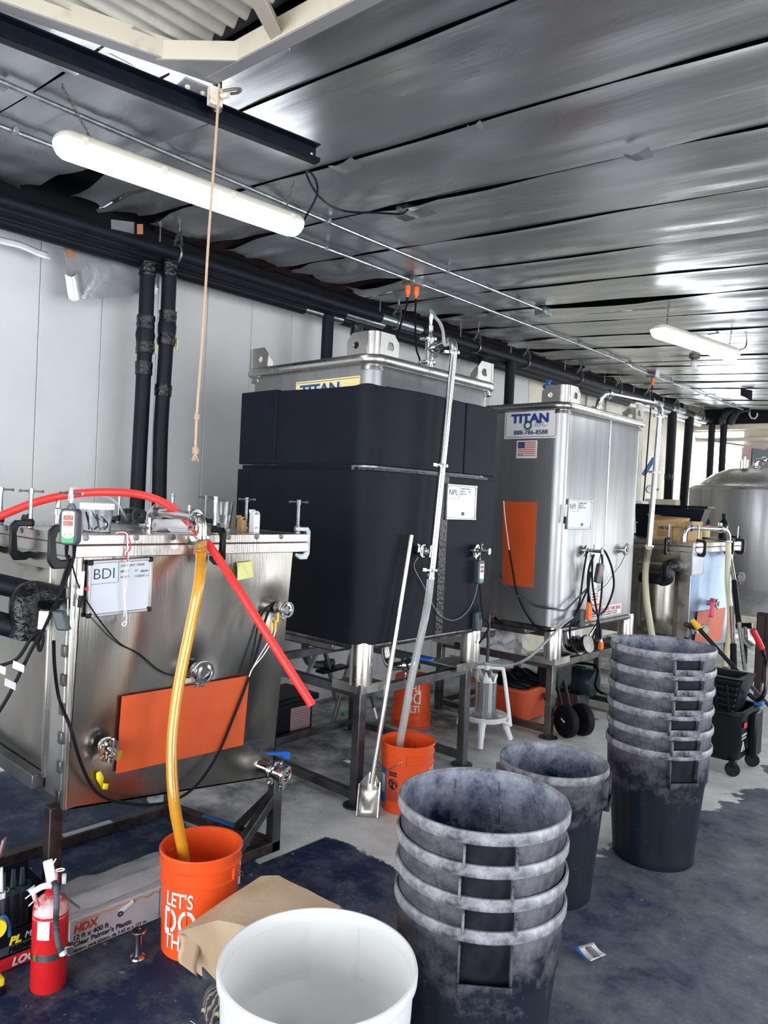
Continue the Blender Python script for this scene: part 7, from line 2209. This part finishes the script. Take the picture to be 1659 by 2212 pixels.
MB().obox(c + Z3 * .36, vr, vf, Z3, .016, .018, .018).build('valve_block', 'white', fe, bevel=.004)
hp0, hp1 = PD(106, 1908, 2.46), PD(103, 1862, 2.46)
MB().bar(PD(112, 1905, 2.45), PD(103, 1858, 2.45), .030, .014, vf).build('lever', 'white', fe, bevel=.004)
MB().tube(spline([PD(112, 1912, 2.46), PD(92, 1915, 2.45), PD(72, 1925, 2.44), PD(66, 1918, 2.44)], 4), [.010] * 12 + [.016], 8).build('carry_handle', 'white', fe)
MB().bar(PD(72, 1928, 2.44), PD(82, 1960, 2.44), .012, .012).build('handle_fork', 'red_dusty', fe, bevel=.002)
MB().tube([PD(130, 1879, 2.46) + (vr * math.cos(t) * .013 + (Z3 * .45 + vf * .3) * math.sin(t) * .013) for t in [k * math.pi / 8 for k in range(16)]], .0022, 6, closed=True).build('pull_ring', 'white', fe)
MB().tube([PD(123, 1880, 2.46), PD(112, 1892, 2.46)], .002, 6).build('safety_pin', 'zinc', fe)
MB().lathe([(.015, 0), (.017, .004), (.017, .012), (.013, .014), (0, .014)], c + Z3 * .355 + vr * .03, vr, 18).build('pressure_gauge', 'white', fe)
MB().tube(spline([PD(117, 1905, 2.44), PD(122, 1925, 2.42), PD(122, 1960, 2.41), PD(121, 2000, 2.41), PD(127, 2040, 2.42), PD(135, 2058, 2.43)], 6), .0095, 12).build('hose', 'dusty_rubber', fe)
MB().tube([PD(135, 2052, 2.43), PD(137, 2062, 2.43)], .012, 12).build('nozzle', 'white', fe)
MB().ring([(.0578, .112), (.0595, .112), (.0595, .134), (.0578, .134)], c, n=40).build('band', 'steel', fe)
MB().obox(c + Z3 * .125 + vr * .062 + vf * .02, vr, vf, Z3, .014, .014, .014).build('band_clasp', 'steel', fe, bevel=.003)
MB().grid(lambda a, b_: c + V((.0590 * math.cos(R(-25 - 42 + 40 * a)), .0590 * math.sin(R(-25 - 42 + 40 * a)), .185 + .062 * b_)), 6, 2).build('paper_label', 'paper', fe, smooth=180)
MB().bar(PD(128, 1928, 2.48), PD(172, 1962, 2.50), .014, .002).build('inspection_tag', 'zinc', fe, smooth=0)
for p_, q_ in (((72, 1928), (55, 1941)), ((76, 1944), (62, 1957)), ((115, 1865), (121, 1855))):
    MB().tube([PD(*p_, 2.45), PD(*q_, 2.45)], .0022, 6).build('tie_end', 'white', fe)

hb = thing('film_box', 'long white carton of painter\'s plastic with HDX lettering', 'box', (-2.62, 1.5, 0))
hx = PZ(150, 2066).x + .002
ya, yb_ = PX(148, 2066, hx).y, 2.02
hh = .128
MB().box(hx - .155, hx, ya, yb_, 0.001, hh).build('carton', 'cardboard_white', hb, bevel=.003)
MB().box(hx - .002, hx + .0008, ya + .36, ya + .363, .003, hh - .004).build('carton_seam', 'ink_soft', hb, smooth=0)
text('HDX', .040, (hx + .0012, ya + .014, .078), Y3, Z3, 'orange_dim', hb, thick=.03, shear=.15)
text('12 ft x 400 ft', .026, (hx + .0012, ya + .012, .052), Y3, Z3, 'ink', hb, thick=.02)
text("Clear Painter's Plastic", .026, (hx + .0012, ya + .016, .029), Y3, Z3, 'ink', hb, thick=.02)
text('Plástico para pintor, de 3.65 m x 121 m', .0185, (hx + .0012, ya + .008, .008), Y3, Z3, 'ink', hb, thick=.01)
MB().tube([(hx + .001, ya + .19, .088), (hx + .001, ya + .245, .112)], .010, 10).build('roll_drawing', 'paper', hb)
MB().ring([(.004, 0), (.0105, 0), (.0105, .0012), (.004, .0012)], (hx + .010, ya + .19, .088), V((1, -.2, 0)), 14).build('roll_end', 'ink', hb)
for i in range(2): MB().box(hx + .0006, hx + .0012, ya + .40 + i * .035, ya + .425 + i * .035, .065, .085).build('print_block', 'ink', hb, smooth=0)
for i in range(5): MB().box(hx + .0006, hx + .0012, ya + .40, ya + .45, .02 + i * .008, .023 + i * .008).build('print_line', 'ink_soft', hb, smooth=0)
MB().grid(lambda a, b_: (hx - .01 + .014 * b_, ya + .02 + .42 * a, hh - .004 - .02 * b_ * (.4 + abs(mnoise.noise(V((a * 8, 0, 1)))))), 24, 3).build('torn_flap', 'cardboard', hb, smooth=180, solid=.001)
tag(MB().grid(lambda a, b_: (hx - .02 - .24 * b_, ya - .06 + .62 * a, hh + .012 + .03 * math.sin(b_ * 2.5) + .02 * mnoise.noise(V((a * 5, b_ * 4, 3))) - .10 * max(0, b_ - .65)), 26, 14).build('plastic_sheet', 'film', smooth=40), 'crumpled clear plastic sheet spilling over the painter\'s plastic carton', 'plastic sheet')

cb_ = thing('caulk_display_box', 'black and red shelf box reading PL MAX PREMIUM LOCTITE', 'box', (-2.66, 1.0, 0))
cx_ = -2.64
y_r = 1.21
MB().box(cx_ - .17, cx_, .62, y_r, 0.001, .135).build('front_panel', 'black_plastic', cb_, bevel=.002)
MB().box(cx_ - .17, cx_ - .16, .62, y_r, .13, .29).build('rear_panel', 'black_plastic', cb_, bevel=.002)
MB().box(cx_ - .16, cx_ - .004, y_r - .004, y_r, .13, .26).build('side_panel', 'black_plastic', cb_, bevel=.002)
MB().box(cx_ - .001, cx_ + .0012, .62, y_r - .002, .003, .046).build('red_band', 'red_plain', cb_, smooth=0)
MB().box(cx_ - .001, cx_ + .0012, .94, y_r - .01, .056, .084).build('grey_band', 'ctl_grey', cb_, smooth=0)
ty = PX(18, 2060, cx_).y
text('PL', .036, (cx_ + .0014, ty, .088), Y3, Z3, 'yellow', cb_, thick=.05, shear=.25, sx=1.1)
text('MAX', .030, (cx_ + .0014, ty + .052, .094), Y3, Z3, 'silver_ink', cb_, thick=.02, shear=.25)
text('PREMIUM', .026, (cx_ + .0016, ty - .002, .060), Y3, Z3, 'black_plastic', cb_, thick=.05, shear=.2)
text('LOCTITE', .038, (cx_ + .0016, ty + .012, .010), Y3, Z3, 'label_white', cb_, thick=.04, shear=.25)
tubes = [(18, 1915, 1856, 'white'), (29, 1928, 1875, 'white'), (38, 1895, 1849, 'dark'), (52, 1935, 1890, 'dark'), (60, 1905, 1870, 'dark'), (72, 1900, 1857, 'dark'), (82, 1910, 1880, 'dark'), (6, 1905, 1868, 'white')]
nm_ = ['white nozzled caulk tube second from the left edge', 'white nozzled caulk tube nearest the front of the box', 'tall dark caulk tube at the back left of the box', 'dark caulk tube at the front right of the box', 'dark caulk tube with thin nozzle in the middle of the box', 'dark caulk tube with the tallest nozzle at the back', 'dark caulk tube farthest right in the box', 'white nozzled caulk tube cut by the photo edge']
for (px, yb2, yt, kind), lab in zip(tubes, nm_):
    d_ = 2.50 if yb2 > 1920 else (2.56 if yb2 > 1900 else 2.60)
    pb2, pt2 = PD(px, yb2, d_), PD(px, yt, d_)
    base = V((min(max(pb2.x, cx_ - .13), cx_ - .03), min(pb2.y, y_r - .035), 0))
    zb2 = min(max(pb2.z, .20), .262)
    o = thing('caulk_tube', lab, 'caulk tube', V((base.x, base.y, .005)), 'caulk tubes in the display box')
    MB().lathe([(.023, .137), (.0245, .139), (.0245, zb2), (.022, zb2 + .004)], base, n=20).build('tube', 'navy_tote' if kind == 'dark' else 'ctl_grey', o)
    wm = 'white' if kind == 'white' else 'motor_green'
    MB().lathe([(.026, zb2 - .006), (.027, zb2 + .012), (.024, zb2 + .013), (.022, zb2 + .002), (.009, zb2 + .004), (.004, zb2 + max(.07, pt2.z - pb2.z)), (0, zb2 + max(.07, pt2.z - pb2.z) + .001)], base, n=18).build('nozzle', 'white' if kind == 'white' else wm, o)
o = thing('tape_gun', 'yellow and blue tool at the left edge in front of the shelf box', 'tool', PZ(0, 2060))
tp_ = PX(-9, 2005, cx_ + .06)
MB().lathe([(.018, -.015), (.03, -.015), (.034, 0), (.03, .015), (.018, .015)], tp_, V((1, -.2, .1)), 22).build('roll', 'yellow', o)
MB().tube(spline([tp_ + V((0, -.02, -.02)), tp_ + V((0, .02, .03)), tp_ + V((0, .04, .0)), tp_ + V((-.01, .05, -.05))], 5), .006, 8).build('handle', 'blue_plain', o)
p = PZ(-4, 2150)
o = thing('tape_measure', 'yellow and black tool lying on the floor at the lower left edge', 'tool', p)
MB().box(p.x - .035, p.x + .02, p.y - .06, p.y + .02, 0.002, .035).build('case', 'black_plastic', o, bevel=.008)
MB().box(p.x - .03, p.x + .016, p.y - .055, p.y + .016, .030, .060).build('yellow_shell', 'yellow', o, bevel=.008)
p = PZ(5, 1850, .0)
tag(MB().bar(PD(0, 1850, 2.9), PD(10, 1812, 2.9), .03, .01).build('framed_notice', 'label_pink', bevel=.002), 'corner of a pale printed notice at the left edge under the tank', 'notice')

p = PZ(297, 2070)
o = thing('pipe_spool', 'short chrome pipe spool standing on the navy floor', 'pipe fitting', p)
MB().lathe([(.026, 0), (.028, .004), (.026, .009), (.015, .014), (.0135, .02), (.0135, .085), (.015, .09), (.025, .094), (.0255, .099), (.023, .102), (.012, .100), (0, .098)], p, n=28).build('body', 'chrome', o)
MB().ring([(.012, .1005), (.0235, .1005), (.0235, .103), (.012, .103)], p, n=24).build('gasket', 'steel_dull', o)

# kraft paper sack
sk = thing('paper_sack', 'crumpled brown kraft paper sack beside the near orange bucket', 'sack', (-2.1, 1.75, 0))
A, B1, B2, C2_ = PD(384, 2012, 2.50), PD(563, 1893, 2.66), PD(602, 1890, 2.66), PD(735, 1957, 2.50)
D1, D2, D3 = PZ(396, 2070, .012), PZ(432, 2108, .006), PZ(600, 2190, .005)
T1_, T2_ = PD(470, 1985, 2.42), PD(600, 2020, 2.36)
E1, E2 = V((-1.78, 2.12, .005)), V((-2.05, 2.1, .005))
D4 = V((-1.72, 1.72, .005))
b = MB()
b.v = [A, B1, B2, C2_, D1, D2, D3, T1_, T2_, E1, E2, D4, PD(735, 2060, 2.3)]
b.f = [(0, 1, 7), (1, 2, 8, 7), (2, 3, 12, 8), (0, 7, 5, 4), (7, 8, 6, 5), (8, 12, 11, 6), (12, 3, 9, 11), (2, 10, 9, 3), (1, 10, 2), (0, 4, 10, 1), (4, 5, 6, 11, 9, 10)]
me_o = b.build('sack_body', 'kraft', sk, smooth=180)
bm = bmesh.new()
bm.from_mesh(me_o.data)
bmesh.ops.triangulate(bm, faces=bm.faces)
bmesh.ops.subdivide_edges(bm, edges=bm.edges, cuts=5, use_grid_fill=True)
for v_ in bm.verts:
    w_ = v_.co
    nz_ = mnoise.noise(w_ * 9) * .010 + abs(mnoise.noise(w_ * 17)) * -.007
    v_.co += V((.4, -.3, .85)) * nz_
bm.to_mesh(me_o.data)
bm.free()
me_o.data.set_sharp_from_angle(angle=R(28))
MB().grid(lambda a, b_: PD(388 + 40 * b_ + 4 * math.sin(a * 6), 2020 + 60 * a + 30 * b_ * a, 2.49 + .03 * b_), 6, 4).build('folded_end', 'kraft', sk, smooth=25, solid=.002)

p = PZ(1275, 2080)
o = thing('paper_packet', 'small torn blue and white packet on the floor', 'packet', p)


def pk(a, b_):
    q_ = PZ(1246 + 64 * a + 25 * b_, 2052 + 42 * a - 4 * b_ - (14 if False else 0) * b_, .004)
    return q_ + Z3 * (.012 * abs(a - .4) + .006 * b_)


qs = [PZ(*t, .004) for t in ((1247, 2056), (1275, 2088), (1309, 2066), (1282, 2040))]
MB().grid(lambda a, b_: qs[0].lerp(qs[1], a).lerp(qs[3].lerp(qs[2], a), b_) + Z3 * (.016 * (a - .5) ** 2 * 2 + .012 * (1 - b_)), 6, 6).build('sheet', 'label_white', o, smooth=180, solid=.001)
qb = [PZ(*t, .004) for t in ((1235, 2052), (1266, 2086), (1276, 2089), (1247, 2056))]
MB().grid(lambda a, b_: qb[0].lerp(qb[1], a).lerp(qb[3].lerp(qb[2], a), b_) + Z3 * (.016 * (a - .5) ** 2 * 2 + .014), 6, 3).build('blue_edge', 'blue_plain', o, smooth=180, solid=.001)
tc_ = (qs[0] + qs[1] + qs[2] + qs[3]) / 4 + Z3 * .0115
uu = (qs[1] - qs[0]).normalized()
for i in range(3): text('REHYDRATE YEAST', .009, tc_ - uu * .03 + uu.cross(Z3) * (.01 * i - .012) * -1, uu, Z3.cross(uu), 'ink', o)

# tabby cat
hc = PD(472, 2160, 2.0)
ct = thing('cat', 'tabby cat peeking out from behind the white tub', 'cat', V((hc.x, hc.y, 0)))
fd = V((.80, -.58, -.40)).normalized()          # the way it looks: towards the viewer, down
_vr = -ray(464, 2168).normalized()
fd = (_vr * .72 - RGT * .32 - UPV * .55).normalized()
sd = Z3.cross(fd).normalized()
ud = fd.cross(sd).normalized()
bk = V((.25, .96, 0)).normalized()              # body runs back behind the tub
bk = V((-.05, .10, 0)) + V((.55, .80, 0))
bk.normalize()
joints = [(hc + fd * .055 - ud * .022, .014), (hc + fd * .040 - ud * .018, .022), (hc + fd * .008 + ud * .004, .051), (hc - fd * .020 + ud * .002, .052),
          (hc + bk * .06 - Z3 * .035, .040), (hc + bk * .12 - Z3 * .06, .062), (hc + bk * .24 - Z3 * .06, .068), (hc + bk * .36 - Z3 * .055, .060), (hc + bk * .42 - Z3 * .07, .04),
          (hc + bk * .50 - Z3 * .05, .016), (hc + bk * .60 + Z3 * .02, .012), (hc + bk * .66 + Z3 * .10, .009)]
sb = bk.cross(Z3)
verts = [j[0] for j in joints]
rad = [j[1] for j in joints]
edges = [(i, i + 1) for i in range(len(joints) - 1)]
hz = hc.z
for s_ in (-1, 1):
    for root_i, off_, hind in ((5, bk * .10, 0), (7, bk * .36, 1)):
        q0 = hc + off_ + sb * s_ * .045 - Z3 * .10
        base = len(verts)
        if hind:
            chain = [(q0 + bk * -.02 - Z3 * .0, .036), (q0 + bk * -.03 - Z3 * .07, .022), (q0 + bk * .04 - Z3 * (hz - .155 if hz > .2 else .08), .014), (V((q0.x + bk.x * .02, q0.y + bk.y * .02, .022)), .014), (V((q0.x - bk.x * .03, q0.y - bk.y * .03, .014)), .015)]
        else:
            chain = [(q0, .030), (V((q0.x + bk.x * .01, q0.y + bk.y * .01, (q0.z) * .55)), .018), (V((q0.x, q0.y, .025)), .014), (V((q0.x - bk.x * .035, q0.y - bk.y * .035, .014)), .016)]
        for i, (p_, r_) in enumerate(chain):
            verts.append(p_)
            rad.append(r_)
            edges.append((root_i if i == 0 else len(verts) - 2, len(verts) - 1))
me = bpy.data.meshes.new('body')
off = OFF[ct.name]
me.from_pydata([tuple(v_ - off) for v_ in verts], edges, [])
me.materials.append(MATS['cat_fur'])
co = bpy.data.objects.new('body', me)
COL.objects.link(co)
co.parent = ct
md = co.modifiers.new('skin', 'SKIN')
md.use_smooth_shade = True
for i, r_ in enumerate(rad):
    me.skin_vertices[0].data[i].radius = (r_, r_)
me.skin_vertices[0].data[6].use_root = True
md = co.modifiers.new('sub', 'SUBSURF')
md.levels = md.render_levels = 2
for s_ in (-1, 1):
    eb = hc + sd * s_ * .032 + ud * .026 - fd * .012
    tip = hc + sd * s_ * .050 + ud * .090 - fd * .012
    b = MB()
    l, r_ = eb + sd * s_ * .022 - ud * .022, eb - sd * s_ * .034 + ud * .010
    bkk = eb - fd * .024
    b.v = [l, r_, bkk, tip]
    b.f = [(0, 1, 3), (1, 2, 3), (2, 0, 3), (0, 2, 1)]
    b.build('ear', 'ear_dark', ct, smooth=180, bevel=.003)
    ec = hc + sd * s_ * .020 + fd * .0405 + ud * .002
    MB().lathe([(0, -.008), (.0055, -.006), (.008, 0), (.0055, .006), (0, .008)], ec, fd, 14).build('eye', 'eye', ct)
    MB().lathe([(.0042, -.001), (.0036, .001), (0, .0016)], ec + fd * .0072, fd, 10).build('pupil', 'ink', ct)
    for k in range(3):
        MB().tube(spline([hc + fd * .058 - ud * .026 + sd * s_ * .008, hc + fd * .062 - ud * (.024 + .006 * k) + sd * s_ * .03, hc + fd * .055 - ud * (.026 + .012 * k) + sd * s_ * .055], 3), .0006, 4).build('whisker', 'white', ct)
MB().lathe([(0, -.004), (.005, -.001), (.004, .003), (0, .005)], hc + fd * .068 - ud * .018, fd, 10).build('nose', 'brown_strip', ct)
